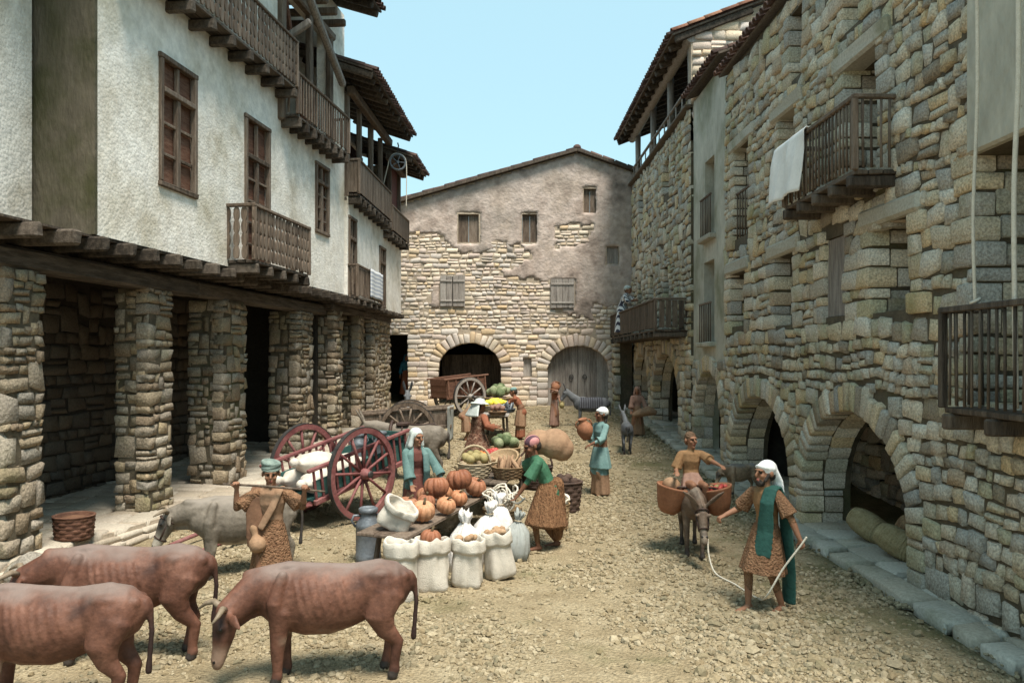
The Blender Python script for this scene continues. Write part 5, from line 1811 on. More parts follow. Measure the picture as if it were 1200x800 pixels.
    def marks(P):
        x, z = P[:, 0] / H, P[:, 2] / H
        nn = vnoise(P, 5.0 / H, seed) * .5 + vnoise(P, 14.0 / H, seed + 5) * .25
        trunk = sm(np.abs(x), .95, .75)
        if kind == 'cow':
            dust = sm(z + .10 * nn, .86, .99) * .85 * sm(x, .75, .5)
            pale = sm(-(z + .10 * nn), -.47, -.40) * sm(z, .33, .38) * sm(-np.abs(x + .0), -.42, -.3) * .9
            hm = np.linalg.norm(P - np.array(muz), axis=1) / H
            pale = np.maximum(pale, sm(-hm, -.17, -.06) * .75)
            fd = np.linalg.norm(P - np.array(HP(.10, 0, .05)), axis=1) / H
            dark = sm(-fd + .05 * nn, -.15, -.08) * .85
            tail = sm(-x, .70, .735)
            dark = np.maximum(dark, tail * sm(-z, -.85, -.6) * .9)
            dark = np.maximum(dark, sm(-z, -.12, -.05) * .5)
            # shade of the hollow ahead of the hip, put into the hide colour
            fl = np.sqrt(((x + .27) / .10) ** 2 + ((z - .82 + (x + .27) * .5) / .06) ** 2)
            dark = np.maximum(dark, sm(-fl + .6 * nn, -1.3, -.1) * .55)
        else:
            dust = sm(z + .12 * nn, .90, 1.0) * .5 * trunk
            pale = sm(-(z + .08 * nn), -.56, -.50) * sm(z, .44, .48) * .7 * sm(-np.abs(x), -.42, -.3)
            hm = np.linalg.norm(P - np.array(muz), axis=1) / H
            pale = np.maximum(pale, sm(-hm, -.14, -.07) * .6)
            dark = np.maximum(sm(-z, -.22, -.08) * .8, sm(-x, .62, .645) * .7)
            dark = np.maximum(dark, sm(-hm, -.075, -.04) * .7)
        return np.stack([dust, pale, dark], 1)
    add_marks(o, marks)
    if horns:
        for s in (-1, 1):
            p = [HP(-.05, s * .06, .05), HP(-.07, s * .13, .09), HP(-.03, s * .20, .13), HP(.03, s * .225, .17)]
            MB().tube(p, [.03 * H, .026 * H, .019 * H, .007 * H], 8).build('horn', 'horn', t)
    if harness:
        # collar, girth strap and breeching
        for x, rw, rh, z in ((.36, .20, .275, .765), (.16, .213, .262, .735)):
            pts = [S(x, rw * 1.0 * math.cos(a_ * math.pi / 12), z + rh * math.sin(a_ * math.pi / 12)) for a_ in range(24)]
            MB().tube(pts, (.03 if x > .3 else .014) * H, 7, closed=True).build('harness_strap', 'leather', t)
        MB().tube([S(.16, .0, 1.0), S(-.1, .02, .985), S(-.4, .0, 1.005), S(-.62, 0, .86)], .014 * H, 6).build('harness_strap', 'leather', t)
        MB().box(S(.16, 0, 1.0), (.22 * H, .26 * H, .06 * H), None, 0, .004, .02).build('saddle_pad', 'leather', t)
    if bridle:
        for a, w, h, u in ((.27, .06, .072, -.038), (.03, .086, .108, -.01)):
            pts = [HP(a, w * math.cos(q * math.pi / 10), u + h * math.sin(q * math.pi / 10)) for q in range(20)]
            MB().tube(pts, .012 * H, 6, closed=True).build('bridle_strap', 'leather', t)
        for s in (-1, 1):
            MB().tube([HP(.03, s * .087, -.01), HP(.15, s * .076, -.025), HP(.27, s * .062, -.038)], .012 * H, 6).build('bridle_strap', 'leather', t)
    t['_poll'] = [float(v) for v in poll]
    return t


# ================================================================ people
def ik(a, c, l1, l2, pole):
    a, c = Vector(a), Vector(c)
    d = c - a
    L = min(d.length, (l1 + l2) * .998)
    dn = d.normalized()
    x = (l1 * l1 - l2 * l2 + L * L) / (2 * L)
    h = math.sqrt(max(0, l1 * l1 - x * x))
    p = Vector(pole); p = p - dn * p.dot(dn)
    p = p.normalized() if p.length > 1e-4 else dn.orthogonal()
    return a + dn * x + p * h, a + dn * L


def hand(b, w, d, n, s, mat, k=1.0, curl=.5):
    """palm, four unequal fingers with a knuckle bend and a thumb leaving the side of the palm"""
    d = d.normalized(); n = (n - d * n.dot(d)).normalized()
    a = d.cross(n).normalized() * s
    pal = w + d * .085 * k
    b.tube([w, w + d * .04 * k, pal], [(.028 * k, .022 * k), (.038 * k, .017 * k), (.040 * k, .015 * k)], mat, a)
    for i, (off, ln) in enumerate(((.031, .070), (.011, .080), (-.010, .075), (-.030, .058))):
        p0 = pal + a * off * k
        m1 = (d * math.cos(curl) + n * math.sin(curl) + a * off * 2.2).normalized()
        m2 = (d * math.cos(curl * 2.1) + n * math.sin(curl * 2.1) + a * off * 2.2).normalized()
        p1 = p0 + m1 * ln * .5 * k
        b.tube([p0 - d * .01, p1, p1 + m2 * ln * .5 * k], [.0098 * k, .0092 * k, .0078 * k], mat, seg=8)
    t0 = w + d * .03 * k + a * .033 * k
    t1 = t0 + (d * .6 + a * .75 + n * .35).normalized() * .035 * k
    b.tube([t0, t1, t1 + (d * .8 + n * .5 + a * .2).normalized() * .032 * k], [.0125 * k, .0108 * k, .0085 * k], mat, seg=8)


def person(name, label, loc, rotz, H=1.65, lean=0.0, hip=.90, py=0.0, twist=0.0, hr=None, hl=None, pr=(-.6, .4, -.6), pl=(.6, .4, -.6), fr=(-.10, 0), fl=(.10, 0), hyaw=0.0, hpitch=0.0,
           torso='tunic_tan', sleeve='tunic_tan', slen=.55, skirt='tunic_tan', hem=.35, flare=.20, folds=7, famp=.06, under=None, uhem=.05, uflare=.17, skin='skin', hair='hair_dark', beard=False, hair_on=True,
           voxel=.0105, cat='person', sit=None, belt=None, bulk=1.0, curl=.5, group=None, kneep=None, sw=.05):
    """one continuous figure facing local -Y; joints from a two-bone solve, cloth and skin as painted regions"""
    k = H / 1.70
    t = thing(name, label, cat, loc, rotz, group)
    b = Body()
    P = lambda x, y, z: Vector((x, y, z)) * k
    pel = P(0, py, hip)
    dr = Vector((0, -math.sin(lean), math.cos(lean)))
    Rt = Matrix.Rotation(lean, 3, 'X') @ Matrix.Rotation(twist, 3, 'Z')
    side = Rt @ Vector((1, 0, 0)); side = Vector((math.cos(twist), math.sin(twist), 0))
    mid = pel + dr * .22 * k + Vector((0, .015 * k, 0))
    sc = pel + dr * .48 * k
    bk = bulk
    b.tube([pel - dr * .05 * k, pel + dr * .08 * k, mid, pel + dr * .36 * k, sc, sc + dr * .055 * k],
           [(.155 * k * bk, .115 * k * bk), (.145 * k * bk, .11 * k * bk), (.135 * k * bk, .10 * k * bk), (.165 * k * bk, .118 * k * bk), (.15 * k * bk, .095 * k * bk), (.075 * k, .06 * k)], torso, side)
    nk = (dr + Vector((0, 0, .7))).normalized()
    hc = sc + nk * .222 * k
    Rh = Matrix.Rotation(hyaw, 3, 'Z') @ Matrix.Rotation(hpitch, 3, 'X')
    hs = 1.12
    Q = lambda x, y, z: hc + Rh @ (Vector((x, y, z)) * k * hs)
    kb, k = k, k * hs
    b.tube([sc + nk * .02 * k, sc + nk * .12 * k], [.056 * k, .052 * k], skin)
    # head
    b.ell(Q(0, .012, .03), (.077 * k, .097 * k, .088 * k), skin, Rh)
    b.tube([Q(0, -.02, .0), Q(0, -.035, -.055), Q(0, -.042, -.09)], [(.066 * k, .06 * k), (.056 * k, .05 * k), (.034 * k, .032 * k)], skin, Rh @ Vector((1, 0, 0)))
    b.tube([Q(0, -.086, .022), Q(0, -.104, -.016), Q(0, -.100, -.026)], [.010 * k, .0155 * k, .013 * k], skin, seg=8)
    b.tube([Q(-.046, -.070, .030), Q(0, -.087, .034), Q(.046, -.070, .030)], [.011 * k] * 3, skin, seg=8)
    for s in (-1, 1):
        b.ell(Q(s * .036, -.062, -.022), .024 * k, skin)
        b.ell(Q(s * .079, .012, -.002), (.013 * k, .024 * k, .032 * k), skin, Rh)
        b.ell(Q(s * .030, -.080, .010), (.0115 * k, .010 * k, .0055 * k), 'eye_dark', Rh, bias=-.0015)
        b.tube([Q(s * .016, -.089, .028), Q(s * .045, -.077, .028)], [.0035 * k] * 2, hair, seg=6, bias=.0)
    b.ell(Q(0, -.087, -.056), (.021 * k, .012 * k, .009 * k), 'lip', Rh, bias=-.004)
    b.ell(Q(0, -.070, -.092), .020 * k, skin)
    if hair_on:
        b.ell(Q(0, .022, .045), (.084 * k, .100 * k, .084 * k), hair, Rh, bias=-.003)
        b.ell(Q(0, .062, -.01), (.070 * k, .060 * k, .075 * k), hair, Rh, bias=-.002)
    if beard:
        b.ell(Q(0, -.058, -.088), (.048 * k, .042 * k, .042 * k), hair, Rh, bias=-.004)
        for s in (-1, 1):
            b.tube([Q(s * .066, -.01, -.01), Q(s * .052, -.04, -.065)], [.016 * k, .018 * k], hair, seg=8, bias=-.003)
    k = kb
    # arms
    hands = {}
    for s, tgt, pole in ((-1, hr, pr), (1, hl, pl)):
        sh = sc + side * s * .175 * k - dr * .012 * k
        if tgt is None: tgt = (s * .28, -.06, .80)
        el, wr = ik(sh, Vector(tgt) * k, .275 * k, .25 * k, pole)
        b.tube([sc + side * s * .06 * k, sh], [.062 * k * bk, .066 * k * bk], sleeve, seg=10)
        b.tube([sh, el], [.050 * k, .041 * k], skin, seg=10)
        b.tube([el, el.lerp(wr, .35), wr], [.041 * k, .040 * k, .027 * k], skin, seg=10)
        r0, r1 = .066 * k * bk, (.058 + sw * .5) * k
        if slen <= .5:
            b.tube([sh, sh.lerp(el, slen * 2)], [r0, r1], sleeve, seg=12, folds=4, famp=.06, flat=True, bias=-.002)
        else:
            f = (slen - .5) * 2
            b.tube([sh, el, el.lerp(wr, f)], [r0, (.055 + sw * .25) * k, r1], sleeve, seg=12, folds=4, famp=.06, flat=True, bias=-.002)
        fd = (wr - el).normalized()
        nn = Vector((0, -1, 0)) if abs(fd.y) < .8 else Vector((0, 0, -1))
        hand(b, wr, fd, nn, s, skin, k, curl)
        hands[s] = wr + fd * .07 * k
    # legs
    for s, f in ((-1, fr), (1, fl)):
        hp = pel + Vector((s * .09 * k, 0, -.03 * k))
        fz = f[2] if len(f) > 2 else 0.0
        an = P(f[0], f[1] + .03, .075 + fz)
        kp = kneep or (s * .1, -1, 0)
        kn, an = ik(hp, an, .43 * k, .41 * k, kp)
        b.tube([hp, hp.lerp(kn, .5), kn], [.088 * k, .075 * k, .054 * k], under if (under and uhem < .3) else skin, seg=12)
        b.tube([kn, kn.lerp(an, .3) + Vector((0, .012 * k, 0)), an], [.052 * k, .053 * k, .034 * k], under if (under and uhem < .1) else skin, seg=12)
        b.tube([an + Vector((0, .03 * k, -.03 * k)), an + Vector((0, -.05 * k, -.042 * k)), an + Vector((s * .012 * k, -.145 * k, -.055 * k))], [(.034 * k, .036 * k), (.040 * k, .030 * k), (.036 * k, .017 * k)], skin, (1, 0, 0))
        for q in range(4):
            b.tube([an + Vector(((s * .012 + (q - 1.5) * .019) * k, -.15 * k, -.058 * k)), an + Vector(((s * .012 + (q - 1.5) * .021) * k, -.178 * k, -.062 * k))], [.0095 * k, .008 * k], skin, seg=6)
    fc = P((fr[0] + fl[0]) / 2, (fr[1] + fl[1]) / 2 + .0, 0)

    def skirt_loft(mat, hemz, fl_, fo, fa, ph, grow=0.0):
        n = 5
        pts, rs = [], []
        top = pel + dr * .10 * k
        bot = Vector((fc.x, fc.y, hemz * k))
        if sit: bot = Vector(sit) * k
        spread = abs(fr[0] - fl[0]) / 2 * k * .55
        for i in range(n + 1):
            f = i / n
            c = top.lerp(bot, f)
            rs.append(((.150 + (fl_ - .150) * f ** .8 + grow) * k * bk + spread * f, (.120 + (fl_ * .86 - .120) * f ** .8 + grow) * k * bk + abs(fr[1] - fl[1]) * .3 * k * f))
            pts.append(c)
        b.tube(pts, rs, mat, side, 36, fo, fa, flat=True, fph=ph)
    if under: skirt_loft(under, uhem, uflare, folds + 2, famp * 1.1, 1.0, -.012)
    if skirt: skirt_loft(skirt, hem, flare, folds, famp, .4)
    if belt:
        b.tube([pel + dr * .10 * k, pel + dr * .16 * k], [(.158 * k * bk, .124 * k * bk)] * 2, belt, side, flat=True, bias=-.006)
    b.build('body', t, voxel, 2)
    t['_h'] = [float(v) for v in hc]
    return t, dict(k=k, kh=k * 1.12, hc=hc, Q=Q, Rh=Rh, sc=sc, dr=dr, side=side, pel=pel, hands=hands, P=P)


def veil(t, J, mat, back=.5, name='headscarf', cap=False, voxel=.011):
    Q, k = J['Q'], J['kh']
    b = Body()
    b.ell(Q(0, .030, .045), (.094 * k, .108 * k, .094 * k), mat, J['Rh'])
    if not cap:
        b.tube([Q(-.062, .0, .06), Q(-.086, .005, -.03), Q(-.098, .01, -.12)], [.032 * k, .032 * k, .04 * k], mat)
        b.tube([Q(.062, .0, .06), Q(.086, .005, -.03), Q(.098, .01, -.12)], [.032 * k, .032 * k, .04 * k], mat)
        e = J['sc'] + Vector((0, .13 * k, (.14 - back) * k))
        b.tube([Q(0, .05, .03), Q(0, .09, -.10), J['sc'] + Vector((0, .12 * k, .02 * k)), e], [(.085 * k, .06 * k), (.10 * k, .05 * k), (.15 * k, .03 * k), (.16 * k, .022 * k)], mat, (1, 0, 0), 24, 6, .06)
    else:
        b.tube([Q(-.07, -.045, .062), Q(0, -.078, .075), Q(.07, -.045, .062), Q(.085, .04, .05), Q(0, .115, .03), Q(-.085, .04, .05)], [.020 * k] * 6, mat)
        if back:
            b.tube([Q(.03, .09, .03), Q(.05, .125, -.08), Q(.06, .15, -.20 - back * .2)], [(.05 * k, .03 * k), (.07 * k, .022 * k), (.085 * k, .015 * k)], mat, (1, 0, 0), 18, 4, .06)
    return b.build(name, t, voxel, 3)


def turban(t, J, mat, name='turban', n=4):
    Q, k = J['Q'], J['kh']
    b = Body()
    b.ell(Q(0, .018, .095), (.085 * k, .095 * k, .06 * k), mat, J['Rh'])
    for i in range(n):
        a = .25 * math.sin(i * 2.1)
        pts = [Q(.088 * math.cos(q * math.pi / 8), .018 + .104 * math.sin(q * math.pi / 8), .064 + i * .020 + .016 * math.sin(q * math.pi / 8 + i * 1.7)) for q in range(17)]
        b.tube(pts, [.0185 * k] * 17, mat, seg=8)
    return b.build(name, t, .0095, 1)

def W2L(loc, rotz, H, w):
    return (Matrix.Rotation(-rotz, 3, 'Z') @ (Vector(w) - Vector(loc))) / (H / 1.70)


# ================================================================ the herd and the beasts of burden
def gpos(x, d, dz=0.0):
    return (x, d, G(d) + .0 + dz)


quadruped('cow', 'thin reddish brown cow lowering its head, seen whole in side view before the white sacks', 'cow', gpos(-1.55, 7.0), R(190), 1.02, 'cow', 'hide_cow', 1.0, R(24), .03, 'brown cows in the street', .0125, True, ribs=True, seed=1)
quadruped('cow', 'brown cow nearest the viewer, cut off by the picture edge, rump turned to the street', 'cow', gpos(-3.58, 6.3), R(184), 1.02, 'cow', 'hide_cow', .55, R(-10), -.02, 'brown cows in the street', .0125, True, ribs=True, seed=2)
quadruped('cow', 'brown cow half hidden behind the nearest cow, its dark tail hanging straight', 'cow', gpos(-3.52, 7.45), R(186), 1.06, 'cow', 'hide_cow', .75, R(10), .05, 'brown cows in the street', .013, True, ribs=True, seed=3)
mule_a = quadruped('draught_ox', 'pale grey-brown ox with short horns standing between the red cart shafts', 'ox', gpos(-3.40, 10.35), R(180 + 30), 1.03, 'cow', 'hide_grey', .62, R(-12), .03, None, .014, True, bridle=True, seed=4)
quadruped('mule', 'stout beige mule in black harness between the red cart and the brown cart', 'mule', gpos(-1.98, 17.3), R(176), 1.22, 'donkey', 'hide_grey', .5, 0, .04, 'donkeys and mules', .018, harness=True, seed=5)
quadruped('mule', 'grey mule whose ears show behind the brown cart', 'mule', gpos(-2.75, 22.4), R(-80), 1.13, 'donkey', 'hide_slate', .0, 0, .0, 'donkeys and mules', .02, seed=6)
dk = quadruped('donkey', 'brown donkey in bridle facing the viewer under two clay-red panniers', 'donkey', gpos(2.72, 11.5), R(-97), 1.0, 'donkey', 'hide_brown', .85, R(4), .06, 'donkeys and mules', .0115, bridle=True, seed=7, ear=.11, fat=1.12)
quadruped('donkey', 'small slate grey donkey seen from behind in the middle of the street', 'donkey', gpos(3.22, 20.8), R(84), .82, 'donkey', 'hide_slate', .1, R(12), .03, 'donkeys and mules', .016, seed=8)
dd = quadruped('donkey', 'dark grey donkey wearing a striped blanket before the arched gate', 'donkey', gpos(2.78, 25.4), R(178), .95, 'donkey', 'hide_slate', .1, 0, .03, 'donkeys and mules', .017, seed=9)
# blanket lies over that donkey's back
mb = MB()
vs, fs = [], []
for i in range(15):
    x = -.40 + i * .055
    for j in range(13):
        a = math.pi * (j / 12)
        vs.append((x * .95, .205 * math.cos(a) * .98, (.735 + .255 * math.sin(a) - (.0 if 0 < j < 12 else .10)) * .95))
for i in range(14):
    for j in range(12):
        fs.append((i * 13 + j, (i + 1) * 13 + j, (i + 1) * 13 + j + 1, i * 13 + j + 1))
mb.add(vs, fs, 0, True)
o = mb.build('blanket', 'blanket', None, dd.location, dd.rotation_euler.z)
tag(o, 'dark striped blanket over the back of the donkey by the gate', 'blanket')
an = quadruped('dog', 'small tan long-bodied animal sniffing the pavement in the archway', 'animal', (5.0 - .35, 15.6, G(15.6) + .09), R(200), .58, 'cow', 'hide_tan', .75, 0, .04, None, .012, seed=10)

# ================================================================ people
def mkp(name_, label, loc, rotz, H, tr=None, tl=None, **kw):
    kw = dict(kw)
    if tr is not None: kw['hr'] = W2L(loc, rotz, H, tr)
    if tl is not None: kw['hl'] = W2L(loc, rotz, H, tl)
    return person('person', label, loc, rotz, H, group='people of the market', **kw)


# herdsman with a stick across his shoulders
p, J = mkp('p', 'person in green turban and knobbly brown robe with a stick across the shoulders', gpos(-2.62, 8.98), R(8), 1.58, tr=(-2.95, 8.80, 1.36), tl=(-2.21, 8.84, 1.33), lean=.02, torso='tunic_tan', sleeve='coat_nubby',
           slen=.42, skirt='coat_nubby', hem=.10, flare=.235, folds=6, famp=.05, skin='skin', hair='hair_dark', hpitch=.08, hyaw=.1, voxel=.0095, pr=(-.35, .1, -1), pl=(.5, .1, -1), curl=1.1, sw=.09, bulk=1.04, fr=(-.1, -.02), fl=(.12, .02))
turban(p, J, 'turban')
b = Body()
k = J['k']
b.tube([J['sc'] + Vector((.13, .05, .055)) * k, J['sc'] + Vector((.10, -.09, .02)) * k, J['sc'] + Vector((.03, -.135, -.16)) * k, J['sc'] + Vector((-.10, -.15, -.40)) * k], [(.045 * k, .022 * k), (.05 * k, .02 * k), (.05 * k, .02 * k), (.045 * k, .02 * k)], 'tunic_tan', (1, 0, 0))
b.build('shoulder_scarf', p, .0105, 3)
b = Body()
b.tube([J['sc'] + Vector((-.15, .02, .05)) * k, J['sc'] + Vector((-.20, -.06, -.1)) * k, J['sc'] + Vector((-.17, -.11, -.42)) * k, J['sc'] + Vector((-.17, -.10, -.62)) * k], [(.08 * k, .03 * k), (.09 * k, .035 * k), (.10 * k, .03 * k), (.10 * k, .025 * k)], 'tunic_brown', (1, 0, 0), folds=4, famp=.08)
b.build('cloak', p, .0115, 3)
o = MB().tube([(-3.10, 8.80, 1.415), (-2.6, 8.82, 1.385), (-1.98, 8.84, 1.325)], [.013, .014, .011], 8).build('walking_stick', 'wood_brown')
tag(o, 'thin brown stick lying across the shoulders of the turbaned person', 'stick')
o = MB().lathe([(.0, 0), (.05, .004), (.085, .04), (.098, .09), (.085, .14), (.05, .175), (.036, .20), (.048, .24), (.052, .275), (.036, .315), (.014, .345), (.012, .39), (.0, .392)], 16).build('gourd_bottle', 'clay_tan')
o.location = (-2.70, 8.80, .66); o.rotation_euler = (R(-12), R(-16), 0)
tag(o, 'tan gourd bottle slung at the chest of the turbaned person', 'bottle')

# veiled seller behind the pumpkins
p, J = mkp('p', 'person in pale veil and teal cloak leaning over the pumpkin table', gpos(-1.38, 12.45), R(22), 1.66, tr=(-1.36, 12.05, .70), tl=(-.86, 12.22, .80), lean=.16, torso='tunic_wine', sleeve='tunic_teal', slen=.85,
           skirt='tunic_wine', hem=.08, flare=.21, skin='skin', hair='hair_dark', hyaw=.35, hpitch=.10, voxel=.0105, sw=.08, pr=(-.8, .3, -.2), pl=(.8, .3, -.2))
veil(p, J, 'veil_pale', .35)
b = Body(); k = J['k']
for s in (-1, 1):
    b.tube([J['sc'] + Vector((s * .06, .02, .06)) * k, J['sc'] + Vector((s * .125, -.09, -.05)) * k, J['sc'] + Vector((s * .135, -.13, -.3)) * k, J['pel'] + Vector((s * .15, -.10, -.1)) * k], [(.035 * k, .05 * k), (.055 * k, .04 * k), (.06 * k, .035 * k), (.06 * k, .03 * k)], 'tunic_teal')
b.tube([J['sc'] + Vector((0, .10, .04)) * k, J['sc'] + Vector((0, .13, -.25)) * k, J['pel'] + Vector((0, .12, -.3)) * k], [(.16 * k, .03 * k), (.17 * k, .03 * k), (.19 * k, .03 * k)], 'tunic_teal', (1, 0, 0))
b.build('cloak', p, .011, 3)

# porter bent under a sack
loc3 = gpos(.64, 11.68)
p, J = mkp('p', 'person in green shirt and shaggy fleece kilt bent under a tan sack', loc3, R(-84), 1.72, tr=(.36, 12.04, 1.42), tl=(.16, 11.45, .76), lean=.46, torso='tunic_green', sleeve='tunic_green', slen=.46, skirt='fleece', hem=.36, flare=.24,
           folds=5, famp=.05, under='tunic_green', uhem=.33, uflare=.225, skin='skin_dark', hair='hair_dark', hpitch=.35, hyaw=.25, voxel=.0105, py=.05, hip=.84, fr=(-.11, .13), fl=(.13, -.18), bulk=1.08, sw=.08, pl=(.3, .8, -.2), pr=(-.5, -.2, -.5), kneep=(0, -1, .1))
b = Body(); Q = J['Q']; k = J['kh']
b.ell(Q(0, .022, .055), (.096 * k, .108 * k, .085 * k), 'scarf_pink', J['Rh'])
o = b.build('head_cloth', p, .011, 3)
b = Body(); k = J['k']
b.tube([J['pel'] + Vector((-.02, .1, .1)) * k, J['pel'] + Vector((-.09, .14, -.35)) * k, Vector((-.11, .16, .16)) * k], [(.13 * k, .10 * k), (.14 * k, .11 * k), (.10 * k, .09 * k)], 'fleece', (1, 0, 0), folds=6, famp=.07)
b.build('fleece_wrap', p, .012, 3)
b = Body()
b.ell((-.13, 0, .02), (.22, .21, .19), 'sackcloth_tan'); b.ell((.10, 0, .02), (.25, .24, .23), 'sackcloth_tan'); b.ell((.22, .02, -.04), (.18, .20, .19), 'sackcloth_tan')
o = b.build('loaded_sack', None, .014, 9)
o.location = (.66, 11.90, 1.52); o.rotation_euler = (0, R(6), R(-4))
tag(o, 'bulging tan sack carried on the shoulders of the bent porter', 'sack')

# customer in a speckled coat and hat
p, J = mkp('p', 'person in grey brimmed hat and speckled brown coat standing with folded rust sleeves', gpos(-.58, 17.4), R(128), 1.68, tr=(-.12, 17.2, 1.30), tl=(-.20, 17.62, 1.30), lean=.16, torso='coat_speck', sleeve='tunic_rust', slen=.8,
           skirt='coat_speck', hem=.12, flare=.34, folds=6, famp=.05, skin='skin', hair='hair_dark', hpitch=.1, voxel=.013, bulk=1.35, sw=.08, pr=(-.7, .1, -.6), pl=(.7, .1, -.6))
b = Body(); Q = J['Q']; k = J['kh']
b.ell(Q(0, .02, .09), (.105 * k, .12 * k, .085 * k), 'veil_pale', J['Rh'])
b.tube([Q(0, .02, .055), Q(0, .02, .085)], [(.185 * k, .20 * k), (.15 * k, .165 * k)], 'veil_pale', J['Rh'] @ Vector((1, 0, 0)), 28, 5, .05, flat=True)
b.tube([Q(0, .12, .04), Q(0, .17, -.1), Q(0, .20, -.19)], [(.13 * k, .03 * k), (.19 * k, .03 * k), (.23 * k, .025 * k)], 'veil_pale', (1, 0, 0), 20, 5, .05)
b.build('hat', p, .013, 3)

# two at the far fruit table
p, J = mkp('p', 'person with dark hair stooping left of the lemon table in tan clothes', gpos(-1.05, 22.6), R(95), 1.5, tr=(-.55, 22.4, 1.32), tl=(-.55, 22.8, 1.30), lean=.95, torso='tunic_tan', sleeve='tunic_tan', slen=.6, skirt='tunic_tan', hem=.3,
           flare=.2, skin='skin', hair='hair_dark', hpitch=-.1, voxel=.016, hip=.82, py=.12)
p, J = mkp('p', 'person in rust tunic and small grey cap bending over the lemon table', gpos(.48, 23.0), R(-97), 1.5, tr=(.02, 22.8, 1.48), tl=(.05, 23.2, 1.45), lean=.52, torso='tunic_rust', sleeve='tunic_rust', slen=.5, skirt='tunic_tan', hem=.42,
           flare=.21, under='tunic_rust', uhem=.06, uflare=.19, skin='skin', hair='hair_dark', hpitch=.25, voxel=.016, py=.08, belt='tunic_brown', bulk=1.1)
b = Body(); Q = J['Q']; k = J['kh']
b.ell(Q(0, .025, .07), (.09 * k, .105 * k, .07 * k), 'tunic_aqua', J['Rh'])
b.build('cap', p, .014, 3)

# woman with jar by the gate
p, J = mkp('p', 'person in pinkish tan robe holding a jar on the shoulder before the gate', gpos(1.62, 25.4), R(60), 1.38, tr=(1.52, 25.15, G(25.4) + 1.20), tl=(1.82, 25.2, G(25.4) + .72), lean=.03, torso='tunic_rust', sleeve='tunic_pink', slen=.6, skirt='tunic_pink',
           hem=.06, flare=.215, skin='skin', hair='hair_brown', hyaw=.2, voxel=.014, pr=(-.7, -.2, .5))
veil(p, J, 'tunic_pink', .2, cap=True)


def jar(loc, mat, label, s=1.0, rot=None, group=None, name='water_jar'):
    t = thing(name, label, 'jar', loc, 0, group)
    t.rotation_euler = rot or (0, 0, 0)
    MB().lathe([(0, 0), (.07 * s, 0), (.10 * s, .04 * s), (.145 * s, .13 * s), (.155 * s, .20 * s), (.13 * s, .28 * s), (.075 * s, .335 * s), (.062 * s, .37 * s), (.085 * s, .40 * s), (.075 * s, .405 * s), (.05 * s, .37 * s), (.04 * s, .3 * s), (0, .25 * s)], 20).build('vessel', mat, t)
    for q in (-1, 1):
        MB().tube([(q * .065 * s, 0, .375 * s), (q * .125 * s, 0, .36 * s), (q * .15 * s, 0, .30 * s), (q * .135 * s, 0, .25 * s)], .014 * s, 7).build('handle', mat, t)
    return t


jar((1.60, 25.30, G(25.4) + 1.10), 'clay_pot', 'clay jar carried on the shoulder of the person by the gate', .9, (0, R(20), 0))
jar((1.84, 25.12, G(25.4) + .60), 'melon', 'small ochre pot at the hip of the person by the gate', .55)

# woman in aqua with a terracotta jar
loc8 = gpos(1.92, 15.8)
p, J = mkp('p', 'person in aqua dress and white cap hugging a terracotta jar', loc8, R(-62), 1.70, tr=(1.66, 15.75, 1.22), tl=(1.70, 15.50, 1.13), lean=-.04, torso='tunic_aqua', sleeve='tunic_aqua', slen=.68, skirt='tunic_aqua', hem=.55, flare=.22, folds=7,
           under='tunic_tan', uhem=.04, uflare=.20, skin='skin_dark', hair='hair_dark', hyaw=-.2, voxel=.012, belt='tunic_brown', sw=.07, pl=(.6, .2, -.8), pr=(-.4, .3, -.9))
veil(p, J, 'veil_white', 0, cap=True)
jar((1.64, 15.62, 1.22), 'clay_pot', 'round terracotta jar in the arms of the person in aqua', 1.05, (R(8), R(-14), 0))

# person with a pale bundle beside the small donkey
p, J = mkp('p', 'person in dusty pink robe and hood clasping a pale bundle', gpos(3.95, 23.5), R(-12), 1.42, tr=(3.72, 23.3, G(23.5) + .62), tl=(4.22, 23.25, G(23.5) + .62), lean=.03, torso='tunic_pink', sleeve='tunic_pink', slen=.8, skirt='tunic_tan', hem=.06, flare=.21,
           skin='skin', hair='hair_brown', voxel=.014, sw=.1)
veil(p, J, 'tunic_pink', .3)
b = Body()
b.tube([(-.28, 0, -.06), (-.1, 0, .0), (.14, 0, .06), (.3, 0, .02)], [(.09, .07), (.15, .12), (.16, .14), (.09, .09)], 'sackcloth_tan', (0, 1, 0), 16, 4, .05)
o = b.build('bundle', None, .016, 3); o.location = (4.10, 23.24, G(23.5) + .70)
tag(o, 'pale cloth bundle held by the person in dusty pink', 'bundle')

# boy on the donkey
seat = Vector((2.70, 11.45, .60))
p, J = mkp('p', 'child in ochre shirt riding the brown donkey with arms spread', tuple(seat), R(4), 1.45, tr=(2.44, 11.2, 1.20), tl=(3.0, 11.05, 1.32), hip=.50, lean=-.02, fr=(-.10, -.34, .04), fl=(.12, -.36, .03), torso='tunic_ochre', sleeve='tunic_ochre', slen=.45,
           skirt='tunic_pink', hem=.4, flare=.17, sit=(0, -.17, .40), skin='skin', hair='hair_brown', voxel=.0088, kneep=(0, -1, .8), hyaw=.25, hpitch=-.05, sw=.07, pr=(-.3, .6, -1.2), pl=(.2, .6, -1.2), curl=.35)

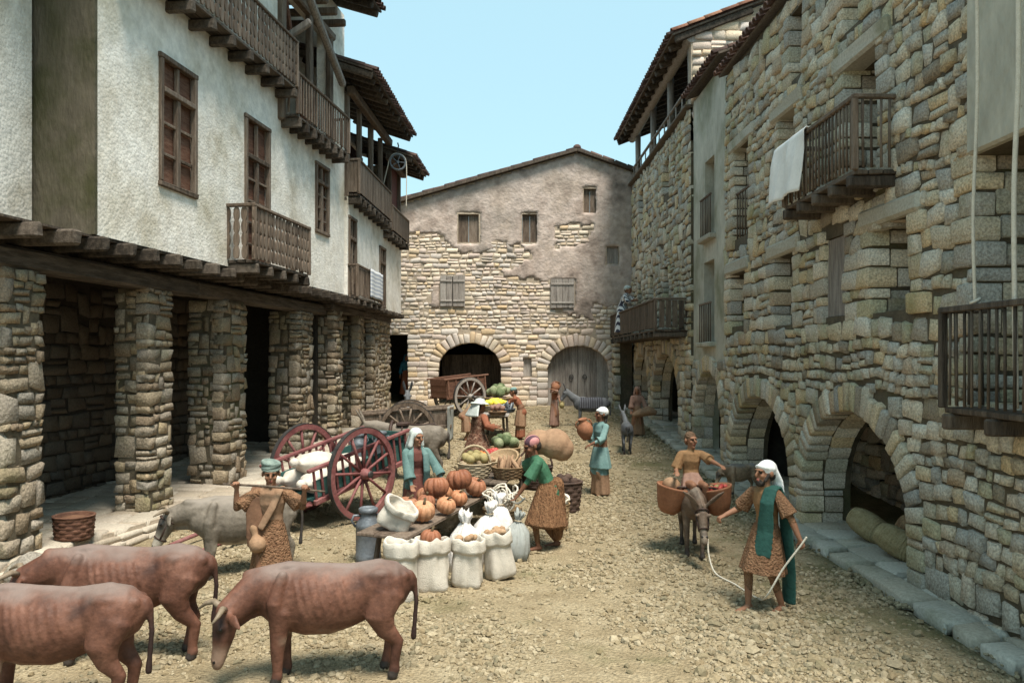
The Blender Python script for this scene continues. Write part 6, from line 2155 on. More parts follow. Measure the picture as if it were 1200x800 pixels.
# man leading the donkey
loc11 = gpos(2.92, 8.82)
p, J = mkp('p', 'person in white headcloth and green sash leading the donkey by a rope', loc11, R(-58), 1.62, tr=(2.50, 9.0, 1.03), tl=(3.17, 8.50, .86), lean=.06, torso='tunic_ochre', sleeve='coat_nubby', slen=.46, skirt='coat_nubby', hem=.46, flare=.205,
           folds=7, famp=.06, skin='skin', hair='hair_dark', beard=True, hyaw=-.15, hpitch=-.02, voxel=.0095, fr=(-.13, -.20), fl=(.10, .10), sw=.09, pr=(-.6, .5, -.7), pl=(.7, .5, -.3), curl=1.0, bulk=1.0, twist=.0)
veil(p, J, 'veil_white', .75, cap=True)
b = Body(); k = J['k']; sc, pel = J['sc'], J['pel']
b.tube([sc + Vector((.09, .06, .07)) * k, sc + Vector((.125, -.06, .055)) * k, sc + Vector((.13, -.135, -.10)) * k, pel + Vector((.10, -.15, .05)) * k, pel + Vector((.09, -.20, -.22)) * k], [(.075 * k, .02 * k), (.08 * k, .02 * k), (.085 * k, .02 * k), (.10 * k, .02 * k), (.11 * k, .02 * k)], 'sash_green', (1, .3, 0), 18, 4, .07)
b.tube([sc + Vector((.10, .08, .06)) * k, sc + Vector((.15, .135, -.12)) * k, pel + Vector((.16, .15, -.05)) * k, pel + Vector((.15, .20, -.45)) * k, pel + Vector((.13, .22, -.80)) * k], [(.07 * k, .022 * k), (.08 * k, .022 * k), (.09 * k, .025 * k), (.095 * k, .025 * k), (.10 * k, .025 * k)], 'sash_green', (1, 0, 0), 18, 4, .07)
b.build('sash', p, .0105, 3)
pole = dk['_poll']
o = MB().tube(curve([(2.70, 10.52, .42), (2.69, 10.42, .22), (2.72, 10.2, .05), (2.84, 9.75, .035), (2.92, 9.2, .04), (2.84, 8.62, .22), (2.98, 8.50, .55), (3.14, 8.42, .82), (3.20, 8.40, .92)]), .011, 7).build('lead_rope', 'rope_pale')
tag(o, 'pale lead rope from the donkey to the hand of its leader', 'rope')

# striped robe on the balcony, somebody in the alley
p, J = mkp('p', 'person in black and white striped robe leaning on the balcony rail', (4.30, 28.4, 3.62), R(60), 1.78, tr=(4.62, 28.0, 4.85), tl=(4.72, 27.8, 4.8), lean=.42, torso='cloth_stripe', sleeve='cloth_stripe', slen=.6, skirt='cloth_stripe', hem=.1,
           flare=.3, folds=5, skin='skin', hair='hair_brown', voxel=.018, bulk=1.25, py=.1)
veil(p, J, 'veil_pale', 0, cap=True, voxel=.015)
p, J = mkp('p', 'person in blue cloak and red-brown skirt inside the dark side doorway', (bx(471), BY + 1.3, G(31) + .35), R(20), 1.62, lean=.1, torso='tunic_blue', sleeve='tunic_blue', slen=.8, skirt='tunic_rust', hem=.06, flare=.22, skin='skin', hair='hair_dark', voxel=.018)
veil(p, J, 'tunic_blue', .4, voxel=.016)

# ================================================================ carts
def cart(name, label, loc, rotz, r=.78, track=1.5, L0=1.0, L1=-1.3, W=1.05, hb=.62, pitch=0.0, frame='wood_red', panel='wood_teal', wheel='wood_red', style='slat', shaft=2.4, spokes=12, tyre='iron', side=.5, ends=(False, True), hubm=None):
    """local +X is the draught end; wheels turn on Y; the bed pitches about the axle"""
    t = thing(name, label, 'cart', loc, rotz, 'carts')
    Rp = Matrix.Rotation(pitch, 3, 'Y')
    ax = Vector((0, 0, r))
    T = lambda x, y, z: ax + Rp @ Vector((x, y, z - r))
    for s in (-1, 1):
        w = part('wheel', t)
        w.location = (0, s * track / 2, r)
        w.rotation_euler = (0, random.uniform(0, .5), 0)
        m = MB()
        n = 40
        for (ro, ri, wd, mi) in ((r - .012, r - .11, .075, 0),):
            vs, fs = [], []
            for k in range(n):
                a = 2 * math.pi * k / n
                for (rr, yy) in ((ro, -wd / 2), (ro, wd / 2), (ri, wd / 2), (ri, -wd / 2)):
                    vs.append((rr * math.cos(a), yy, rr * math.sin(a)))
            for k in range(n):
                l = (k + 1) % n
                for q in range(4):
                    z = (q + 1) % 4
                    fs.append((k * 4 + q, k * 4 + z, l * 4 + z, l * 4 + q))
            m.add(vs, fs)
        m.build('rim', wheel, w)
        m = MB(); vs, fs = [], []
        for k in range(n):
            a = 2 * math.pi * k / n
            for (rr, yy) in ((r, -.04), (r, .04), (r - .0125, .04), (r - .0125, -.04)):
                vs.append((rr * math.cos(a), yy, rr * math.sin(a)))
        for k in range(n):
            l = (k + 1) % n
            for q in range(4):
                z = (q + 1) % 4
                fs.append((k * 4 + q, k * 4 + z, l * 4 + z, l * 4 + q))
        m.add(vs, fs); m.build('tyre', tyre, w)
        M = Matrix.Rotation(R(-90), 3, 'X')
        MB().lathe([(0, -.17), (.05, -.17), (.055, -.13), (.085, -.11), (.10, 0), (.085, .11), (.055, .13), (.05, .17), (0, .17)], 16, rot=M).build('hub', hubm or wheel, w)
        MB().lathe([(.058, .165), (.062, .175), (.062, .185), (.03, .19), (0, .19)], 14, rot=M if s > 0 else M @ Matrix.Rotation(math.pi, 3, 'X')).build('hub_cap', 'iron', w)
        sp = MB().tube([(.07, 0, 0), (r * .5, 0, 0), (r - .10, 0, 0)], [.030, .024, .027], 8).mesh('spoke', wheel)
        for k in range(spokes):
            o = link('spoke', sp, w); o.rotation_euler = (0, 2 * math.pi * k / spokes, 0)
    MB().bar((0, -track / 2, r), (0, track / 2, r), .09, .09, ch=.015).build('axle', 'wood_dark', t)
    # bed floor
    n = 5
    for k in range(n):
        y = -W / 2 + W * (k + .5) / n
        MB().bar(T(L1, y, hb + r * .25), T(L0, y, hb + r * .25), W / n - .01, .035, ch=.006).build('floor_board', panel if style == 'slat' else frame, t)
    zf = hb + r * .25 + .02
    for s in (-1, 1):
        y = s * (W / 2 + .02)
        MB().bar(T(L1 - .05, y, zf - .03), T(L0 + .05, y, zf - .03), .07, .09, ch=.012).build('side_beam', frame, t)
        MB().bar(T(L1 - .12, y * 1.04, zf + side), T(L0 + .12, y * 1.04, zf + side), .07, .06, ch=.012).build('top_rail', frame, t)
        if style == 'slat':
            nn = int((L0 - L1) / .16)
            for k in range(nn + 1):
                x = L1 + (L0 - L1) * k / nn
                MB().bar(T(x, y, zf), T(x, y * 1.04, zf + side), .03, .045, up=(1, 0, 0), ch=.006).build('slat', frame, t)
            MB().bar(T(L1, y - s * .035, zf + side * .32), T(L0, y - s * .035, zf + side * .32), .02, side * .55, ch=.004).build('side_panel', panel, t)
        else:
            nn = 3
            for k in range(nn):
                MB().bar(T(L1, y, zf + side * (k + .5) / nn), T(L0, y, zf + side * (k + .5) / nn), .03, side / nn - .008, ch=.004).build('side_plank', panel, t)
            for k in range(6):
                x = L1 + .04 + (L0 - L1 - .08) * k / 5
                MB().bar(T(x, y * 1.05, zf - .03), T(x, y * 1.05, zf + side), .04, .06, up=(1, 0, 0), ch=.008).build('stake', frame, t)
    for e, x in ((ends[0], L0), (ends[1], L1)):
        if e:
            for k in range(3):
                MB().bar(T(x, -W / 2, zf + side * (k + .5) / 3), T(x, W / 2, zf + side * (k + .5) / 3), .03, side / 3 - .008, ch=.004).build('end_plank', panel, t)
    if shaft:
        for s in (-1, 1):
            y = s * W * .36
            MB().tube([T(L0 - .3, y, zf - .07), T(L0 + shaft * .4, y * 1.05, zf - .09), T(L0 + shaft, y * .92, zf - .04)], [.045, .04, .03], 8).build('shaft', frame, t)
        MB().bar(T(L0 + .28, -W * .5, zf - .02), T(L0 + .28, W * .5, zf - .02), .4, .03, ch=.006).build('footboard', frame, t)
    return t, T, zf


fa = math.atan2(-.835, -.55)
c1loc = (-2.99, 13.98, G(13.98))
c1, T1, z1 = cart('farm_cart', 'red farm cart with teal panels carrying sacks and milk cans', c1loc, fa, .80, 1.42, .95, -1.35, 1.05, .42, R(11), side=.52, shaft=2.1)
c2, T2, z2 = cart('farm_cart', 'plain brown box cart with big wheels behind the red cart', (-2.42, 20.3, G(20.3)), R(4), .70, 1.3, 1.05, -1.1, 1.05, .55, R(-4), 'wood_brown', 'wood_brown', 'wood_brown', 'box', 0, 12, side=.42, ends=(True, True))
c3, T3, z3 = cart('farm_cart', 'small brown two-wheeled cart standing before the open arch', (-1.55, 28.2, G(28.2)), R(38), .68, 1.25, .8, -.85, 1.0, .55, R(-5), 'wood_rust', 'wood_rust', 'wood_grey', 'box', 1.2, 10, side=.62, ends=(True, True))


def w_of(t, v):
    return mat_of(t) @ Vector(v)


# ================================================================ sacks, cans and produce
def crumple(m, h, amp=.02, rim=.03, folds=.012, seed=None):
    """turn a lathed bag into slack cloth: dents, vertical creases, an uneven rim and pulled-out lower corners"""
    s = random.uniform(0, 50) if seed is None else seed
    out = []
    for (x, y, z) in m.v:
        r = math.hypot(x, y) or 1e-6
        a = math.atan2(y, x)
        t = z / h
        d = amp * mnoise.noise(Vector((x * 6 + s, y * 6, z * 5))) + amp * .6 * mnoise.noise(Vector((x * 15 + s, y * 15, z * 11)))
        d += folds * math.sin(7 * a + 3 * mnoise.noise(Vector((s, z * 3, 0)))) * (.4 + .6 * abs(t - .5))
        sqr = 1 + .16 * (abs(math.sin(2 * a)) ** 3) * max(0, 1 - t * 1.3)
        k = (r * sqr + d) / r if r > .02 else 1
        dz = rim * mnoise.noise(Vector((math.cos(a) * 1.6 + s, math.sin(a) * 1.6, 3))) * max(0, t - .45) * 2
        out.append((x * k, y * k, max(0, z + dz)))
    m.v = out
    return m


def cloth_bag(name, label, loc, h, r, mat='cloth_cream', fill=None, fmat='potato', tilt=(0, 0, 0), sq=(1.0, .82), roll=True, group='open sacks', empty=False, n=9, fr=.04, cat='sack'):
    """open sack: creased wall, rolled rim, and what shows inside"""
    t = thing(name, label, cat, loc, tilt[2], group)
    t.rotation_euler = tilt
    top = h
    prof = [(r * .80, .0), (r * .98, .02), (r * 1.06, h * .12), (r * 1.02, h * .3), (r * .97, h * .5), (r * .95, h * .68)]
    if roll:
        prof += [(r * .98, h * .72), (r * 1.09, h * .725), (r * 1.12, h * .78), (r * 1.10, h * .90), (r * 1.06, h * .985), (r * .99, h * 1.0), (r * .93, h * .985), (r * .90, h * .90), (r * .88, h * .74), (r * .80, h * .70)]
    else:
        prof += [(r * 1.0, h * .9), (r * 1.02, h), (r * .96, h * 1.0), (r * .92, h * .88), (r * .85, h * .66)]
    if empty:
        prof += [(r * .80, h * .35), (0, h * .3)]
    else:
        prof += [(0, h * .80)]
    m = MB(); m.lathe(prof, 48, wob=.04, sq=sq)
    crumple(m, h, .028, .05, .011)
    m.build('cloth', mat, t)
    if fill:
        for k in range(n):
            a = random.uniform(0, 6.28); q = r * .68 * math.sqrt((k + .3) / n)
            M = Euler((random.uniform(0, 3), random.uniform(0, 3), 0)).to_matrix()
            MB().ball((q * math.cos(a) * sq[0], q * math.sin(a) * sq[1], h * .88 + fr * .9 + (1 - q / r) * fr * 1.2), (fr * 1.25, fr, fr * .9), 10, 6, M).build(fill, fmat, t)
    return t


def tied_sack(label, loc, h, r, mat='cloth_white', tilt=(0, 0, 0), group='tied sacks', tie=True):
    t = thing('tied_sack', label, 'sack', loc, 0, group)
    t.rotation_euler = tilt
    m = MB()
    m.lathe([(r * .75, 0), (r * 1.0, .02), (r * 1.10, h * .18), (r * 1.06, h * .40), (r * .86, h * .60), (r * .50, h * .74), (r * .22, h * .80), (r * .20, h * .83), (r * .34, h * .92), (r * .40, h * 1.0), (r * .30, h * .97), (0, h * .88)], 54, wob=.06, lobes=9, lamp=.13)
    crumple(m, h, .04, .06, .014)
    m.build('cloth', mat, t)
    pts = [(r * .25 * math.cos(a * math.pi / 6), r * .25 * math.sin(a * math.pi / 6), h * .815) for a in range(12)]
    MB().tube(pts, r * .05, 6, closed=True).build('tie_cord', 'rope', t)
    return t


cloth_bag('open_sack', 'empty white sack standing open beside the milk can', (-1.19, 9.22, .0), .70, .19, 'cloth_cream', None, empty=True)
cloth_bag('open_sack', 'square white sack with one pumpkin on top', (-.88, 9.62, .0), .64, .205, 'cloth_cream', None, tilt=(0, R(2), R(8)), sq=(1, .75))
cloth_bag('open_sack', 'white sack with drooping rolled rim and a few potatoes', (-.46, 9.86, .0), .60, .19, 'cloth_cream', 'potato', 'potato', (R(4), R(3), R(-8)), n=5)
cloth_bag('open_sack', 'white sack tilted outward and heaped with potatoes', (-.03, 10.18, .02), .60, .185, 'cloth_cream', 'potato', 'potato', (R(2), R(-9), R(20)), n=16)
tied_sack('plump white sack tied at the neck behind the potato sacks', (-.50, 10.55, 0), .78, .22)
tied_sack('white sack with a slack knotted neck beside the table', (-.24, 10.95, 0), .84, .21, tilt=(R(3), R(4), 0))
tied_sack('white tied sack at the far end of the row of sacks', (-.02, 11.35, 0), .88, .20, tilt=(R(-3), R(-3), 0))
tied_sack('grey tied sack beside the feet of the porter', (.15, 11.15, 0), .66, .19, 'cloth_grey', tilt=(0, R(6), 0))
t = cloth_bag('open_sack', 'crumpled white sack slumped on the near end of the pumpkin table', (-1.42, 10.22, .66), .34, .20, 'cloth_cream', None, tilt=(R(18), R(26), 0), empty=True, group='open sacks')


def lying_sack(label, loc, rot, L=.72, r=.2, mat='cloth_cream'):
    t = thing('stuffed_sack', label, 'sack', loc, 0, 'sacks on the red cart')
    t.rotation_euler = rot
    b = Body()
    b.tube([(-L * .5, 0, 0), (-L * .38, .01, 0), (-.05, 0, .01), (L * .3, -.01, 0), (L * .46, 0, 0)], [(r * .5, r * .45), (r * 1.0, r * .75), (r * 1.1, r * .85), (r * .95, r * .72), (r * .35, r * .3)], mat, (0, 1, 0), 22, 5, .05)
    for s in (-1, 1):
        b.tube([(-L * .5, s * r * .45, 0), (-L * .58, s * r * .75, .01)], [r * .22, r * .3], mat)
    b.tube([(L * .46, 0, 0), (L * .56, 0, .02), (L * .64, 0, .03)], [r * .22, r * .3, r * .38], mat)
    b.build('cloth', t, .014, 3)
    return t


for k, (x, y, z, rz, ry, lb) in enumerate(((.55, .22, .17, .2, -.1, 'white stuffed sack at the open end of the red cart nearest the wheel'), (.50, -.22, .17, -.15, -.1, 'white stuffed sack at the open end of the red cart on its far side'),
                                            (.40, .0, .42, .1, -.2, 'white stuffed sack lying on top of the others on the red cart'), (-.10, .1, .22, .4, -.05, 'white stuffed sack deep in the red cart behind the others'))):
    w = w_of(c1, T1(x, y, z1 + z))
    lying_sack(lb, w, (0, R(8) + ry, fa + rz), .78, .23)


def milk_can(label, loc, s=1.0, rot=0.0, mat='zinc'):
    t = thing('milk_can', label, 'milk can', loc, rot, 'grey milk cans')
    MB().lathe([(0, 0), (.155 * s, 0), (.165 * s, .02 * s), (.165 * s, .10 * s), (.160 * s, .11 * s), (.160 * s, .44 * s), (.167 * s, .45 * s), (.155 * s, .50 * s), (.105 * s, .57 * s), (.10 * s, .62 * s), (.112 * s, .64 * s)], 22).build('churn', mat, t)
    MB().lathe([(.116 * s, .632 * s), (.125 * s, .65 * s), (.125 * s, .69 * s), (.10 * s, .705 * s), (.095 * s, .69 * s), (0, .685 * s)], 22).build('lid', mat, t)
    for q in (-1, 1):
        MB().tube([(q * .105 * s, 0, .60 * s), (q * .185 * s, 0, .605 * s), (q * .215 * s, 0, .54 * s), (q * .165 * s, 0, .46 * s)], .017 * s, 7).build('handle', mat, t)
    return t


milk_can('grey metal milk can standing on the ground by the red wheel', (-1.86, 10.95, G(11)), 1.06, R(20))
w = w_of(c1, T1(-.75, -.12, z1)); milk_can('grey milk can at the back of the red cart', w, .86, R(30))
w = w_of(c1, T1(-.95, .25, z1)); milk_can('grey milk can nearest the tail of the red cart', w, .86, R(-20))

# ---- trestle tables
def trestle(label, c, rotz, L, W, h, z0=0.0, mat='wood_grey'):
    t = thing('trestle_table', label, 'table', (c[0], c[1], z0), rotz, 'market tables')
    n = 3
    for k in range(n):
        MB().box((random.uniform(-.06, .06), -W / 2 + W * (k + .5) / n, h - .025), (L, W / n - .008, .045), None, 0, .006, .008).build('plank', mat, t)
    for x in (-L * .4, L * .4):
        for s in (-1, 1):
            MB().bar((x - .1, s * W * .36, 0), (x + .02, s * W * .30, h - .05), .06, .06, ch=.01).build('leg', 'wood_dark', t)
        MB().bar((x, -W * .42, h - .08), (x, W * .42, h - .08), .07, .06, ch=.01).build('crossbar', 'wood_dark', t)
    return t


trestle('long plank table heaped with pumpkins', (-.95, 11.75), R(73.4), 3.9, .72, .62, 0.0, 'wood_brown')
trestle('plank table under the baskets in the middle of the market', (-.12, 15.3), R(80), 3.1, .85, .60, G(15.3), 'wood_dark')
trestle('far plank table with lemons and fish', (-.22, 22.6), R(88), 3.4, .85, .86, G(22.6), 'wood_grey')

mk('pumpkin_pale', [(.34, .13, .06), (.45, .20, .10), (.50, .27, .15)], scale=6, rand=.25, mott=.2, bump=.25, bscale=24, rough=.6)


def pumpkin(label, loc, r, rot=(0, 0, 0), mat='pumpkin', group='pumpkins on the table'):
    t = thing('pumpkin', label, 'pumpkin', loc, 0, group)
    t.rotation_euler = rot
    prof = []
    for i in range(13):
        a = math.pi * i / 12
        q = math.sin(a) ** .8
        z = -math.cos(a) * r * .80
        if i >= 11: z -= r * .10 * (i - 10)
        prof.append((max(.001, r * q), z))
    MB().lathe(prof, 60, lobes=10, lamp=.20, wob=.02).build('flesh', mat, t)
    MB().tube([(0, 0, r * .56), (.01, 0, r * .80), (.045, .01, r * 1.02)], [r * .16, r * .10, r * .12], 7).build('stem', 'pumpkin_stem', t)
    return t


PK = [(-1.07, 10.60, .775, .165, 'large pumpkin at the front edge of the table by the slumped sack'), (-1.32, 11.05, .765, .15, 'pumpkin behind the front one, before the hand of the veiled seller'), (-1.10, 11.35, .76, .135, 'small dark-stemmed pumpkin in the middle of the table'),
      (-.80, 11.10, .755, .14, 'pumpkin on the street edge of the table between two larger ones'), (-.98, 11.62, .93, .19, 'big pumpkin piled on top of the heap'), (-.68, 12.15, .96, .20, 'tall pumpkin topping the far half of the heap'),
      (-.66, 11.72, .75, .135, 'pumpkin on the street edge below the tall one'), (-.44, 12.55, .78, .175, 'pumpkin alone at the far end of the table'), (-1.15, 11.85, .765, .15, 'pumpkin half hidden in the heap near the seller'),
      (-.90, 12.10, .765, .15, 'pumpkin wedged beneath the tall one'), (-1.42, 10.78, .745, .125, 'little pumpkin beside the slumped sack')]
for i, (x, y, z, r, lb) in enumerate(PK):
    pumpkin(lb, (x, y, z), r, (random.uniform(-.35, .35), random.uniform(-.35, .35), random.uniform(0, 6)), 'pumpkin' if i % 3 else 'pumpkin_pale')
pumpkin('flattish pumpkin sitting in the mouth of the square sack', (-.88, 9.62, .635), .13, (.1, .1, 1), 'pumpkin', 'pumpkin in a sack')


# ---- baskets
def basket(label, loc, r, h, mat='wicker', handle=False, flare=1.2, fill=None, fmat=None, n=10, fr=.05, rot=(0, 0, 0), rows=7, group='baskets', name='basket', shape=None, fillh=.8, cat='basket', flat_fill=None):
    t = thing(name, label, cat, loc, 0, group)
    t.rotation_euler = rot
    prof = [(0, 0), (r / flare * .97, 0)]
    for i in range(rows):
        z0, z1_ = h * i / rows, h * (i + 1) / rows
        ra_, rb_ = r / flare + (r - r / flare) * (i / rows) ** .8, r / flare + (r - r / flare) * ((i + 1) / rows) ** .8
        prof += [(ra_, z0 + .004), ((ra_ + rb_) / 2 + r * .05, (z0 + z1_) / 2), (rb_, z1_ - .004)]
    prof += [(r * 1.06, h), (r * 1.07, h * 1.05), (r * .98, h * 1.07), (r * .93, h), (r * .85, h * .6), (0, h * .5)]
    m = MB(); vs0 = 0
    seg = 36
    m.lathe(prof, seg, wob=.012)
    # over-and-under weave
    for i, v in enumerate(m.v):
        k = i % seg; row = i // seg
        if 2 <= row < 2 + rows * 3:
            q = 1 + (.022 if ((k // 2 + (row - 2) // 3) % 2) else -.012)
            m.v[i] = (v[0] * q, v[1] * q, v[2])
    m.build('weave', mat, t)
    if handle:
        pts = [(r * math.cos(a * math.pi / 14), 0, h + r * 1.1 * math.sin(a * math.pi / 14)) for a in range(15)]
        MB().tube(pts, .022, 7).build('handle', mat, t)
    if fill:
        for k in range(n):
            a = k * 2.4 + random.uniform(-.3, .3); q = r * .74 * math.sqrt((k + .4) / n)
            M = Euler((random.uniform(0, 3), random.uniform(0, 3), random.uniform(0, 3))).to_matrix()
            sh = shape or (1.15, 1, .9)
            MB().ball((q * math.cos(a), q * math.sin(a), h * fillh + fr + (1 - q / r) * fr * 1.6), (fr * sh[0], fr * sh[1], fr * sh[2]), 10, 6, M, 0, .04).build(fill, fmat, t)
    if flat_fill:
        MB().lathe([(r * .9, h * .82), (r * .6, h * .95), (r * .25, h * 1.02), (0, h * 1.04)], 24, wob=.02).build('contents', flat_fill, t)
    return t


zt2 = G(15.3) + .605
basket('round reddish wooden tub on the raised arcade floor', (-6.04, 11.2, .28), .265, .31, 'wood_rust', rows=6, group='tub', name='tub', flare=1.12, flat_fill='tunic_brown', cat='tub')
basket('pale wicker basket of melons on the middle table', (-.52, 14.25, zt2), .29, .25, 'wicker_pale', True, fill='melon', fmat='melon', n=9, fr=.09)
basket('brown wicker bowl filled with long roots', (.08, 14.15, zt2), .27, .20, 'wicker', fill='root', fmat='sackcloth_tan', n=10, fr=.05, shape=(3.2, .8, .8))
basket('shallow empty wicker basket tipped towards the street', (.02, 15.2, zt2 + .04), .31, .22, 'wicker', rot=(R(24), R(-14), 0), flare=1.35)
basket('wicker tray of small onions left of the tipped basket', (-.35, 15.1, zt2), .26, .18, 'wicker_pale', fill='onion', fmat='potato', n=16, fr=.045)
basket('round tray of red fruit on the middle table', (-.18, 16.3, zt2), .30, .14, 'wicker_dark', fill='fruit', fmat='red_fruit', n=24, fr=.055)
basket('small tray of oranges beside the red fruit', (-.52, 15.9, zt2), .22, .12, 'wicker_pale', fill='fruit', fmat='orange_fruit', n=10, fr=.06)
basket('basket heaped with cabbages behind the red fruit', (.02, 17.4, G(17.4) + .28), .34, .40, 'wicker', fill='cabbage', fmat='cabbage', n=9, fr=.13, shape=(1, 1, .85))
basket('dark hooped basket standing on the ground behind the porter', (.66, 16.6, G(16.6)), .36, .42, 'wicker_dark', True, fill='bread', fmat='potato', n=8, fr=.08)
basket('dark wicker hamper behind the porter', (1.10, 14.4, G(14.4)), .32, .52, 'wicker_dark', flare=1.25, fill='loaf', fmat='wicker_dark', n=7, fr=.08)
basket('round basket of yellow grain at the feet of the seller', (-1.0, 13.15, .0), .30, .62, 'wicker_pale', flat_fill='grain')
basket('crate of bright lemons on the far table', (-.22, 22.2, G(22.6) + .86), .38, .16, 'wicker_pale', fill='lemon', fmat='lemon', n=26, fr=.075)
basket('tray of silver grey fish on the far table', (.08, 21.9, G(22.6) + .86), .25, .10, 'zinc', fill='fish', fmat='zinc', n=9, fr=.05, shape=(2.6, .7, .6))
basket('high basket of leafy greens at the end of the far table', (-.14, 23.9, G(22.6) + .90), .42, .26, 'wicker', fill='cabbage', fmat='cabbage', n=12, fr=.15, shape=(1, 1, .7))
basket('dish of red meat on the near corner of the far table', (-.16, 20.95, G(22.6) + .865), .24, .08, 'clay_tan', fill='meat', fmat='tunic_pink', n=7, fr=.07)


def loops(label, loc, r, n, mat, name='rope_tangle', cat='rope', s=.016):
    t = thing(name, label, cat, loc)
    for k in range(n):
        c = Vector((random.uniform(-r, r) * .7, random.uniform(-r, r) * .6, random.uniform(.02, r * .7)))
        q = r * random.uniform(.35, .6)
        M = Euler((random.uniform(-1.2, 1.2), random.uniform(-1.2, 1.2), random.uniform(0, 6))).to_matrix()
        pts = [c + M @ Vector((q * math.cos(a * math.pi / 8), q * math.sin(a * math.pi / 8) * .8, .03 * math.sin(a * 1.3))) for a in range(16)]
        MB().tube(pts, s, 6, closed=True).build('coil', mat, t)
    return t


basket('low straw basket under the tangle of pale rope', (-.02, 12.6, G(12.6)), .30, .40, 'wicker', group='baskets')
loops('tangle of pale rope loops spilling over the straw basket', (-.04, 12.55, G(12.6) + .42), .34, 20, 'rope_pale')
basket('tan basket at the heel of the porter', (.86, 13.0, G(13)), .22, .40, 'wicker')
loops('coil of white rope on the tan basket', (.86, 13.0, G(13) + .42), .2, 9, 'rope_pale')

# ---- the donkey's panniers
pt = thing('pannier', 'pair of clay-red saddle baskets hung across the brown donkey', 'pannier', (2.72, 11.42, 0), R(-7))
for s in (-1, 1):
    b_ = part('saddle_basket', pt)
    m = MB(); m.lathe([(0, -.02), (.10, 0), (.15, .05), (.19, .16), (.225, .30), (.245, .37), (.25, .39), (.225, .395), (.20, .33), (0, .30)], 26, sq=(1.0, 1.25), wob=.02)
    m.build('basket_shell', 'clay_pot', b_)
    b_.location = (s * .36, -.08, .60); b_.rotation_euler = (0, R(-12 * s), 0)
    if s < 0:
        MB().ball((-.04, -.02, .40), (.13, .14, .11), 14, 9).build('melon', 'clay_tan', b_)
        MB().ball((.06, .14, .37), (.10, .12, .07), 12, 8).build('cabbage', 'cabbage', b_)
    else:
        for k in range(14):
            a = k * 2.4; q = .16 * math.sqrt((k + .3) / 14)
            MB().ball((q * math.cos(a), q * math.sin(a), .37), .035, 8, 6).build('fruit', 'red_fruit' if k % 3 else 'melon', b_)
MB().box((0, -.05, .935), (.34, .5, .05), None, 0, .01, .02).build('saddle_cloth', 'tunic_brown', pt)
for y in (-.2, .1):
    MB().tube([(-.34, y, .96), (-.2, y, .99), (0, y, .975), (.2, y, .99), (.34, y, .96)], .016, 7).build('strap', 'leather', pt)

# ---- straw rolls inside the near arch
for k, (x, y, z, rr, L, rz, mt, lb) in enumerate(((5.36, 10.75, .30, .2, .62, 128, 'straw', 'coiled straw roll lying nearest in the archway'), (5.40, 11.75, .33, .2, .6, 120, 'straw', 'smooth straw roll farther inside the archway'), (5.85, 10.9, .30, .19, .95, 118, 'wicker', 'dark brown roll at the back of the archway'))):
    t = thing('straw_roll', lb, 'straw roll', (x, y, z), R(rz), 'straw rolls in the arch')
    m = MB(); prof = [(0, -L / 2), (rr * .6, -L / 2)]
    for i in range(14):
        zz = -L / 2 + L * (i + .5) / 14
        q = rr * (1 - .28 * abs(2 * (i + .5) / 14 - 1) ** 2.6)
        prof += [(q * .94, zz - L / 30), (q, zz), (q * .94, zz + L / 30)]
    prof += [(rr * .6, L / 2), (0, L / 2)]
    m.lathe(prof, 22, rot=Matrix.Rotation(R(90), 3, 'Y')); m.build('coil', mt, t)
    t.rotation_euler.y = R(-22)

# ---- laundry and ropes
def cloth(name, label, fn, nu=14, nv=18, mat='cloth_white', th=.012, cat='cloth', group=None, loc=(0, 0, 0), rotz=0.0):
    m = MB(); vs = []
    for side in (0, 1):
        for i in range(nu + 1):
            for j in range(nv + 1):
                p = Vector(fn(i / nu, j / nv))
                e = .001
                a = Vector(fn(min(1, i / nu + e), j / nv)) - Vector(fn(max(0, i / nu - e), j / nv))
                b = Vector(fn(i / nu, min(1, j / nv + e))) - Vector(fn(i / nu, max(0, j / nv - e)))
                n = a.cross(b).normalized()
                vs.append(p + n * (th / 2 if side else -th / 2))
    N_ = (nu + 1) * (nv + 1); fs = []
    q = lambda i, j, s: s * N_ + i * (nv + 1) + j
    for i in range(nu):
        for j in range(nv):
            fs.append((q(i, j, 1), q(i + 1, j, 1), q(i + 1, j + 1, 1), q(i, j + 1, 1)))
            fs.append((q(i, j, 0), q(i, j + 1, 0), q(i + 1, j + 1, 0), q(i + 1, j, 0)))
    for i in range(nu):
        fs.append((q(i, 0, 0), q(i + 1, 0, 0), q(i + 1, 0, 1), q(i, 0, 1))); fs.append((q(i, nv, 0), q(i, nv, 1), q(i + 1, nv, 1), q(i + 1, nv, 0)))
    for j in range(nv):
        fs.append((q(0, j, 0), q(0, j, 1), q(0, j + 1, 1), q(0, j + 1, 0))); fs.append((q(nu, j, 0), q(nu, j + 1, 0), q(nu, j + 1, 1), q(nu, j, 1)))
    m.add(vs, fs, 0, True)
    o = m.build(name, mat, None, loc, rotz)
    return tag(o, label, cat, group)


def hang(px_x, y0, y1, ztop, drop, over=.12, amp=.04, slant=0.0):
    """cloth folded over a rail that runs along y at x = px_x; the street side is -x"""
    def f(u, v):
        y = y0 + (y1 - y0) * u
        s = v * (drop + over) - over
        w = amp * math.sin(u * 11 + v * 2) * min(1, max(0, s) * 3) + .5 * amp * math.sin(u * 23 + 1)* min(1, max(0, s) * 3)
        if s < 0: return (px_x + .05, y, ztop + .05 + s * .9 * 1)
        k = min(1, s / .06)
        return (px_x - .05 * k - .04 + w - .05 * s, y + slant * s, ztop + .05 - max(0, s - .03))
    return f


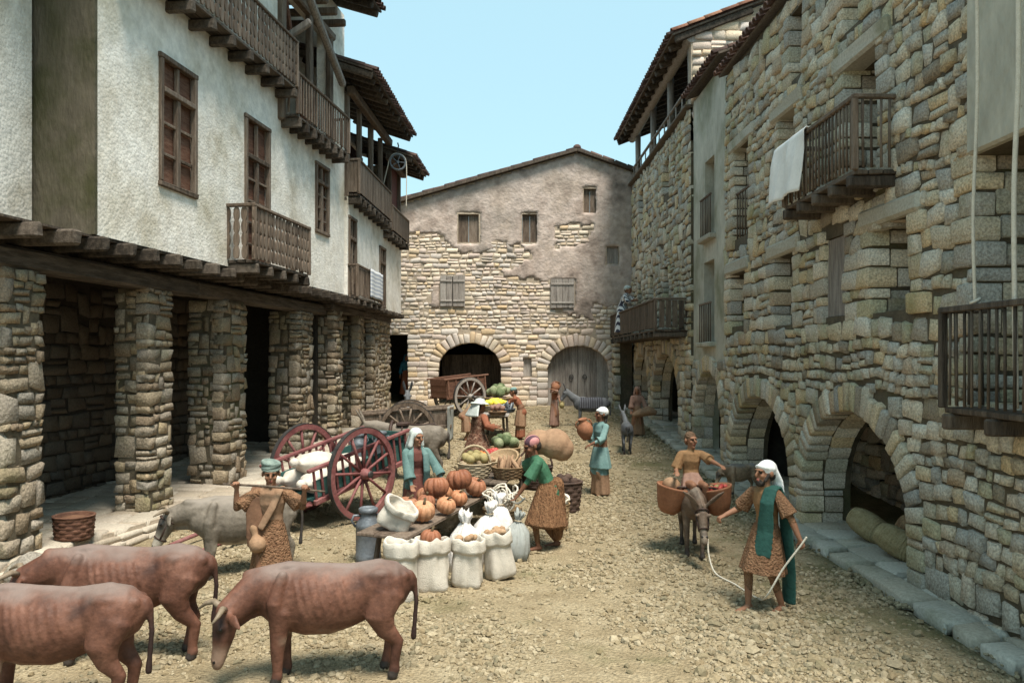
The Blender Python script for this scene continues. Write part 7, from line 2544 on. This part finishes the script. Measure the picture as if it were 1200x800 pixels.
cloth('laundry_sheet', 'white sheet hung over the end of the balcony rail on the rubble house', hang(WX - .55, 11.55, 12.75, 6.12, .92, .14, .035, .22), 20, 20, 'linen')
def towel(u, v):
    s = v * .95 - .1
    return (.35 + u * 1.6, -.25 - .06 - (.02 * math.sin(u * 12)) if s > 0 else -.25 + .03, 5.36 - max(0, s) + min(0, s) * .8)
u0t = u2(22.6); 
def towel2(u, v):
    s = v * .92 - .1
    y = -.25 + (.05 if s < 0 else -.06 - .02 * math.sin(u * 12))
    return (u0t + u * 1.75, y, 5.36 + .9 * min(0, s) - max(0, s))
cloth('striped_towel', 'grey and white striped towel drying on the low balcony of the farther white house', lambda u, v: towel2(u, v), 16, 16, 'cloth_stripe_h', group=None, loc=l2.location, rotz=l2.rotation_euler.z, cat='towel')

for k, (px, d, z0_, lb) in enumerate(((1143, 7.75, 3.3, 'thin pale rope hanging to a knot on the near balcony rail'), (1191, 7.15, 2.35, 'thicker pale rope hanging past the near balcony'))):
    x = (px - VPX) * d / FPX
    o = MB().tube(curve([(x, d, 7.4), (x + .02, d, 5.5), (x - .015, d + .01, 4.2), (x, d, z0_)]), .017 if k == 0 else .022, 8)
    if k == 0:
        for q in range(3):
            o.tube([(x + .035 * math.cos(a) , d + .045 * math.sin(a), 3.30 + q * .03 + .02 * math.sin(a + q)) for a in [i * math.pi / 5 for i in range(10)]], .016, 6, closed=True)
    o = o.build('hanging_rope', 'rope_pale')
    tag(o, lb, 'rope', 'ropes hanging from the rubble house')

# pulley under the eaves
pd = 25.6
pc = at(466, 190, pd)
t = thing('pulley', 'grey spoked pulley hanging under the gallery eaves with a looped rope', 'pulley', pc, R(20))
r = .25
pts = [(r * math.cos(a * math.pi / 12), 0, r * math.sin(a * math.pi / 12)) for a in range(24)]
MB().tube(pts, .035, 8, closed=True).build('rim', 'zinc', t)
for k in range(5):
    a = k * 2 * math.pi / 5
    MB().tube([(0, 0, 0), (r * math.cos(a), 0, r * math.sin(a))], .02, 6).build('spoke', 'zinc', t)
MB().tube([(0, -.06, 0), (0, .06, 0)], .045, 8).build('hub', 'zinc', t)
MB().tube([(0, .05, 0), (0, .05, .30), (0, 0, .40), (.03, 0, .52), (0, 0, .62)], .022, 7).build('hook', 'iron', t)
MB().tube(curve([(-.55, .0, -1.25), (-.46, 0, -.75), (-.33, 0, -.2), (-.27, 0, .06), (-.15, 0, .24), (.05, 0, .275), (.22, 0, .17), (.285, 0, -.05), (.29, 0, -.7), (.28, 0, -1.45)]), .016, 6).build('rope', 'rope_pale', t)

# grey harness blanket over the tail of the brown cart
def hb(u, v):
    s = v * .9
    return (-1.37 - .04 * math.sin(u * 9) * s + .10 * u, 19.55 + u * .75, 1.62 - s * (.95 + .05 * math.sin(u * 7)))
cloth('harness_cloth', 'grey-green cloth hanging from the end of the brown cart', hb, 12, 14, 'cloth_grey')

# chopped logs stored in the loggia
t = thing('log_pile', 'stack of ochre logs stored behind the loggia rail', 'logs')
lm = MB()
for i in range(26):
    for j in range(5):
        if random.random() < .12: continue
        d = 22.0 + i * .31 + random.uniform(-.04, .04)
        x = WX + .42 + random.uniform(-.05, .05)
        lm.tube([(x, d, 9.63 + j * .17 + random.uniform(-.02, .02)), (x + .7, d + random.uniform(-.05, .05), 9.63 + j * .17)], .085 + random.uniform(-.015, .01), 8)
o = lm.build('logs', 'straw', t); o['kind'] = 'stuff'

# boulders at the foot of the first pier
def boulder(label, loc, r, mat='stone_tan'):
    b = Body()
    b.ell((0, 0, r[2] * .7), r, mat); b.ell((r[0] * .35, -r[1] * .2, r[2] * .5), (r[0] * .75, r[1] * .8, r[2] * .7), mat); b.ell((-r[0] * .4, r[1] * .2, r[2] * .4), (r[0] * .6, r[1] * .8, r[2] * .6), mat)
    o = b.build('boulder', None, .03, 2, loc)
    for v in o.data.vertices:
        v.co += v.co.normalized() * (.05 * mnoise.noise(v.co * 5) + .02 * mnoise.noise(v.co * 14))
    return tag(o, label, 'boulder', 'boulders by the arcade')


boulder('big mossy boulder at the foot of the first stone pier', (-5.72, 9.75, .02), (.36, .3, .24))
boulder('low stone lying between the cows and the pier', (-5.05, 10.3, .0), (.2, .16, .12))
